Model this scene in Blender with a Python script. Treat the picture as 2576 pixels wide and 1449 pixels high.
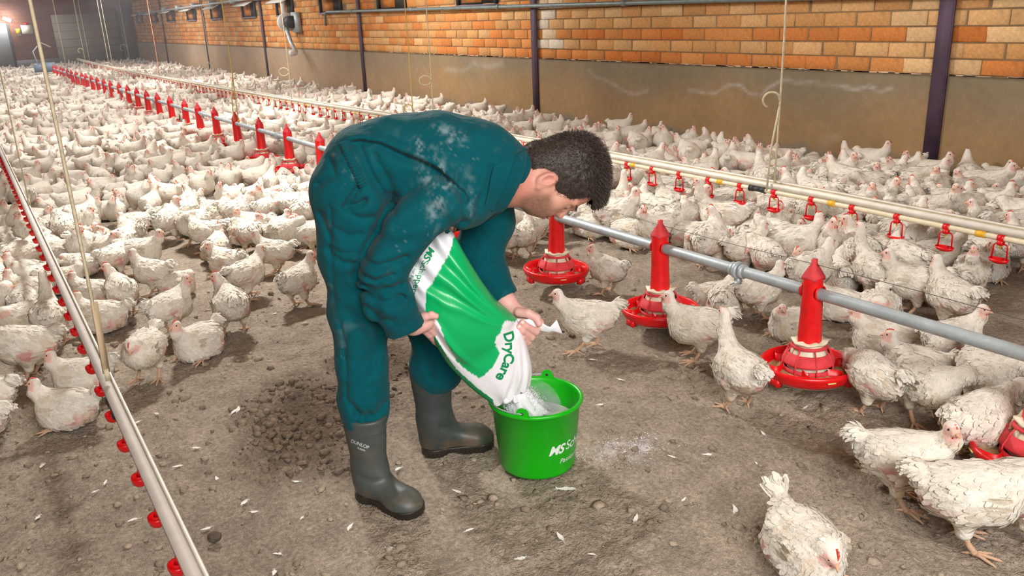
# Poultry barn: a man empties a sack of powder into a green bucket among white chickens.
import bpy, bmesh, math, random
import numpy as np
from mathutils import Vector, Matrix
from mathutils.bvhtree import BVHTree

for _o in list(bpy.data.objects):
    bpy.data.objects.remove(_o, do_unlink=True)
SC = bpy.context.scene
COL = SC.collection
random.seed(7)
RNG = np.random.default_rng(11)
PI = math.pi

# ------------------------------------------------------------------ camera
W, HT = 2576, 1449
FPX = 2110.4
CAMH = 1.5
R = np.array([[0.8367317, -0.20277176, 0.5086882],
              [-0.54622374, -0.24291383, 0.80164362],
              [-0.03898329, -0.9486182, -0.31401244]])   # columns: right, down, forward of the camera
CAM = np.array([0.0, 0.0, CAMH])
cam_data = bpy.data.cameras.new('camera')
cam_data.sensor_width = 36.0
cam_data.sensor_fit = 'HORIZONTAL'
cam_data.lens = 36.0 * FPX / W
cam_data.clip_start = 0.05
cam_data.clip_end = 200
cam = bpy.data.objects.new('camera', cam_data)
COL.objects.link(cam)
_m = Matrix.Identity(4)
for _i in range(3):
    _m[_i][0] = R[_i, 0]
    _m[_i][1] = -R[_i, 1]
    _m[_i][2] = -R[_i, 2]
    _m[_i][3] = CAM[_i]
cam.matrix_world = _m
SC.camera = cam

# ------------------------------------------------------------------ world, lamps, exposure
SC.view_settings.view_transform = 'Standard'
SC.view_settings.look = 'None'
SC.view_settings.gamma = 1.0
SC.view_settings.exposure = 0.10
try:
    SC.view_settings.use_curve_mapping = False
except Exception:
    pass
world = bpy.data.worlds.new('world')
SC.world = world
world.use_nodes = True
world.node_tree.nodes['Background'].inputs[0].default_value = (1.0, 0.97, 0.93, 1)
world.node_tree.nodes['Background'].inputs[1].default_value = 0.12


def area_lamp(name, loc, target, sx, sy, power, color=(1, 0.96, 0.9)):
    l = bpy.data.lights.new(name, 'AREA')
    l.shape = 'RECTANGLE'
    l.size, l.size_y = sx, sy
    l.energy = power
    l.color = color
    o = bpy.data.objects.new(name, l)
    o.location = loc
    d = Vector(target) - Vector(loc)
    o.rotation_euler = d.to_track_quat('-Z', 'Y').to_euler()
    COL.objects.link(o)
    return o


# the barn's lamps hang under the ridge; a soft fill light is added behind the camera
area_lamp('barn_lamp_key', (1.75, 6.4, 3.2), (1.5, 4.2, 0), 0.5, 0.5, 430, (1, 0.98, 0.95))
area_lamp('added_front_fill', (0.2, -1.6, 3.1), (2.2, 4.0, 0.5), 3.2, 2.4, 410, (1, 0.985, 0.97))
for _k, _y in enumerate((11.0, 16.5, 22.0, 27.5, 33.0)):
    area_lamp('row_lamp_and_fill', (1.6, _y, 3.2), (1.6, _y, 0), 1.6, 1.2, (240, 215, 200, 190, 220)[_k], (1, 0.98, 0.96))
area_lamp('row_lamp_and_fill', (4.6, 3.4, 2.7), (4.9, 3.8, 0), 2.4, 0.5, 45, (1, 0.97, 0.93))  # added fill light that brightens the near brick wall


for _k, _y in enumerate((12.0, 20.0, 28.0)):
    area_lamp('added_wall_fill', (4.3, _y, 2.65), (4.9, _y, 0), 3.0, 0.4, 120, (1, 0.97, 0.94))  # extra lights added to brighten the far brick wall


# ------------------------------------------------------------------ helpers: rays and placement
def ray(px, py):
    return R @ np.array([px - W / 2, py - HT / 2, FPX])


def on_z(px, py, z=0.0):
    v = ray(px, py)
    return CAM + v * ((z - CAMH) / v[2])


def on_x(px, py, x):
    v = ray(px, py)
    return CAM + v * (x / v[0])


def on_y(px, py, y):
    v = ray(px, py)
    return CAM + v * (y / v[1])


def project(P):
    P = np.atleast_2d(P)
    c = (P - CAM) @ R
    return np.stack([W / 2 + FPX * c[:, 0] / c[:, 2], HT / 2 + FPX * c[:, 1] / c[:, 2], c[:, 2]], 1)


def srgb(r, g, b):
    f = lambda v: (v / 255 / 12.92) if v / 255 <= 0.04045 else ((v / 255 + 0.055) / 1.055) ** 2.4
    return (f(r), f(g), f(b), 1.0)


# ------------------------------------------------------------------ helpers: noise
_rt = np.random.default_rng(5).random(4096).astype(np.float32)


def _hash(i, j, k, s):
    h = (i.astype(np.int64) * 73856093) ^ (j.astype(np.int64) * 19349663) ^ (k.astype(np.int64) * 83492791) ^ (s * 2654435)
    h = (h ^ (h >> 13)) * 1274126177
    return _rt[(h ^ (h >> 16)) & 4095]


def vnoise(P, freq=1.0, seed=0):
    Q = np.asarray(P, dtype=np.float64) * freq
    if Q.shape[1] == 2:
        Q = np.concatenate([Q, np.zeros((len(Q), 1))], 1)
    I = np.floor(Q).astype(np.int64)
    f = Q - I
    f = f * f * (3 - 2 * f)
    o = 0
    for a in (0, 1):
        for b in (0, 1):
            for c in (0, 1):
                w = (f[:, 0] if a else 1 - f[:, 0]) * (f[:, 1] if b else 1 - f[:, 1]) * (f[:, 2] if c else 1 - f[:, 2])
                o = o + w * _hash(I[:, 0] + a, I[:, 1] + b, I[:, 2] + c, seed)
    return o * 2 - 1


def fbm(P, freq=1.0, octv=4, seed=0, gain=0.5):
    o, a, n = 0, 1.0, 0
    for k in range(octv):
        o = o + a * vnoise(P, freq * 2 ** k, seed + k * 17)
        n += a
        a *= gain
    return o / n


def sstep(a, b, x):
    t = np.clip((x - a) / (b - a), 0, 1)
    return t * t * (3 - 2 * t)


# ------------------------------------------------------------------ helpers: meshes
def mesh_np(name, V, F, col=None, smooth=True):
    """V (n,3); F: array (m,3|4) or a list of such arrays / index lists."""
    me = bpy.data.meshes.new(name)
    V = np.asarray(V, dtype=np.float32)
    if isinstance(F, np.ndarray):
        F = [F]
    loops, starts, n = [], [], 0
    if len(F) and isinstance(F[0], np.ndarray) and F[0].ndim == 2:
        for f in F:
            if len(f) == 0:
                continue
            loops.append(f.reshape(-1).astype(np.int32))
            starts.append(n + np.arange(len(f), dtype=np.int32) * f.shape[1])
            n += f.size
    else:
        for f in F:
            loops.append(np.asarray(f, dtype=np.int32))
            starts.append(np.array([n], dtype=np.int32))
            n += len(f)
    L = np.concatenate(loops)
    S = np.concatenate(starts)
    me.vertices.add(len(V))
    me.vertices.foreach_set('co', V.reshape(-1))
    me.loops.add(len(L))
    me.loops.foreach_set('vertex_index', L)
    me.polygons.add(len(S))
    me.polygons.foreach_set('loop_start', S)
    me.update(calc_edges=True)
    me.validate()
    if smooth:
        me.polygons.foreach_set('use_smooth', np.ones(len(me.polygons), dtype=bool))
    if col is not None:
        set_col(me, col)
    return me


def set_col(me, col):
    col = np.asarray(col, dtype=np.float32)
    if col.ndim == 1:
        col = np.tile(col[:3], (len(me.vertices), 1))
    a = me.color_attributes.new('Col', 'FLOAT_COLOR', 'POINT')
    c4 = np.ones((len(me.vertices), 4), dtype=np.float32)
    c4[:, :3] = col[:, :3]
    a.data.foreach_set('color', c4.reshape(-1))


class MB:
    """Collects pieces (V, F quads/tris lists, colour) into ONE mesh."""
    def __init__(s):
        s.V, s.Q, s.T, s.C, s.n, s.N = [], [], [], [], 0, []

    def add(s, V, F, col=(1, 1, 1)):
        V = np.asarray(V, dtype=np.float64)
        if len(V) == 0:
            return s
        for f in (F if isinstance(F, list) else [F]):
            f = np.asarray(f)
            if f.ndim == 1:
                s.N.append(f + s.n)
            elif f.shape[1] == 4:
                s.Q.append(f + s.n)
            elif f.shape[1] == 3:
                s.T.append(f + s.n)
            else:
                for r in f:
                    s.N.append(r + s.n)
        s.V.append(V)
        c = np.asarray(col, dtype=np.float64)
        s.C.append(np.tile(c[:3], (len(V), 1)) if c.ndim == 1 else c[:, :3])
        s.n += len(V)
        return s

    def box(s, lo, hi, col=(1, 1, 1), M=None):
        x0, y0, z0 = lo
        x1, y1, z1 = hi
        V = np.array([[x0, y0, z0], [x1, y0, z0], [x1, y1, z0], [x0, y1, z0], [x0, y0, z1], [x1, y0, z1], [x1, y1, z1], [x0, y1, z1]], float)
        if M is not None:
            V = V @ np.array(M)[:3, :3].T + np.array(M)[:3, 3]
        return s.add(V, np.array([[0, 3, 2, 1], [4, 5, 6, 7], [0, 1, 5, 4], [1, 2, 6, 5], [2, 3, 7, 6], [3, 0, 4, 7]]), col)

    def tube(s, pts, rad, n=8, col=(1, 1, 1), caps=True, flat=1.0, up=None):
        V, F = tube(pts, rad, n, caps, flat, up)
        return s.add(V, F, col)

    def lathe(s, prof, n=32, col=(1, 1, 1), c=(0, 0, 0), a0=0.0, a1=2 * PI):
        V, F = lathe(prof, n, c, a0, a1)
        return s.add(V, F, col)

    def data(s):
        V = np.concatenate(s.V)
        C = np.concatenate(s.C)
        F = []
        if s.Q:
            F.append(np.concatenate(s.Q))
        if s.T:
            F.append(np.concatenate(s.T))
        return V, F, C

    def mesh(s, name, smooth=False):
        V, F, C = s.data()
        if s.N:
            me = bpy.data.meshes.new(name)
            fl = [list(map(int, r)) for f in F for r in f] + [list(map(int, r)) for r in s.N]
            me.from_pydata(V.tolist(), [], fl)
            if smooth:
                me.polygons.foreach_set('use_smooth', np.ones(len(me.polygons), dtype=bool))
            set_col(me, C)
            return me
        return mesh_np(name, V, F, C, smooth)


def tube(pts, rad, n=8, caps=True, flat=1.0, up=None):
    P = np.asarray(pts, float)
    m = len(P)
    rad = np.broadcast_to(np.asarray(rad, float), (m,)) if np.ndim(rad) < 2 else rad
    T = np.gradient(P, axis=0)
    T /= np.linalg.norm(T, axis=1)[:, None] + 1e-12
    u = np.array(up if up is not None else ([0, 0, 1] if abs(T[0, 2]) < 0.9 else [1, 0, 0]), float)
    V = []
    for i in range(m):
        a = u - T[i] * (u @ T[i])
        a /= np.linalg.norm(a) + 1e-12
        b = np.cross(T[i], a)
        u = a
        t = np.arange(n) * 2 * PI / n
        V.append(P[i] + rad[i] * (np.cos(t)[:, None] * a * flat + np.sin(t)[:, None] * b))
    V = np.concatenate(V)
    i = np.arange(m - 1)[:, None] * n
    j = np.arange(n)[None, :]
    k = (j + 1) % n
    Q = np.stack([i + j, i + k, i + n + k, i + n + j], -1).reshape(-1, 4)
    F = [Q]
    if caps:
        V = np.concatenate([V, P[:1], P[-1:]])
        c0, c1 = m * n, m * n + 1
        jj = np.arange(n)
        kk = (jj + 1) % n
        F.append(np.stack([np.full(n, c0), kk, jj], 1))
        F.append(np.stack([np.full(n, c1), (m - 1) * n + jj, (m - 1) * n + kk], 1))
    return V, F


def lathe(prof, n=32, c=(0, 0, 0), a0=0.0, a1=2 * PI):
    prof = np.asarray(prof, float)
    full = abs(a1 - a0 - 2 * PI) < 1e-6
    na = n if full else n + 1
    t = a0 + (a1 - a0) * np.arange(na) / n
    V = np.stack([prof[:, 0][:, None] * np.cos(t), prof[:, 0][:, None] * np.sin(t), np.repeat(prof[:, 1][:, None], na, 1)], -1).reshape(-1, 3) + np.array(c)
    m = len(prof)
    i = np.arange(m - 1)[:, None] * na
    j = np.arange(na if full else n)[None, :]
    k = (j + 1) % na
    return V, np.stack([i + j, i + k, i + na + k, i + na + j], -1).reshape(-1, 4)


def obj(name, me, m=None, parent=None, loc=None, rotz=None, scale=None):
    o = bpy.data.objects.new(name, me)
    COL.objects.link(o)
    if m is not None and me is not None and len(me.materials) == 0:
        me.materials.append(m)
    if parent is not None:
        o.parent = parent
    if loc is not None:
        o.location = loc
    if rotz is not None:
        o.rotation_euler = (0, 0, rotz)
    if scale is not None:
        o.scale = (scale,) * 3
    return o


def tag(o, label, cat, group=None):
    o['label'] = label
    o['category'] = cat
    if group:
        o['group'] = group
    return o


def empty(name, loc=(0, 0, 0), rotz=0.0, scale=1.0):
    o = bpy.data.objects.new(name, None)
    COL.objects.link(o)
    o.location = loc
    o.rotation_euler = (0, 0, rotz)
    o.scale = (scale,) * 3
    o.empty_display_size = 0.05
    return o


def structure(o):
    o['kind'] = 'structure'
    return o


def stuff(o):
    o['kind'] = 'stuff'
    return o


def copy_tree(o, parent=None):
    c = o.copy()
    COL.objects.link(c)
    if parent is not None:
        c.parent = parent
    for ch in o.children:
        copy_tree(ch, c)
    return c


# ------------------------------------------------------------------ helpers: signed distance shapes
def smin(a, b, k):
    h = np.clip(0.5 + 0.5 * (b - a) / k, 0, 1)
    return b + (a - b) * h - k * h * (1 - h)


def cap(P, a, b, ra, rb):
    a = np.asarray(a, float)
    ba = np.asarray(b, float) - a
    pa = P - a
    t = np.clip(pa @ ba / (ba @ ba + 1e-12), 0, 1)
    d = pa - t[:, None] * ba
    return np.sqrt((d * d).sum(1)) - (ra + (rb - ra) * t)


def ell(P, c, r, B=None):
    Q = P - np.asarray(c, float)
    if B is not None:
        Q = Q @ np.asarray(B, float).T        # rows of B are the axes
    r = np.asarray(r, float)
    k0 = np.sqrt(((Q / r) ** 2).sum(1))
    k1 = np.sqrt(((Q / (r * r)) ** 2).sum(1)) + 1e-9
    return k0 * (k0 - 1.0) / k1


def axis(a, b, step):
    return np.arange(a, b + step, step)


def sdf_mesh(fn, xs, ys, zs, stride=6, margin=1.5):
    """Surface nets on a rectilinear grid; only blocks near the surface are evaluated."""
    n = [len(xs), len(ys), len(zs)]
    s = stride
    pad = [(-k) % s for k in n]
    ax = [np.concatenate([a, a[-1] + (a[-1] - a[-2]) * np.arange(1, p + 1)]) for a, p in zip((xs, ys, zs), pad)]
    nb = [len(a) // s for a in ax]
    cen = [a.reshape(-1, s).mean(1) for a in ax]
    half = [((a.reshape(-1, s)[:, -1] - a.reshape(-1, s)[:, 0]) / 2 + 0.5 * np.diff(a).max()) for a in ax]
    gx, gy, gz = np.meshgrid(*cen, indexing='ij')
    hx, hy, hz = np.meshgrid(*half, indexing='ij')
    D = fn(np.stack([gx, gy, gz], -1).reshape(-1, 3)).reshape(nb)
    act = np.abs(D) < np.sqrt(hx ** 2 + hy ** 2 + hz ** 2) * margin
    up = lambda A: A.repeat(s, 0).repeat(s, 1).repeat(s, 2)
    F = up(np.where(D < 0, -1.0, 1.0).astype(np.float32))
    M = np.nonzero(up(act))
    P = np.stack([ax[0][M[0]], ax[1][M[1]], ax[2][M[2]]], 1)
    out = np.empty(len(P), np.float32)
    for i in range(0, len(P), 400000):
        out[i:i + 400000] = fn(P[i:i + 400000])
    F[M] = out
    return nets(F, *ax)


def nets(F, xs, ys, zs):
    S = F < 0
    cnt = np.zeros(np.array(S.shape) - 1, np.int8)
    for a in (0, 1):
        for b in (0, 1):
            for c in (0, 1):
                cnt += S[a:S.shape[0] - 1 + a, b:S.shape[1] - 1 + b, c:S.shape[2] - 1 + c]
    act = (cnt > 0) & (cnt < 8)
    I, J, K = np.nonzero(act)
    idx = np.full(act.shape, -1, np.int64)
    idx[I, J, K] = np.arange(len(I))
    acc = np.zeros((len(I), 3))
    num = np.zeros(len(I))
    cr = [(a, b, c) for a in (0, 1) for b in (0, 1) for c in (0, 1)]
    for p in cr:
        for q in cr:
            if sum(q) - sum(p) == 1 and all(q[i] >= p[i] for i in range(3)):
                f0 = F[I + p[0], J + p[1], K + p[2]]
                f1 = F[I + q[0], J + q[1], K + q[2]]
                m = (f0 < 0) != (f1 < 0)
                t = np.where(m, f0 / np.where(m, f0 - f1, 1), 0)
                for i in range(3):
                    acc[:, i] += np.where(m, p[i] + (q[i] - p[i]) * t, 0)
                num += m
    acc /= num[:, None]
    base = np.stack([I, J, K], 1)
    V = np.empty((len(I), 3))
    for i, a in enumerate((xs, ys, zs)):
        V[:, i] = a[base[:, i]] + acc[:, i] * (a[base[:, i] + 1] - a[base[:, i]])
    Q = []
    for d in range(3):
        sl0 = [slice(1, -1)] * 3
        sl1 = [slice(1, -1)] * 3
        sl0[d] = slice(0, -1)
        sl1[d] = slice(1, None)
        A, B = S[tuple(sl0)], S[tuple(sl1)]
        e = np.nonzero(A != B)
        sgn = A[e]
        p = [x + 1 for x in e]
        p[d] = e[d]
        u, v = (d + 1) % 3, (d + 2) % 3
        def at(du, dv):
            q = [x.copy() for x in p]
            q[u] = q[u] - du
            q[v] = q[v] - dv
            return idx[q[0], q[1], q[2]]
        quad = np.stack([at(1, 1), at(0, 1), at(0, 0), at(1, 0)], 1)
        quad[~sgn] = quad[~sgn][:, ::-1]
        Q.append(quad[(quad >= 0).all(1)])
    return V, np.concatenate(Q)


def vnormals(V, Q):
    n = np.zeros_like(V)
    f = np.cross(V[Q[:, 2]] - V[Q[:, 0]], V[Q[:, 3 if Q.shape[1] > 3 else 1]] - V[Q[:, 1 if Q.shape[1] > 3 else 0]])
    for i in range(Q.shape[1]):
        np.add.at(n, Q[:, i], f)
    return n / (np.linalg.norm(n, axis=1)[:, None] + 1e-12)


def in_poly(x, y, poly):
    poly = np.asarray(poly, float)
    x = np.asarray(x, float)
    y = np.asarray(y, float)
    r = np.zeros(x.shape, bool)
    j = len(poly) - 1
    for i in range(len(poly)):
        xi, yi = poly[i]
        xj, yj = poly[j]
        c = ((yi > y) != (yj > y)) & (x < (xj - xi) * (y - yi) / (yj - yi + 1e-12) + xi)
        r ^= c
        j = i
    return r


def dist_poly2(x, y, pts):
    d = np.full(x.shape, 1e9)
    pts = np.asarray(pts, float)
    for a, b in zip(pts[:-1], pts[1:]):
        ab = b - a
        t = np.clip(((x - a[0]) * ab[0] + (y - a[1]) * ab[1]) / (ab @ ab + 1e-12), 0, 1)
        d = np.minimum(d, np.hypot(x - a[0] - t * ab[0], y - a[1] - t * ab[1]))
    return d


# ------------------------------------------------------------------ helpers: materials
def mat(name, color=(0.8, 0.8, 0.8, 1), rough=0.6, metal=0.0, attr=False, var=None, bump=None, spec=0.5, rnd=0.0,
        emit=None, sss=0.0, sheen=0.0, coat=0.0, rough_var=0.0):
    """var: list of (scale, low, high, detail) noise multiplied over the colour; bump: list of (scale, strength, distance, detail)."""
    m = bpy.data.materials.new(name)
    m.use_nodes = True
    nt = m.node_tree
    N, L = nt.nodes, nt.links
    b = N['Principled BSDF']
    b.inputs['Roughness'].default_value = rough
    b.inputs['Metallic'].default_value = metal
    b.inputs['Specular IOR Level'].default_value = spec
    if sheen:
        b.inputs['Sheen Weight'].default_value = sheen
    if coat:
        b.inputs['Coat Weight'].default_value = coat
    if sss:
        b.inputs['Subsurface Weight'].default_value = sss
        b.inputs['Subsurface Radius'].default_value = (0.01, 0.004, 0.002)
        b.inputs['Subsurface Scale'].default_value = 0.6
    tc = N.new('ShaderNodeTexCoord')
    if attr:
        at = N.new('ShaderNodeAttribute')
        at.attribute_name = 'Col'
        out = at.outputs['Color']
    else:
        rgb = N.new('ShaderNodeRGB')
        rgb.outputs[0].default_value = color
        out = rgb.outputs[0]
    def mul(sock, fac):
        mx = N.new('ShaderNodeMix')
        mx.data_type = 'RGBA'
        mx.blend_type = 'MULTIPLY'
        mx.inputs[0].default_value = 1.0
        L.new(sock, mx.inputs[6])
        L.new(fac, mx.inputs[7])
        return mx.outputs[2]
    for v in (var or []):
        no = N.new('ShaderNodeTexNoise')
        no.inputs['Scale'].default_value = v[0]
        no.inputs['Detail'].default_value = v[3] if len(v) > 3 else 4
        L.new(tc.outputs['Object'], no.inputs['Vector'])
        mr = N.new('ShaderNodeMapRange')
        mr.inputs[1].default_value = 0.3
        mr.inputs[2].default_value = 0.7
        mr.inputs[3].default_value = v[1]
        mr.inputs[4].default_value = v[2]
        L.new(no.outputs['Fac'], mr.inputs[0])
        out = mul(out, mr.outputs[0])
    if rnd:
        oi = N.new('ShaderNodeObjectInfo')
        mr = N.new('ShaderNodeMapRange')
        mr.inputs[3].default_value = 1 - rnd
        mr.inputs[4].default_value = 1.0
        L.new(oi.outputs['Random'], mr.inputs[0])
        out = mul(out, mr.outputs[0])
    L.new(out, b.inputs['Base Color'])
    if rough_var:
        no = N.new('ShaderNodeTexNoise')
        no.inputs['Scale'].default_value = 25
        L.new(tc.outputs['Object'], no.inputs['Vector'])
        mr = N.new('ShaderNodeMapRange')
        mr.inputs[3].default_value = max(0.05, rough - rough_var)
        mr.inputs[4].default_value = min(1, rough + rough_var)
        L.new(no.outputs['Fac'], mr.inputs[0])
        L.new(mr.outputs[0], b.inputs['Roughness'])
    last = None
    for s, st, di, de in (bump or []):
        no = N.new('ShaderNodeTexNoise')
        no.inputs['Scale'].default_value = s
        no.inputs['Detail'].default_value = de
        L.new(tc.outputs['Object'], no.inputs['Vector'])
        bu = N.new('ShaderNodeBump')
        bu.inputs['Strength'].default_value = st
        bu.inputs['Distance'].default_value = di
        L.new(no.outputs['Fac'], bu.inputs['Height'])
        if last is not None:
            L.new(last.outputs[0], bu.inputs['Normal'])
        last = bu
    if last is not None:
        L.new(last.outputs[0], b.inputs['Normal'])
    if emit:
        b.inputs['Emission Color'].default_value = emit[0]
        b.inputs['Emission Strength'].default_value = emit[1]
    return m


M_FLOOR = mat('litter', attr=True, rough=0.95, spec=0.15, var=[(9, 0.82, 1.14, 6), (70, 0.7, 1.25, 5), (260, 0.72, 1.2, 3)],
              bump=[(40, 0.9, 0.016, 6), (150, 0.9, 0.008, 4)])
M_CLOD = mat('clod', attr=True, rough=0.95, spec=0.1, var=[(60, 0.75, 1.2, 5)], bump=[(150, 0.7, 0.005, 4)])
M_BRICK = mat('brick', attr=True, rough=0.9, spec=0.2, var=[(3, 0.82, 1.12, 4), (40, 0.84, 1.14, 6)], bump=[(60, 0.5, 0.006, 6)])
M_MORTAR = mat('mortar', srgb(150, 128, 98), 0.95, spec=0.1, var=[(4, 0.75, 1.15, 4), (50, 0.85, 1.1, 4)], bump=[(80, 0.6, 0.004, 5)])
M_PLASTER = mat('plaster', attr=True, rough=0.85, spec=0.25, var=[(1.1, 0.86, 1.12, 5), (14, 0.92, 1.07, 6), (120, 0.9, 1.08, 3)], bump=[(30, 0.15, 0.01, 5)])
M_POST = mat('post_paint', srgb(84, 64, 82), 0.6, var=[(5, 0.7, 1.25, 5)], bump=[(60, 0.2, 0.003, 4)])
M_CEIL = mat('ceiling_board', srgb(190, 150, 104), 0.85, var=[(2, 0.85, 1.1, 4)])
M_STEEL = mat('galvanised', srgb(182, 192, 196), 0.5, 0.35, var=[(12, 0.82, 1.12, 5), (60, 0.93, 1.05, 3)], bump=[(90, 0.1, 0.002, 3)])
M_RED = mat('red_plastic', srgb(226, 16, 22), 0.36, var=[(25, 0.86, 1.08, 4)], bump=[(140, 0.08, 0.002, 3)], rough_var=0.12)
M_REDDUSTY = mat('dusty_red_plastic', srgb(216, 62, 68), 0.75, var=[(40, 0.85, 1.15, 4)])
M_CREAM = mat('cream_plastic', srgb(232, 222, 196), 0.5, var=[(20, 0.9, 1.05, 4)])
M_CREAMPIPE = mat('cream_pipe', srgb(236, 224, 192), 0.4, var=[(20, 0.88, 1.05, 4)])
M_ALU = mat('dusty_aluminium', srgb(226, 220, 206), 0.55, 0.1, var=[(15, 0.86, 1.06, 5)])
M_ALUTOP = mat('dust_on_rail', srgb(196, 180, 150), 0.8, var=[(15, 0.8, 1.1, 5)])
M_YELLOW = mat('yellow_plastic', srgb(240, 184, 40), 0.45)
M_BLACK = mat('black_rubber', srgb(46, 48, 52), 0.55)
M_CORD = mat('cord', srgb(204, 190, 160), 0.8, var=[(60, 0.8, 1.1, 3)])
M_CORDY = mat('yellow_cord', srgb(206, 184, 104), 0.8)
M_CORDP = mat('pink_cord', srgb(214, 140, 112), 0.8)
M_FEED = mat('feed_grain', srgb(190, 160, 116), 0.9, var=[(260, 0.5, 1.3, 3)], bump=[(260, 1.0, 0.004, 3)])
M_WIRE = mat('wire', srgb(120, 118, 114), 0.4, 0.7)

# ------------------------------------------------------------------ setting: floor
WALLX, ENDY = 6.62, 38.0


def grid_mesh(ax, ay, zf):
    gx, gy = np.meshgrid(ax, ay, indexing='ij')
    P = np.stack([gx.ravel(), gy.ravel()], 1)
    i = np.arange(len(ax) - 1)[:, None] * len(ay)
    j = np.arange(len(ay) - 1)[None, :]
    Q = np.stack([i + j, i + len(ay) + j, i + len(ay) + j + 1, i + j + 1], -1).reshape(-1, 4)
    return P, Q


DAMP_SHADE = on_z(770, 1060)[:2]
DAMP_SHADE2 = on_z(960, 900)[:2]
SPILL = on_z(1585, 1130)[:2]


def damp_shade(P):  # damp, broken-up soil together with the man's shadow, both painted dark
    q = (P - DAMP_SHADE) @ np.array([[0.5, 0.866], [-0.866, 0.5]]).T
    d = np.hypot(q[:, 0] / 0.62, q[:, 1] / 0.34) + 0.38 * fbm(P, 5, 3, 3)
    d2 = np.hypot((P - DAMP_SHADE2)[:, 0] / 0.34, (P - DAMP_SHADE2)[:, 1] / 0.34) + 0.35 * fbm(P, 5, 3, 4)
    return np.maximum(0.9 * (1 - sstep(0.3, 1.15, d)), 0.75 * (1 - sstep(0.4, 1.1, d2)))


def floor_h(P):
    near = 1 - sstep(5.5, 8, P[:, 1])
    w = damp_shade(P)
    h = 0.012 * fbm(P, 1.7, 2, 1) + near * (0.010 * fbm(P, 6, 3, 2) + (0.009 + 0.010 * w) * fbm(P, 20, 3, 9) + 0.008 * fbm(P, 45, 2, 8))
    return h - 0.004


ax = np.concatenate([np.linspace(-6.2, -0.7, 8), np.arange(-0.55, 3.5, 0.0155), np.arange(3.55, 6.8, 0.08)])
ay = np.concatenate([np.linspace(-5, 0.4, 8), np.arange(0.55, 5.2, 0.0155), np.arange(5.25, 9, 0.06), np.linspace(9.2, 38.3, 60)])
P, Q = grid_mesh(ax, ay, None)
hz = floor_h(P)
wt = damp_shade(P)[:, None]
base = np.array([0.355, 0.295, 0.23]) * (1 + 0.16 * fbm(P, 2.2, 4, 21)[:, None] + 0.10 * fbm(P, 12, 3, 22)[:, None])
c = base * (1 - wt) + np.array([0.13, 0.094, 0.064]) * (1 + 0.25 * fbm(P, 14, 3, 23)[:, None]) * wt  # damp soil tone with the man's shadow mixed into the colour
grey = sstep(0.05, 0.5, fbm(P, 0.9, 3, 31))[:, None]
c = c * (1 - 0.3 * grey) + np.array([0.27, 0.235, 0.195]) * 0.3 * grey
sp = P - SPILL
dsp = np.hypot(sp @ np.array([0.9, -0.43]) / 0.17, sp @ np.array([0.43, 0.9]) / 0.13)
m = (np.exp(-(dsp / 0.55) ** 2) * sstep(-0.35, 0.35, fbm(P, 22, 3, 41)) * 0.75)[:, None]
c = c * (1 - m) + np.array([0.86, 0.86, 0.88]) * m
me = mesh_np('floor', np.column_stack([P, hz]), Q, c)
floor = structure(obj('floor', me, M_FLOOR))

# loose clods of litter on the floor (uncountable)
ico_v = []
_t = (1 + 5 ** 0.5) / 2
for a, b in ((-1, _t), (1, _t), (-1, -_t), (1, -_t)):
    ico_v += [(a, b, 0), (0, a, b), (b, 0, a)]
ICO = np.array(ico_v) / math.hypot(1, _t)
ICOF = []
for i in range(12):
    for j in range(i + 1, 12):
        for k in range(j + 1, 12):
            if all(abs(np.linalg.norm(ICO[a] - ICO[b]) - 1.0515) < 0.02 for a, b in ((i, j), (j, k), (i, k))):
                n = np.cross(ICO[j] - ICO[i], ICO[k] - ICO[i])
                ICOF.append((i, j, k) if n @ ICO[i] > 0 else (i, k, j))
ICOF = np.array(ICOF)


OCT = np.array([[1, 0, 0], [-1, 0, 0], [0, 1, 0], [0, -1, 0], [0, 0, 1], [0, 0, -1]], float)
OCTF = np.array([[0, 2, 4], [2, 1, 4], [1, 3, 4], [3, 0, 4], [2, 0, 5], [1, 2, 5], [3, 1, 5], [0, 3, 5]])


def lumps(pts, rad, flat, colr, name, small=False):
    n = len(pts)
    BV0, BF0 = (OCT, OCTF) if small else (ICO, ICOF)
    nv_ = len(BV0)
    J = 1 + 0.9 * (RNG.random((n, nv_, 1)) - 0.5)
    sc = rad[:, None, None] * np.stack([0.8 + 0.5 * RNG.random(n), 0.8 + 0.5 * RNG.random(n), flat], 1)[:, None, :]
    a = RNG.random(n) * 2 * PI
    V = BV0[None] * J * sc
    ca, sa = np.cos(a)[:, None], np.sin(a)[:, None]
    V = np.stack([V[..., 0] * ca - V[..., 1] * sa, V[..., 0] * sa + V[..., 1] * ca, V[..., 2]], -1) + pts[:, None, :]
    F = (BF0[None] + (np.arange(n) * nv_)[:, None, None]).reshape(-1, 3)
    C = np.repeat(colr, nv_, 0)
    return mesh_np(name, V.reshape(-1, 3), F, C)


n = 16000
P = np.column_stack([RNG.uniform(-0.4, 3.2, n), RNG.uniform(0.7, 4.9, n)])
wt = damp_shade(P)
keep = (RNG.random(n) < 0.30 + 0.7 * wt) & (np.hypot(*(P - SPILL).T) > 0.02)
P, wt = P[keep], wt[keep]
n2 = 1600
Pw = np.column_stack([RNG.normal(DAMP_SHADE[0], 0.26, n2), RNG.normal(DAMP_SHADE[1], 0.32, n2)])
k2 = damp_shade(Pw) > 0.35
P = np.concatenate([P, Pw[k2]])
wt = np.concatenate([wt, damp_shade(Pw[k2])])
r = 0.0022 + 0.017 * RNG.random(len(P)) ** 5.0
cc = (np.array([0.35, 0.285, 0.215]) * (0.60 + 0.62 * RNG.random((len(P), 1)))) * (1 - wt[:, None]) + np.array([0.15, 0.108, 0.074]) * (0.8 + 0.5 * RNG.random((len(P), 1))) * wt[:, None]
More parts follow.
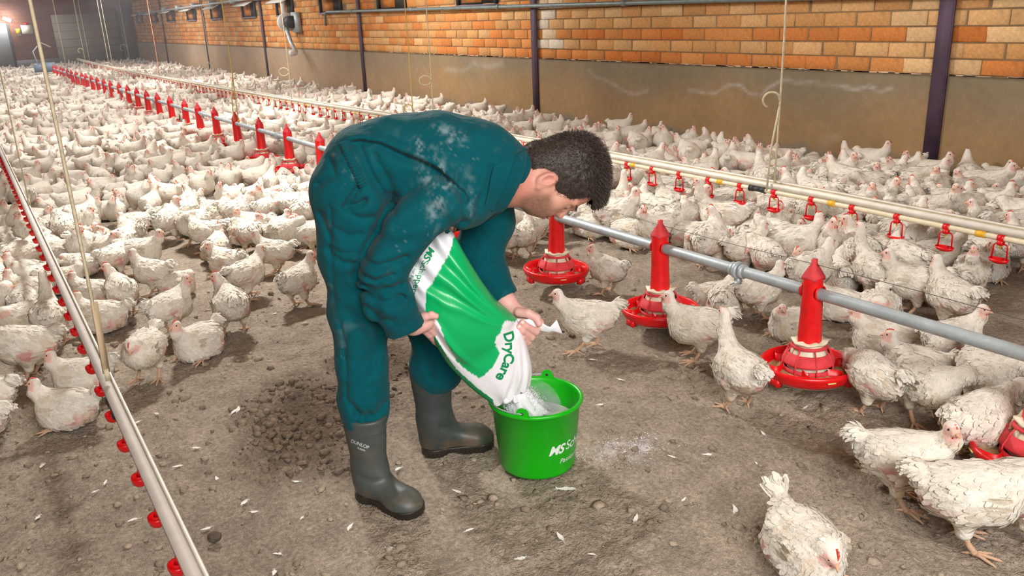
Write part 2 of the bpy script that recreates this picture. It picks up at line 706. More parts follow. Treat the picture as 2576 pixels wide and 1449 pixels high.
z = floor_h(P)
tiny = r < 0.0045
o = stuff(obj('litter_clod_scatter', lumps(np.column_stack([P, z + r * 0.15])[~tiny], r[~tiny], 0.40 + 0.3 * RNG.random((~tiny).sum()), cc[~tiny], 'litter_clods'), M_CLOD))
o['label'] = 'small clods of brown litter lying loose all over the open floor'
o = stuff(obj('litter_crumb_scatter', lumps(np.column_stack([P, z + r * 0.15])[tiny], r[tiny], 0.40 + 0.3 * RNG.random(tiny.sum()), cc[tiny], 'litter_crumbs', True), M_CLOD))
o['label'] = 'fine crumbs of brown litter lying loose all over the open floor'
# powder crumbs of the white spill
n = 700
P = SPILL + np.column_stack([RNG.normal(0, 0.085, n), RNG.normal(0, 0.06, n)])
r = 0.0008 + 0.0024 * RNG.random(n) ** 3
stuff(obj('spilled_powder', lumps(np.column_stack([P, floor_h(P) + 0.001]), r, 0.5 + 0.4 * RNG.random(n), np.tile([[0.88, 0.88, 0.9]], (n, 1)), 'spilled_powder', True), M_CLOD))['label'] = 'white powder spilled on the litter right of the green bucket'
# two dark lumps big enough to pick out
for (px, py, rr, lab) in ((541, 1357, 0.021, 'dark rounded lump of litter on the floor right of the near drinker rail'), (335, 818, 0.017, 'dark lump of litter on the floor behind the hunched chicken')):
    p = on_z(px, py)
    V, F = ICO.copy(), ICOF
    mb = MB()
    me = bpy.data.meshes.new('lump')
    bm = bmesh.new()
    bmesh.ops.create_icosphere(bm, subdivisions=3, radius=rr)
    for v in bm.verts:
        q = np.array([v.co])
        v.co *= float(1 + 0.22 * fbm(q, 70, 3, 77)[0])
        v.co.z *= 0.7
    bm.to_mesh(me)
    bm.free()
    set_col(me, (0.12, 0.095, 0.075))
    tag(obj('litter_lump', me, M_CLOD, loc=(p[0], p[1], rr * 0.45)), lab, 'lump')

# ------------------------------------------------------------------ setting: right wall
mb = MB().box((WALLX, -5, 0), (WALLX + 0.3, ENDY, 2.6))
wall_right = structure(obj('wall_right', mb.mesh('wall_right'), M_MORTAR))
# cement plinth, proud of the bricks
PLX, PLZ = WALLX - 0.035, 0.875
gy = np.concatenate([np.arange(-5, 2, 0.5), np.arange(2, 12, 0.022), np.arange(12, ENDY + 0.2, 0.15)])
gz = np.linspace(0, PLZ, 36)
P, Q = grid_mesh(gy, gz, None)
yz = P
t = P[:, 1] / PLZ
cA = np.array(srgb(160, 130, 92)[:3])
cB = np.array(srgb(140, 126, 102)[:3])
cC = np.array(srgb(128, 120, 108)[:3])
m1 = np.clip(sstep(0.45, 0.95, t + 0.35 * fbm(P, 0.8, 4, 51)), 0, 1)[:, None]
c = cA * (1 - m1) + cB * m1
m2 = (1 - sstep(0.10, 0.24, t + 0.10 * fbm(P, 3, 3, 52)))[:, None]
c = c * (1 - m2) + cC * m2
farm = sstep(10, 20, P[:, 0])[:, None] * 0.6
c = c * (1 - farm) + np.array(srgb(176, 154, 132)[:3]) * farm


def wall_line(pxs, w, amt, seed):
    pts = np.array([on_x(a, b, PLX)[1:] for a, b in pxs])
    d = dist_poly2(P[:, 0] + 0.03 * fbm(P, 5, 3, seed), P[:, 1] + 0.02 * fbm(P, 7, 3, seed + 1), pts)
    return (amt * np.exp(-(d / w) ** 2) * (0.65 + 0.5 * fbm(P, 12, 2, seed + 2)))[:, None]


for pxs, w, amt, sd in (
        ([(1732, 227), (1802, 234), (1833, 213), (1862, 216), (1886, 238), (1914, 238), (1941, 213), (1970, 201), (2025, 210), (2088, 210), (2148, 227), (2183, 215), (2221, 232), (2240, 224)], 0.016, 0.5, 61),
        ([(1478, 178), (1506, 196), (1541, 210), (1562, 224), (1597, 238), (1632, 224)], 0.02, 0.4, 64),
        ([(1125, 175), (1165, 178), (1190, 160), (1225, 168), (1262, 160)], 0.04, 0.28, 67),
        ([(2060, 358), (2110, 345)], 0.03, 0.2, 70)):
    a = np.clip(wall_line(pxs, w, amt, sd), 0, 1)
    c = c * (1 - a) + np.array([0.62, 0.58, 0.54]) * a
V = np.column_stack([np.full(len(P), PLX) + 0.003 * fbm(P, 2, 3, 71), P])
# top ledge back to the bricks
nz = len(gz)
topi = np.arange(len(gy)) * nz + nz - 1
V2 = V[topi].copy()
V2[:, 0] = WALLX + 0.01
i = np.arange(len(gy) - 1)
Q2 = np.stack([topi[i], topi[i + 1], len(V) + i + 1, len(V) + i], 1)
me = mesh_np('plinth', np.concatenate([V, V2]), [Q[:, ::-1], Q2], np.concatenate([c, np.tile([[0.62, 0.5, 0.4]], (len(gy), 1))]), smooth=False)
structure(obj('cement_plinth', me, M_PLASTER, wall_right))

# bricks
POSTY = [3.9, 9.56, 15.3, 21.2, 26.8, 32.5]
BH, BL = 0.123, 0.325
INLETS = [11.03, 13.89, 16.7, 19.45, 22.2, 25.3, 28.2, 31.1, 33.9, 36.6]


def in_inlet(y, z):
    return any(abs(y - (a + 0.0)) < 0.62 for a in INLETS) and 1.60 < z < 2.0


def brick_geo(L, Hh, seed):
    rs = np.random.default_rng(seed)
    b = 0.007
    V = []
    for x, ins in ((0.03, 0), (-0.004, 0), (-0.012, b)):
        for yy, zz in ((0, 0), (L, 0), (L, Hh), (0, Hh)):
            V.append((x, yy + (ins if yy == 0 else -ins), zz + (ins if zz == 0 else -ins)))
    V = np.array(V) + rs.normal(0, 0.0016, (12, 3)) * [1, 1, 1]
    V[8:, 0] += rs.normal(0, 0.002, 4)
    F = [[8, 11, 10, 9]]
    for k in (0, 4):
        for i in range(4):
            j = (i + 1) % 4
            F.append([k + i, k + 4 + i, k + 4 + j, k + j])
    return V, np.array(F)


PAL = [np.array(srgb(*v)[:3]) for v in ((212, 134, 72), (204, 122, 60), (216, 146, 84), (214, 160, 102), (220, 174, 120), (228, 188, 138), (232, 206, 170), (238, 226, 206), (198, 112, 56), (208, 154, 100))]
ROWP = [[0, 1, 0, 2], [3, 4, 3, 4], [0, 0, 1, 2], [3, 4, 4, 3], [3, 4, 9, 5], [2, 3, 0, 9], [3, 2, 9, 3], [0, 2, 3, 9]]
bricks = []
for rrow in range(13):
    z0 = 0.885 + rrow * BH
    for cc in range(-4, 118):
        y0 = cc * BL + (rrow % 2) * BL / 2 + random.uniform(-0.012, 0.012) + 0.02
        yc = y0 + BL / 2
        if in_inlet(yc, z0 + BH / 2) or yc > ENDY:
            continue
        L = BL - 0.013
        pal = list(ROWP[rrow % 8])
        ci = random.choice(pal)
        if yc > 9.7:
            ci = random.choice([0, 2, 3, 9, 0, 2, 9, 3, 4])
        for py_ in POSTY[:2]:
            if 0 < py_ - yc < 0.55 and py_ > 5 and random.random() < 0.8:
                ci = random.choice([7, 6, 7])
            if py_ < 5 and 0.1 < py_ - yc < 1.0 and random.random() < 0.15:
                ci = random.choice([6, 5])
            if py_ < 5 and 0.1 < yc - py_ < 0.4 and random.random() < 0.4:
                ci = 5
        bricks.append((y0, z0, L, BH - 0.011 + random.uniform(-0.003, 0.003), ci))


def brick_size(b):
    q = project(np.array([[WALLX, b[0], b[1]], [WALLX, b[0] + b[2], b[1] + b[3]]]))
    x, y, d = q.mean(0)
    ok = -20 < x < W + 20 and -15 < y < HT and d > 0
    return abs((q[1] - q[0])[:2]).sum() if ok else 0


bricks.sort(key=brick_size, reverse=True)
cache = {}
rest = MB()
for k, (y0, z0, L, hh, ci) in enumerate(bricks):
    if k < 300:
        key = (ci, k % 3)
        if key not in cache:
            V, F = brick_geo(BL - 0.013, BH - 0.011, 100 + ci * 3 + k % 3)
            cache[key] = mesh_np('brick', V, F, PAL[ci] * (0.93 + 0.07 * (k % 3)), smooth=False)
        o = obj('brick', cache[key], M_BRICK, wall_right, (WALLX, y0, z0))
    else:
        V, F = brick_geo(L, hh, k)
        rest.add(V + [WALLX, y0, z0], F, PAL[ci] * random.uniform(0.82, 1.05))
stuff(obj('brick_courses', rest.mesh('brick_courses'), M_BRICK, wall_right))
# mortar smear along the top of the plinth
mb = MB()
for k in range(150):
    y = random.uniform(2, 14)
    mb.box((WALLX - 0.010, y, PLZ - 0.006), (WALLX + 0.005, y + random.uniform(0.05, 0.22), PLZ + random.uniform(0.003, 0.012)), np.array(srgb(222, 196, 168)[:3]))
stuff(obj('mortar_smear', mb.mesh('mortar_smear'), M_PLASTER, wall_right))

# steel wall posts
plab = ['purple painted steel post on the wall nearest the right edge of the photo', 'purple steel post on the brick wall above the head of the man',
        'purple steel post on the wall above the back of the man', 'purple steel post on the wall just left of the grey winch',
        'thin purple steel post fourth along the far part of the wall', 'farthest purple steel post on the wall near the end of the barn']
for k, y in enumerate(POSTY):
    hw = 0.062
    mb = MB()
    x1 = PLX
    mb.box((x1 - 0.018, y - hw, 0), (x1 - 0.004, y + hw, 2.33))
    mb.box((x1 - 0.026, y - hw - 0.006, 0), (x1 - 0.004, y - hw, 2.33))
    t = tag(obj('steel_post', mb.mesh('steel_post'), M_POST), plab[k], 'post', 'purple steel posts along the brick wall')

# ------------------------------------------------------------------ air inlets high on the wall
M_DARK = mat('inlet_dark', srgb(56, 50, 44), 0.7, var=[(8, 0.6, 1.3, 4)])
M_ORNG = mat('inlet_board', srgb(206, 128, 50), 0.8, var=[(6, 0.6, 1.15, 4)])
M_FLAP = mat('inlet_flap', srgb(214, 214, 208), 0.6)
M_SILL = mat('inlet_sill', srgb(120, 112, 130), 0.6)
M_WALLPIPE = mat('blue_grey_pipe', srgb(128, 142, 142), 0.45, 0.3, var=[(10, 0.8, 1.15, 4)])


def air_inlet(k, y):
    t = empty('air_inlet', (WALLX, y, 1.60))
    hw = 0.56
    mb = MB()
    mb.box((-0.05, -hw, 0.0), (0.0, -hw + 0.05, 0.36))
    mb.box((-0.05, hw - 0.05, 0.0), (0.0, hw, 0.36))
    mb.box((-0.05, -hw + 0.05, 0.33), (0.0, hw - 0.05, 0.36))
    obj('frame', mb.mesh('frame'), M_DARK, t)
    obj('sill', MB().box((-0.07, -hw, -0.03), (0.0, hw, 0.0)).mesh('sill'), M_SILL, t)
    obj('inner_board', MB().box((-0.015, -hw + 0.45, 0.03), (-0.002, hw - 0.10, 0.30)).mesh('inner_board'), M_ORNG, t)
    obj('inlet_shade', MB().box((-0.012, -hw + 0.05, 0.0), (-0.001, hw - 0.05, 0.33)).mesh('inlet_shade'), M_DARK, t)  # dark sheet standing in for the shade inside the inlet
    obj('flap', MB().box((-0.26, -hw + 0.02, 0.0), (0.0, hw - 0.02, 0.02)).mesh('flap'), M_FLAP, t, (-0.03, 0, 0.36)).rotation_euler = (0, math.radians(-24), 0)
    names = ['air inlet nearest on the wall, above the back of the man', 'air inlet second from the near end, above the wall pipe', 'air inlet with orange inside, just above the left end of the wall pipe',
             'air inlet directly above the grey winch', 'air inlet fifth from the near end, left of the post by the winch', 'air inlet sixth from the near end of the brick wall',
             'air inlet seventh from the near end of the brick wall', 'air inlet eighth from the near end of the brick wall', 'air inlet second from the far end of the brick wall', 'air inlet nearest the far corner of the barn']
    tag(t, names[k], 'air inlet', 'air inlets high on the brick wall')


for k, y in enumerate(INLETS):
    air_inlet(k, y)

# pipes on the wall
PX = WALLX - 0.10
a, b = on_x(822, 30, PX), on_x(1840, 0, PX)
t = empty('wall_pipe', a)
zz = a[2]
mb = MB().tube([(PX, a[1] + 0.12, a[2] - 0.26), (PX, a[1] + 0.1, a[2] - 0.03), (PX, a[1], a[2]), (PX, b[1], b[2]), (PX, b[1] - 3, b[2] + (b[2] - a[2]) / (a[1] - b[1]) * 3)], 0.026, 10)
o = obj('pipe', mb.mesh('pipe', True), M_WALLPIPE, t, tuple(-a))
for f in (0.12, 0.35, 0.6, 0.85):
    p = a + (b - a) * f
    obj('pipe_clip', MB().tube([(p[0], p[1] - 0.03, p[2]), (p[0], p[1] + 0.03, p[2])], 0.036, 10).box((p[0], p[1] - 0.02, p[2] - 0.03), (WALLX - 0.01, p[1] + 0.02, p[2] + 0.03)).mesh('pipe_clip'), M_WALLPIPE, t, tuple(-a))
tag(t, 'blue grey pipe running along the top of the brick wall above the man', 'pipe')
a, b = on_x(340, 36, WALLX - 0.22), on_x(700, -14, WALLX - 0.22)
t = empty('control_rod', a)
obj('rod', MB().tube([a - a, b - a], 0.03, 8).mesh('rod', True), M_STEEL, t)
for f in np.linspace(0.05, 0.9, 8):
    p = (b - a) * f
    obj('rod_bracket', MB().box((p[0] - 0.03, p[1] - 0.05, p[2] - 0.06), (p[0] + 0.17, p[1] + 0.05, p[2] + 0.09)).mesh('rod_bracket'), M_STEEL, t)
tag(t, 'grey control rod running above the far air inlets', 'rod')
# winch
p = on_x(737, 55, WALLX - 0.16)
t = empty('hand_winch', p)
obj('bracket', MB().box((0.02, -0.16, -0.22), (0.12, 0.16, 0.2)).mesh('bracket'), M_STEEL, t)
obj('drum', MB().tube([(-0.02, -0.02, 0), (-0.02, 0.24, 0)], 0.13, 14).mesh('drum', True), M_BLACK, t)
obj('gear_plate', MB().tube([(-0.05, 0.25, 0), (-0.05, 0.32, 0)], 0.2, 14).mesh('gear_plate'), M_FLAP, t)
obj('crank_arm', MB().tube([(-0.08, 0.28, -0.1), (-0.1, 0.0, -0.42), (-0.12, -0.32, -0.62)], 0.045, 8).mesh('crank_arm'), M_STEEL, t)
obj('crank_handle', MB().tube([(-0.12, -0.32, -0.62), (-0.26, -0.34, -0.64)], 0.065, 8).mesh('crank_handle'), M_FLAP, t)
obj('cable_guide', MB().tube([(-0.02, 0.45, 0.1), (-0.02, 0.5, 0.68)], 0.05, 8).mesh('cable_guide'), M_FLAP, t)
tag(t, 'grey hand winch with a crank on the brick wall above the wall pipe end', 'winch')

# ------------------------------------------------------------------ setting: ceiling and the other walls
def ceil_z(x):
    return 2.34 + 0.17 * (WALLX - abs(x))


mb = MB()
V = np.array([[WALLX + 0.3, -5, ceil_z(WALLX)], [WALLX + 0.3, ENDY + 0.1, ceil_z(WALLX)], [0, ENDY + 0.1, ceil_z(0)], [0, -5, ceil_z(0)], [-6.9, ENDY + 0.1, ceil_z(WALLX)], [-6.9, -5, ceil_z(WALLX)]])
V2 = V + [0, 0, 0.1]
mb.add(np.concatenate([V, V2]), np.array([[0, 3, 2, 1], [3, 5, 4, 2], [6, 7, 8, 9], [9, 8, 10, 11], [0, 1, 7, 6], [4, 5, 11, 10]]))
structure(obj('ceiling', mb.mesh('ceiling'), M_CEIL))
M_LW = mat('left_wall', srgb(150, 132, 112), 0.9, var=[(2, 0.85, 1.1, 4)])
structure(obj('wall_left', MB().box((-6.9, -5, 0), (-6.6, ENDY, 2.6)).mesh('wall_left'), M_LW))
structure(obj('wall_back', MB().box((-6.9, -5.3, 0), (WALLX + 0.3, -5, 3.6)).mesh('wall_back'), M_LW))


def brick_tex_mat(name, c1, c2, cm):
    m = mat(name, (1, 1, 1, 1), 0.9, spec=0.15)
    nt = m.node_tree
    b = nt.nodes['Principled BSDF']
    tc = nt.nodes.new('ShaderNodeTexCoord')
    mp = nt.nodes.new('ShaderNodeMapping')
    mp.inputs['Rotation'].default_value = (math.radians(90), 0, 0)
    bt = nt.nodes.new('ShaderNodeTexBrick')
    bt.inputs['Color1'].default_value = c1
    bt.inputs['Color2'].default_value = c2
    bt.inputs['Mortar'].default_value = cm
    bt.inputs['Scale'].default_value = 1.0
    bt.inputs['Brick Width'].default_value = BL
    bt.inputs['Row Height'].default_value = BH
    bt.inputs['Mortar Size'].default_value = 0.012
    nt.links.new(tc.outputs['Object'], mp.inputs[0])
    nt.links.new(mp.outputs[0], bt.inputs[0])
    nt.links.new(bt.outputs[0], b.inputs['Base Color'])
    return m


M_ENDB = brick_tex_mat('end_bricks', srgb(170, 108, 84), srgb(158, 96, 72), srgb(150, 122, 104))
wall_end = structure(obj('wall_end', MB().box((-6.9, ENDY, 0), (WALLX + 0.3, ENDY + 0.3, 3.6)).mesh('wall_end'), M_ENDB))
M_GREYP = mat('grey_cement', srgb(150, 146, 142), 0.9, var=[(2, 0.85, 1.1, 4)])
M_BRP = mat('brown_cement', srgb(166, 130, 92), 0.9, var=[(2, 0.85, 1.1, 4)])
M_DOOR = mat('grey_door', srgb(158, 144, 128), 0.75, var=[(2.5, 0.9, 1.07, 4)])
M_DOORD = mat('dark_door', srgb(116, 98, 92), 0.75, var=[(2.5, 0.9, 1.07, 4)])
def slab(name, a, b, m, y0, y1, kind=True, parent=None):
    o = obj(name, MB().box((a[0], ENDY - y1, a[1]), (b[0], ENDY - y0, b[1])).mesh(name), m, parent)
    return structure(o) if kind else o
xz = lambda px, py: on_y(px, py, ENDY)[[0, 2]]
slab('trim_1', (-6.6, 0.0), (WALLX, 0.12), M_BRP, 0.0, 0.05)
slab('trim_2', (-6.6, 0.12), (xz(150, 150)[0], 0.42), M_GREYP, 0.0, 0.06)
d1a, d1b = xz(152, 165), xz(285, 22)
d = structure(empty('door_1', (0, 0, 0)))
slab('leaf', (d1a[0], 0.20), (d1b[0], 2.02), M_DOOR, 0.06, 0.12, False, d)
for k in range(6):
    slab('plank_seam', (d1a[0], 0.20 + 0.3 * k), (d1b[0], 0.215 + 0.3 * k), M_DOORD, 0.12, 0.125, False, d)
slab('bottom_rail', (d1a[0], 0.14), (WALLX, 0.19), M_DARK, 0.06, 0.13, False, d)
d = structure(empty('door_2', (0, 0, 0)))
slab('leaf', (d1b[0] + 0.08, 0.20), (WALLX - 0.1, 2.25), M_DOORD, 0.05, 0.09, False, d)
slab('jamb', (d1b[0], 0.20), (d1b[0] + 0.08, 2.1), M_DARK, 0.05, 0.12, False, d)
d3 = xz(22, 60)
d4 = xz(44, 178)
d = structure(empty('door_3', (0, 0, 0)))
slab('leaf', (-0.4, 0.02), (d4[0] - 0.05, 1.78), M_GREYP, 0.06, 0.12, False, d)
slab('jamb', (d4[0] - 0.05, 0.02), (d4[0] + 0.03, 1.78), M_DARK, 0.06, 0.13, False, d)
# lamp, switch box
M_LAMP = mat('lamp_glow', (1, 1, 1, 1), 0.5, emit=((0.85, 0.95, 1, 1), 30))
p = on_y(17, 49, ENDY - 0.2)
t = empty('wall_lamp', p)
obj('lamp_tube', MB().tube([(-0.12, 0, 0.06), (0.12, 0, -0.05)], 0.06, 10).mesh('lamp_tube', True), M_LAMP, t)
obj('bracket', MB().box((-0.08, 0.05, -0.05), (0.08, 0.2, 0.05)).mesh('bracket'), M_STEEL, t)
tag(t, 'small bright white lamp on the end wall at the left edge', 'lamp')
l = bpy.data.lights.new('wall_lamp_light', 'POINT')
l.energy = 45
l.shadow_soft_size = 0.15
l.color = (0.8, 0.9, 1)
lo = bpy.data.objects.new('wall_lamp_light', l)
lo.location = (p[0], p[1] - 0.3, p[2])
COL.objects.link(lo)
p = on_y(68, 74, ENDY - 0.06)
t = empty('switch_box', p)
obj('housing', MB().box((-0.19, -0.05, -0.16), (0.19, 0.06, 0.16)).mesh('housing'), M_CREAM, t)
obj('knob', MB().box((-0.06, -0.06, 0.16), (0.06, 0.06, 0.24)).mesh('knob'), M_RED, t)
tag(t, 'cream switch box with red knob on the end wall', 'switch box')
p = on_y(46, 79, ENDY - 0.06)
t = empty('switch_box', p)
obj('housing', MB().box((-0.08, -0.05, -0.1), (0.08, 0.06, 0.1)).mesh('housing'), M_YELLOW, t)
obj('base', MB().box((-0.06, -0.02, -0.15), (0.06, 0.06, -0.1)).mesh('base'), M_CREAM, t)
tag(t, 'small yellow switch box left of the cream one on the end wall', 'switch box')

# dusty air in the far half of the barn
m = bpy.data.materials.new('dusty_air')
m.use_nodes = True
nt = m.node_tree
nt.nodes.clear()
outn = nt.nodes.new('ShaderNodeOutputMaterial')
vs = nt.nodes.new('ShaderNodeVolumeScatter')
vs.inputs['Color'].default_value = (0.95, 0.93, 0.97, 1)
vs.inputs['Density'].default_value = 0.009
vs.inputs['Anisotropy'].default_value = 0.3
nt.links.new(vs.outputs[0], outn.inputs['Volume'])
o = stuff(obj('dusty_air', MB().box((-6.5, 13.0, 0.03), (WALLX - 0.3, ENDY - 0.3, 2.3)).mesh('dusty_air'), m))
o['label'] = 'thin dusty haze hanging in the far half of the barn'

# ------------------------------------------------------------------ feed line: pipe, couplings, wire
FX = 2.61


def feed_z(y):
    return float(np.interp(y, [0, 1, 8, 15, 30], [0.43, 0.428, 0.41, 0.375, 0.38]))


t = empty('feed_line', (FX, 1.0, feed_z(1)))
off = -np.array([FX, 1.0, feed_z(1)])
ys = np.concatenate([np.arange(-1.5, 9, 0.5), np.arange(9, 29.9, 1.0)])
obj('feed_pipe', MB().tube([(FX, y, feed_z(y)) for y in ys], 0.0235, 20).mesh('feed_pipe', True), M_STEEL, t, off)
obj('anti_roost_wire', MB().tube([(FX + 0.005, y, feed_z(y) + 0.115 - 0.012 * abs(math.sin(y * 1.83))) for y in np.arange(-1.5, 29.5, 0.43)], 0.0013, 5, caps=False).mesh('anti_roost_wire', True), M_WIRE, t, off)
cl = []
for y in (2.33, 4.95, 8.35, 11.35, 14.4, 17.4, 20.4, 23.4, 26.4):
    mb = MB()
    mb.lathe([(0.0235, -0.035), (0.030, -0.035), (0.030, -0.012), (0.026, -0.010), (0.026, 0.010), (0.030, 0.012), (0.030, 0.035), (0.0235, 0.035)], 20)
    mb.lathe([(0.026, -0.010), (0.037, -0.009), (0.037, 0.009), (0.026, 0.010)], 20)
    mb.box((-0.010, -0.060, -0.012), (0.010, -0.030, 0.012))
    mb.tube([(-0.022, -0.052, 0), (0.022, -0.052, 0)], 0.006, 6)
    V, F, C = mb.data()
    V = np.stack([V[:, 0], V[:, 2], V[:, 1]], 1)
    me = mesh_np('pipe_coupling', V, [f[:, ::-1] for f in F], C)
    obj('pipe_coupling', me, M_STEEL, t, (0, y - 1.0, feed_z(y) - feed_z(1)))
tag(t, 'long grey galvanised feed pipe running through the barn behind the man', 'feed pipe')
MOFF = (-0.02, 28.9, feed_z(29.9) - feed_z(1))
M_MOT = mat('blue_grey_motor', srgb(120, 140, 160), 0.5)
obj('gearbox', MB().box((-0.16, -0.1, -0.12), (0.16, 0.2, 0.16)).mesh('gearbox'), M_MOT, t, MOFF)
obj('motor', MB().tube([(-0.42, 0.05, 0.02), (-0.16, 0.05, 0.02)], 0.13, 12).mesh('motor', True), M_MOT, t, MOFF)
obj('cable', MB().tube([(-0.3, 0.05, 0.14), (-0.36, 0.1, 0.5), (-0.1, 0.2, 0.75), (0.15, 0.25, 0.6)], 0.02, 6).mesh('cable', True), M_STEEL, t, MOFF)


# ------------------------------------------------------------------ feeder pans
def make_feeder():
    t = empty('feeder_pan')
    # hopper: eight sided tube, wider at the foot, gripping the pipe
    sec = [(0.205, 0.047, 1.0), (0.26, 0.0445, 1.0), (0.33, 0.0415, 1.0), (0.335, 0.0425, 1.0), (0.40, 0.041, 0.94), (0.465, 0.041, 0.86)]
    V = []
    for z, r, k in sec:
        a = np.arange(8) * PI / 4 + PI / 8
        V.append(np.stack([r * 1.06 * np.cos(a), r * np.sin(a) * k, np.full(8, z)], 1))
    mb = MB()
    i = np.arange(len(sec) - 1)[:, None] * 8
    j = np.arange(8)[None]
    k = (j + 1) % 8
    mb.add(np.concatenate(V), np.stack([i + j, i + k, i + 8 + k, i + 8 + j], -1).reshape(-1, 4))
    for s in (-1, 1):     # rims round the holes for the pipe
        Vr, Fr = lathe([(0.026, 0), (0.031, 0), (0.031, 0.010), (0.026, 0.010)], 16)
        Vr = np.stack([Vr[:, 0], s * (Vr[:, 2] + 0.030), Vr[:, 1] + 0.41], 1)
        mb.add(Vr, Fr)
    obj('hopper', mb.mesh('hopper'), M_RED, t)
    a = np.arange(4) * PI / 2 + PI / 4
    B = np.stack([0.0465 * np.cos(a), 0.0425 * np.sin(a), np.full(4, 0.458)], 1)
    B2 = B + [0, 0, 0.012]
    T = np.stack([0.013 * np.cos(a), 0.011 * np.sin(a), np.full(4, 0.523)], 1)
    T2 = T + [0, 0, 0.016]
    V = np.concatenate([B, B2, T, T2])
    F = [[i + 4 * q, (i + 1) % 4 + 4 * q, (i + 1) % 4 + 4 * q + 4, i + 4 * q + 4] for q in range(3) for i in range(4)] + [[12, 13, 14, 15], [3, 2, 1, 0]]
    obj('hopper_cap', MB().add(V, np.array(F)).mesh('hopper_cap'), M_REDDUSTY, t)
    # wavy cream collar with two finger wings
    n = 36
    th = np.arange(n) * 2 * PI / n
    ro = 0.066 + 0.004 * np.cos(th * 6) + 0.030 * np.exp(-((np.abs(((th + PI) % (2 * PI)) - PI) - 0.5) / 0.16) ** 2) + 0.006 * np.exp(-((np.abs(((th) % (2 * PI)) - PI)) / 0.3) ** 2)
    zz = 0.207 + 0.004 * np.sin(th * 6 + 1)
    rings = [(np.full(n, 0.044), zz + 0.004), (ro, zz + 0.004), (ro, zz - 0.004), (np.full(n, 0.044), zz - 0.004)]
    V = np.concatenate([np.stack([r * np.cos(th), r * np.sin(th), z], 1) for r, z in rings])
    i = np.arange(3)[:, None] * n
    j = np.arange(n)[None]
    k = (j + 1) % n
    obj('collar', mesh_np('collar', V, np.stack([i + j, i + n + j, i + n + k, i + k], -1).reshape(-1, 4), smooth=False), M_CREAM, t)
    obj('feed_cone', MB().lathe([(0.048, 0.208), (0.055, 0.2), (0.057, 0.19), (0.060, 0.183), (0.062, 0.174), (0.068, 0.165), (0.072, 0.15), (0.078, 0.10)], 28).mesh('feed_cone', True), M_CREAM, t)
    # grill: two bands and ribs
    mb = MB()
    mb.lathe([(0.062, 0.196), (0.066, 0.196), (0.072, 0.186), (0.069, 0.185), (0.062, 0.196)], 40)
    mb.lathe([(0.078, 0.166), (0.083, 0.166), (0.100, 0.131), (0.101, 0.124), (0.096, 0.124), (0.078, 0.166)], 40)
    mb.lathe([(0.092, 0.108), (0.096, 0.108), (0.098, 0.086), (0.093, 0.086), (0.092, 0.108)], 40)
    for q in range(8):
        a = q * PI / 4 + 0.2
        pts = [(0.066 * math.cos(a), 0.066 * math.sin(a), 0.19), (0.084 * math.cos(a), 0.084 * math.sin(a), 0.166), (0.102 * math.cos(a), 0.102 * math.sin(a), 0.13), (0.104 * math.cos(a), 0.104 * math.sin(a), 0.082)]
        mb.tube(pts, 0.0032, 5)
    obj('grill', mb.mesh('grill'), M_REDDUSTY, t)
    # pan with rolled rim
    prof = [(0.0, 0.072), (0.11, 0.072), (0.150, 0.076), (0.166, 0.096), (0.170, 0.118), (0.176, 0.123), (0.183, 0.117), (0.185, 0.104), (0.179, 0.098), (0.178, 0.090), (0.171, 0.078), (0.158, 0.066), (0.12, 0.060), (0.0, 0.060)]
    mb = MB().lathe(prof, 56)
    for a in (0.9, 3.0, 5.1):
        M = Matrix.Rotation(a, 4, 'Z') @ Matrix.Translation((0.163, 0, 0.052))
        mb.box((-0.014, -0.026, 0), (0.010, 0.026, 0.03), M=M)
    obj('pan', mb.mesh('pan', True), M_RED, t)
    obj('pan_underside', MB().lathe([(0.0, 0.0585), (0.12, 0.0585), (0.155, 0.063), (0.157, 0.0655)], 40).mesh('pan_underside', True), M_CREAM, t)
    # curved partitions between the grill and the rim
    for q in range(6):
        mb = MB()
        a0 = q * PI / 3 + 0.45
        s = np.linspace(0, 1, 9)
        rr = 0.098 + 0.072 * s
        aa = a0 + 0.26 * np.sin(s * PI) - 0.04 * s
        top = 0.118 - 0.004 * np.sin(s * PI) + 0.002
        x, y = rr * np.cos(aa), rr * np.sin(aa)
        x2, y2 = rr * np.cos(aa + 0.02), rr * np.sin(aa + 0.02)
        V = np.concatenate([np.stack([x, y, np.full(9, 0.074)], 1), np.stack([x, y, top], 1), np.stack([x2, y2, top], 1), np.stack([x2, y2, np.full(9, 0.074)], 1)])
        i = np.arange(8)
        F = np.concatenate([np.stack([i + 9 * r, i + 1 + 9 * r, i + 10 + 9 * r, i + 9 + 9 * r], 1) for r in range(3)])
        mb.add(V, F)
        obj('pan_divider', mb.mesh('pan_divider', True), M_RED, t)
    th = np.arange(40) * 2 * PI / 40
    V = [(0.09 * math.cos(a), 0.09 * math.sin(a), 0.092) for a in th] + [(0.13 * math.cos(a), 0.13 * math.sin(a), 0.083 + 0.004 * math.sin(5 * a)) for a in th] + [(0.160 * math.cos(a), 0.160 * math.sin(a), 0.084 + 0.003 * math.sin(3 * a)) for a in th]
    i = np.arange(2)[:, None] * 40
    j = np.arange(40)[None]
    k = (j + 1) % 40
    o = obj('feed', mesh_np('feed', V, np.stack([i + j, i + k, i + 40 + k, i + 40 + j], -1).reshape(-1, 4)[:, ::-1]), M_FEED, t)
    o['kind'] = 'stuff'
    for a in (0.45, 2.4, 4.3):
        M = Matrix.Rotation(a, 4, 'Z')
        obj('rim_tab', MB().box((0.183, -0.016, 0.0985), (0.1865, 0.016, 0.103), M=M).mesh('rim_tab'), mat_tab, t)
    return t


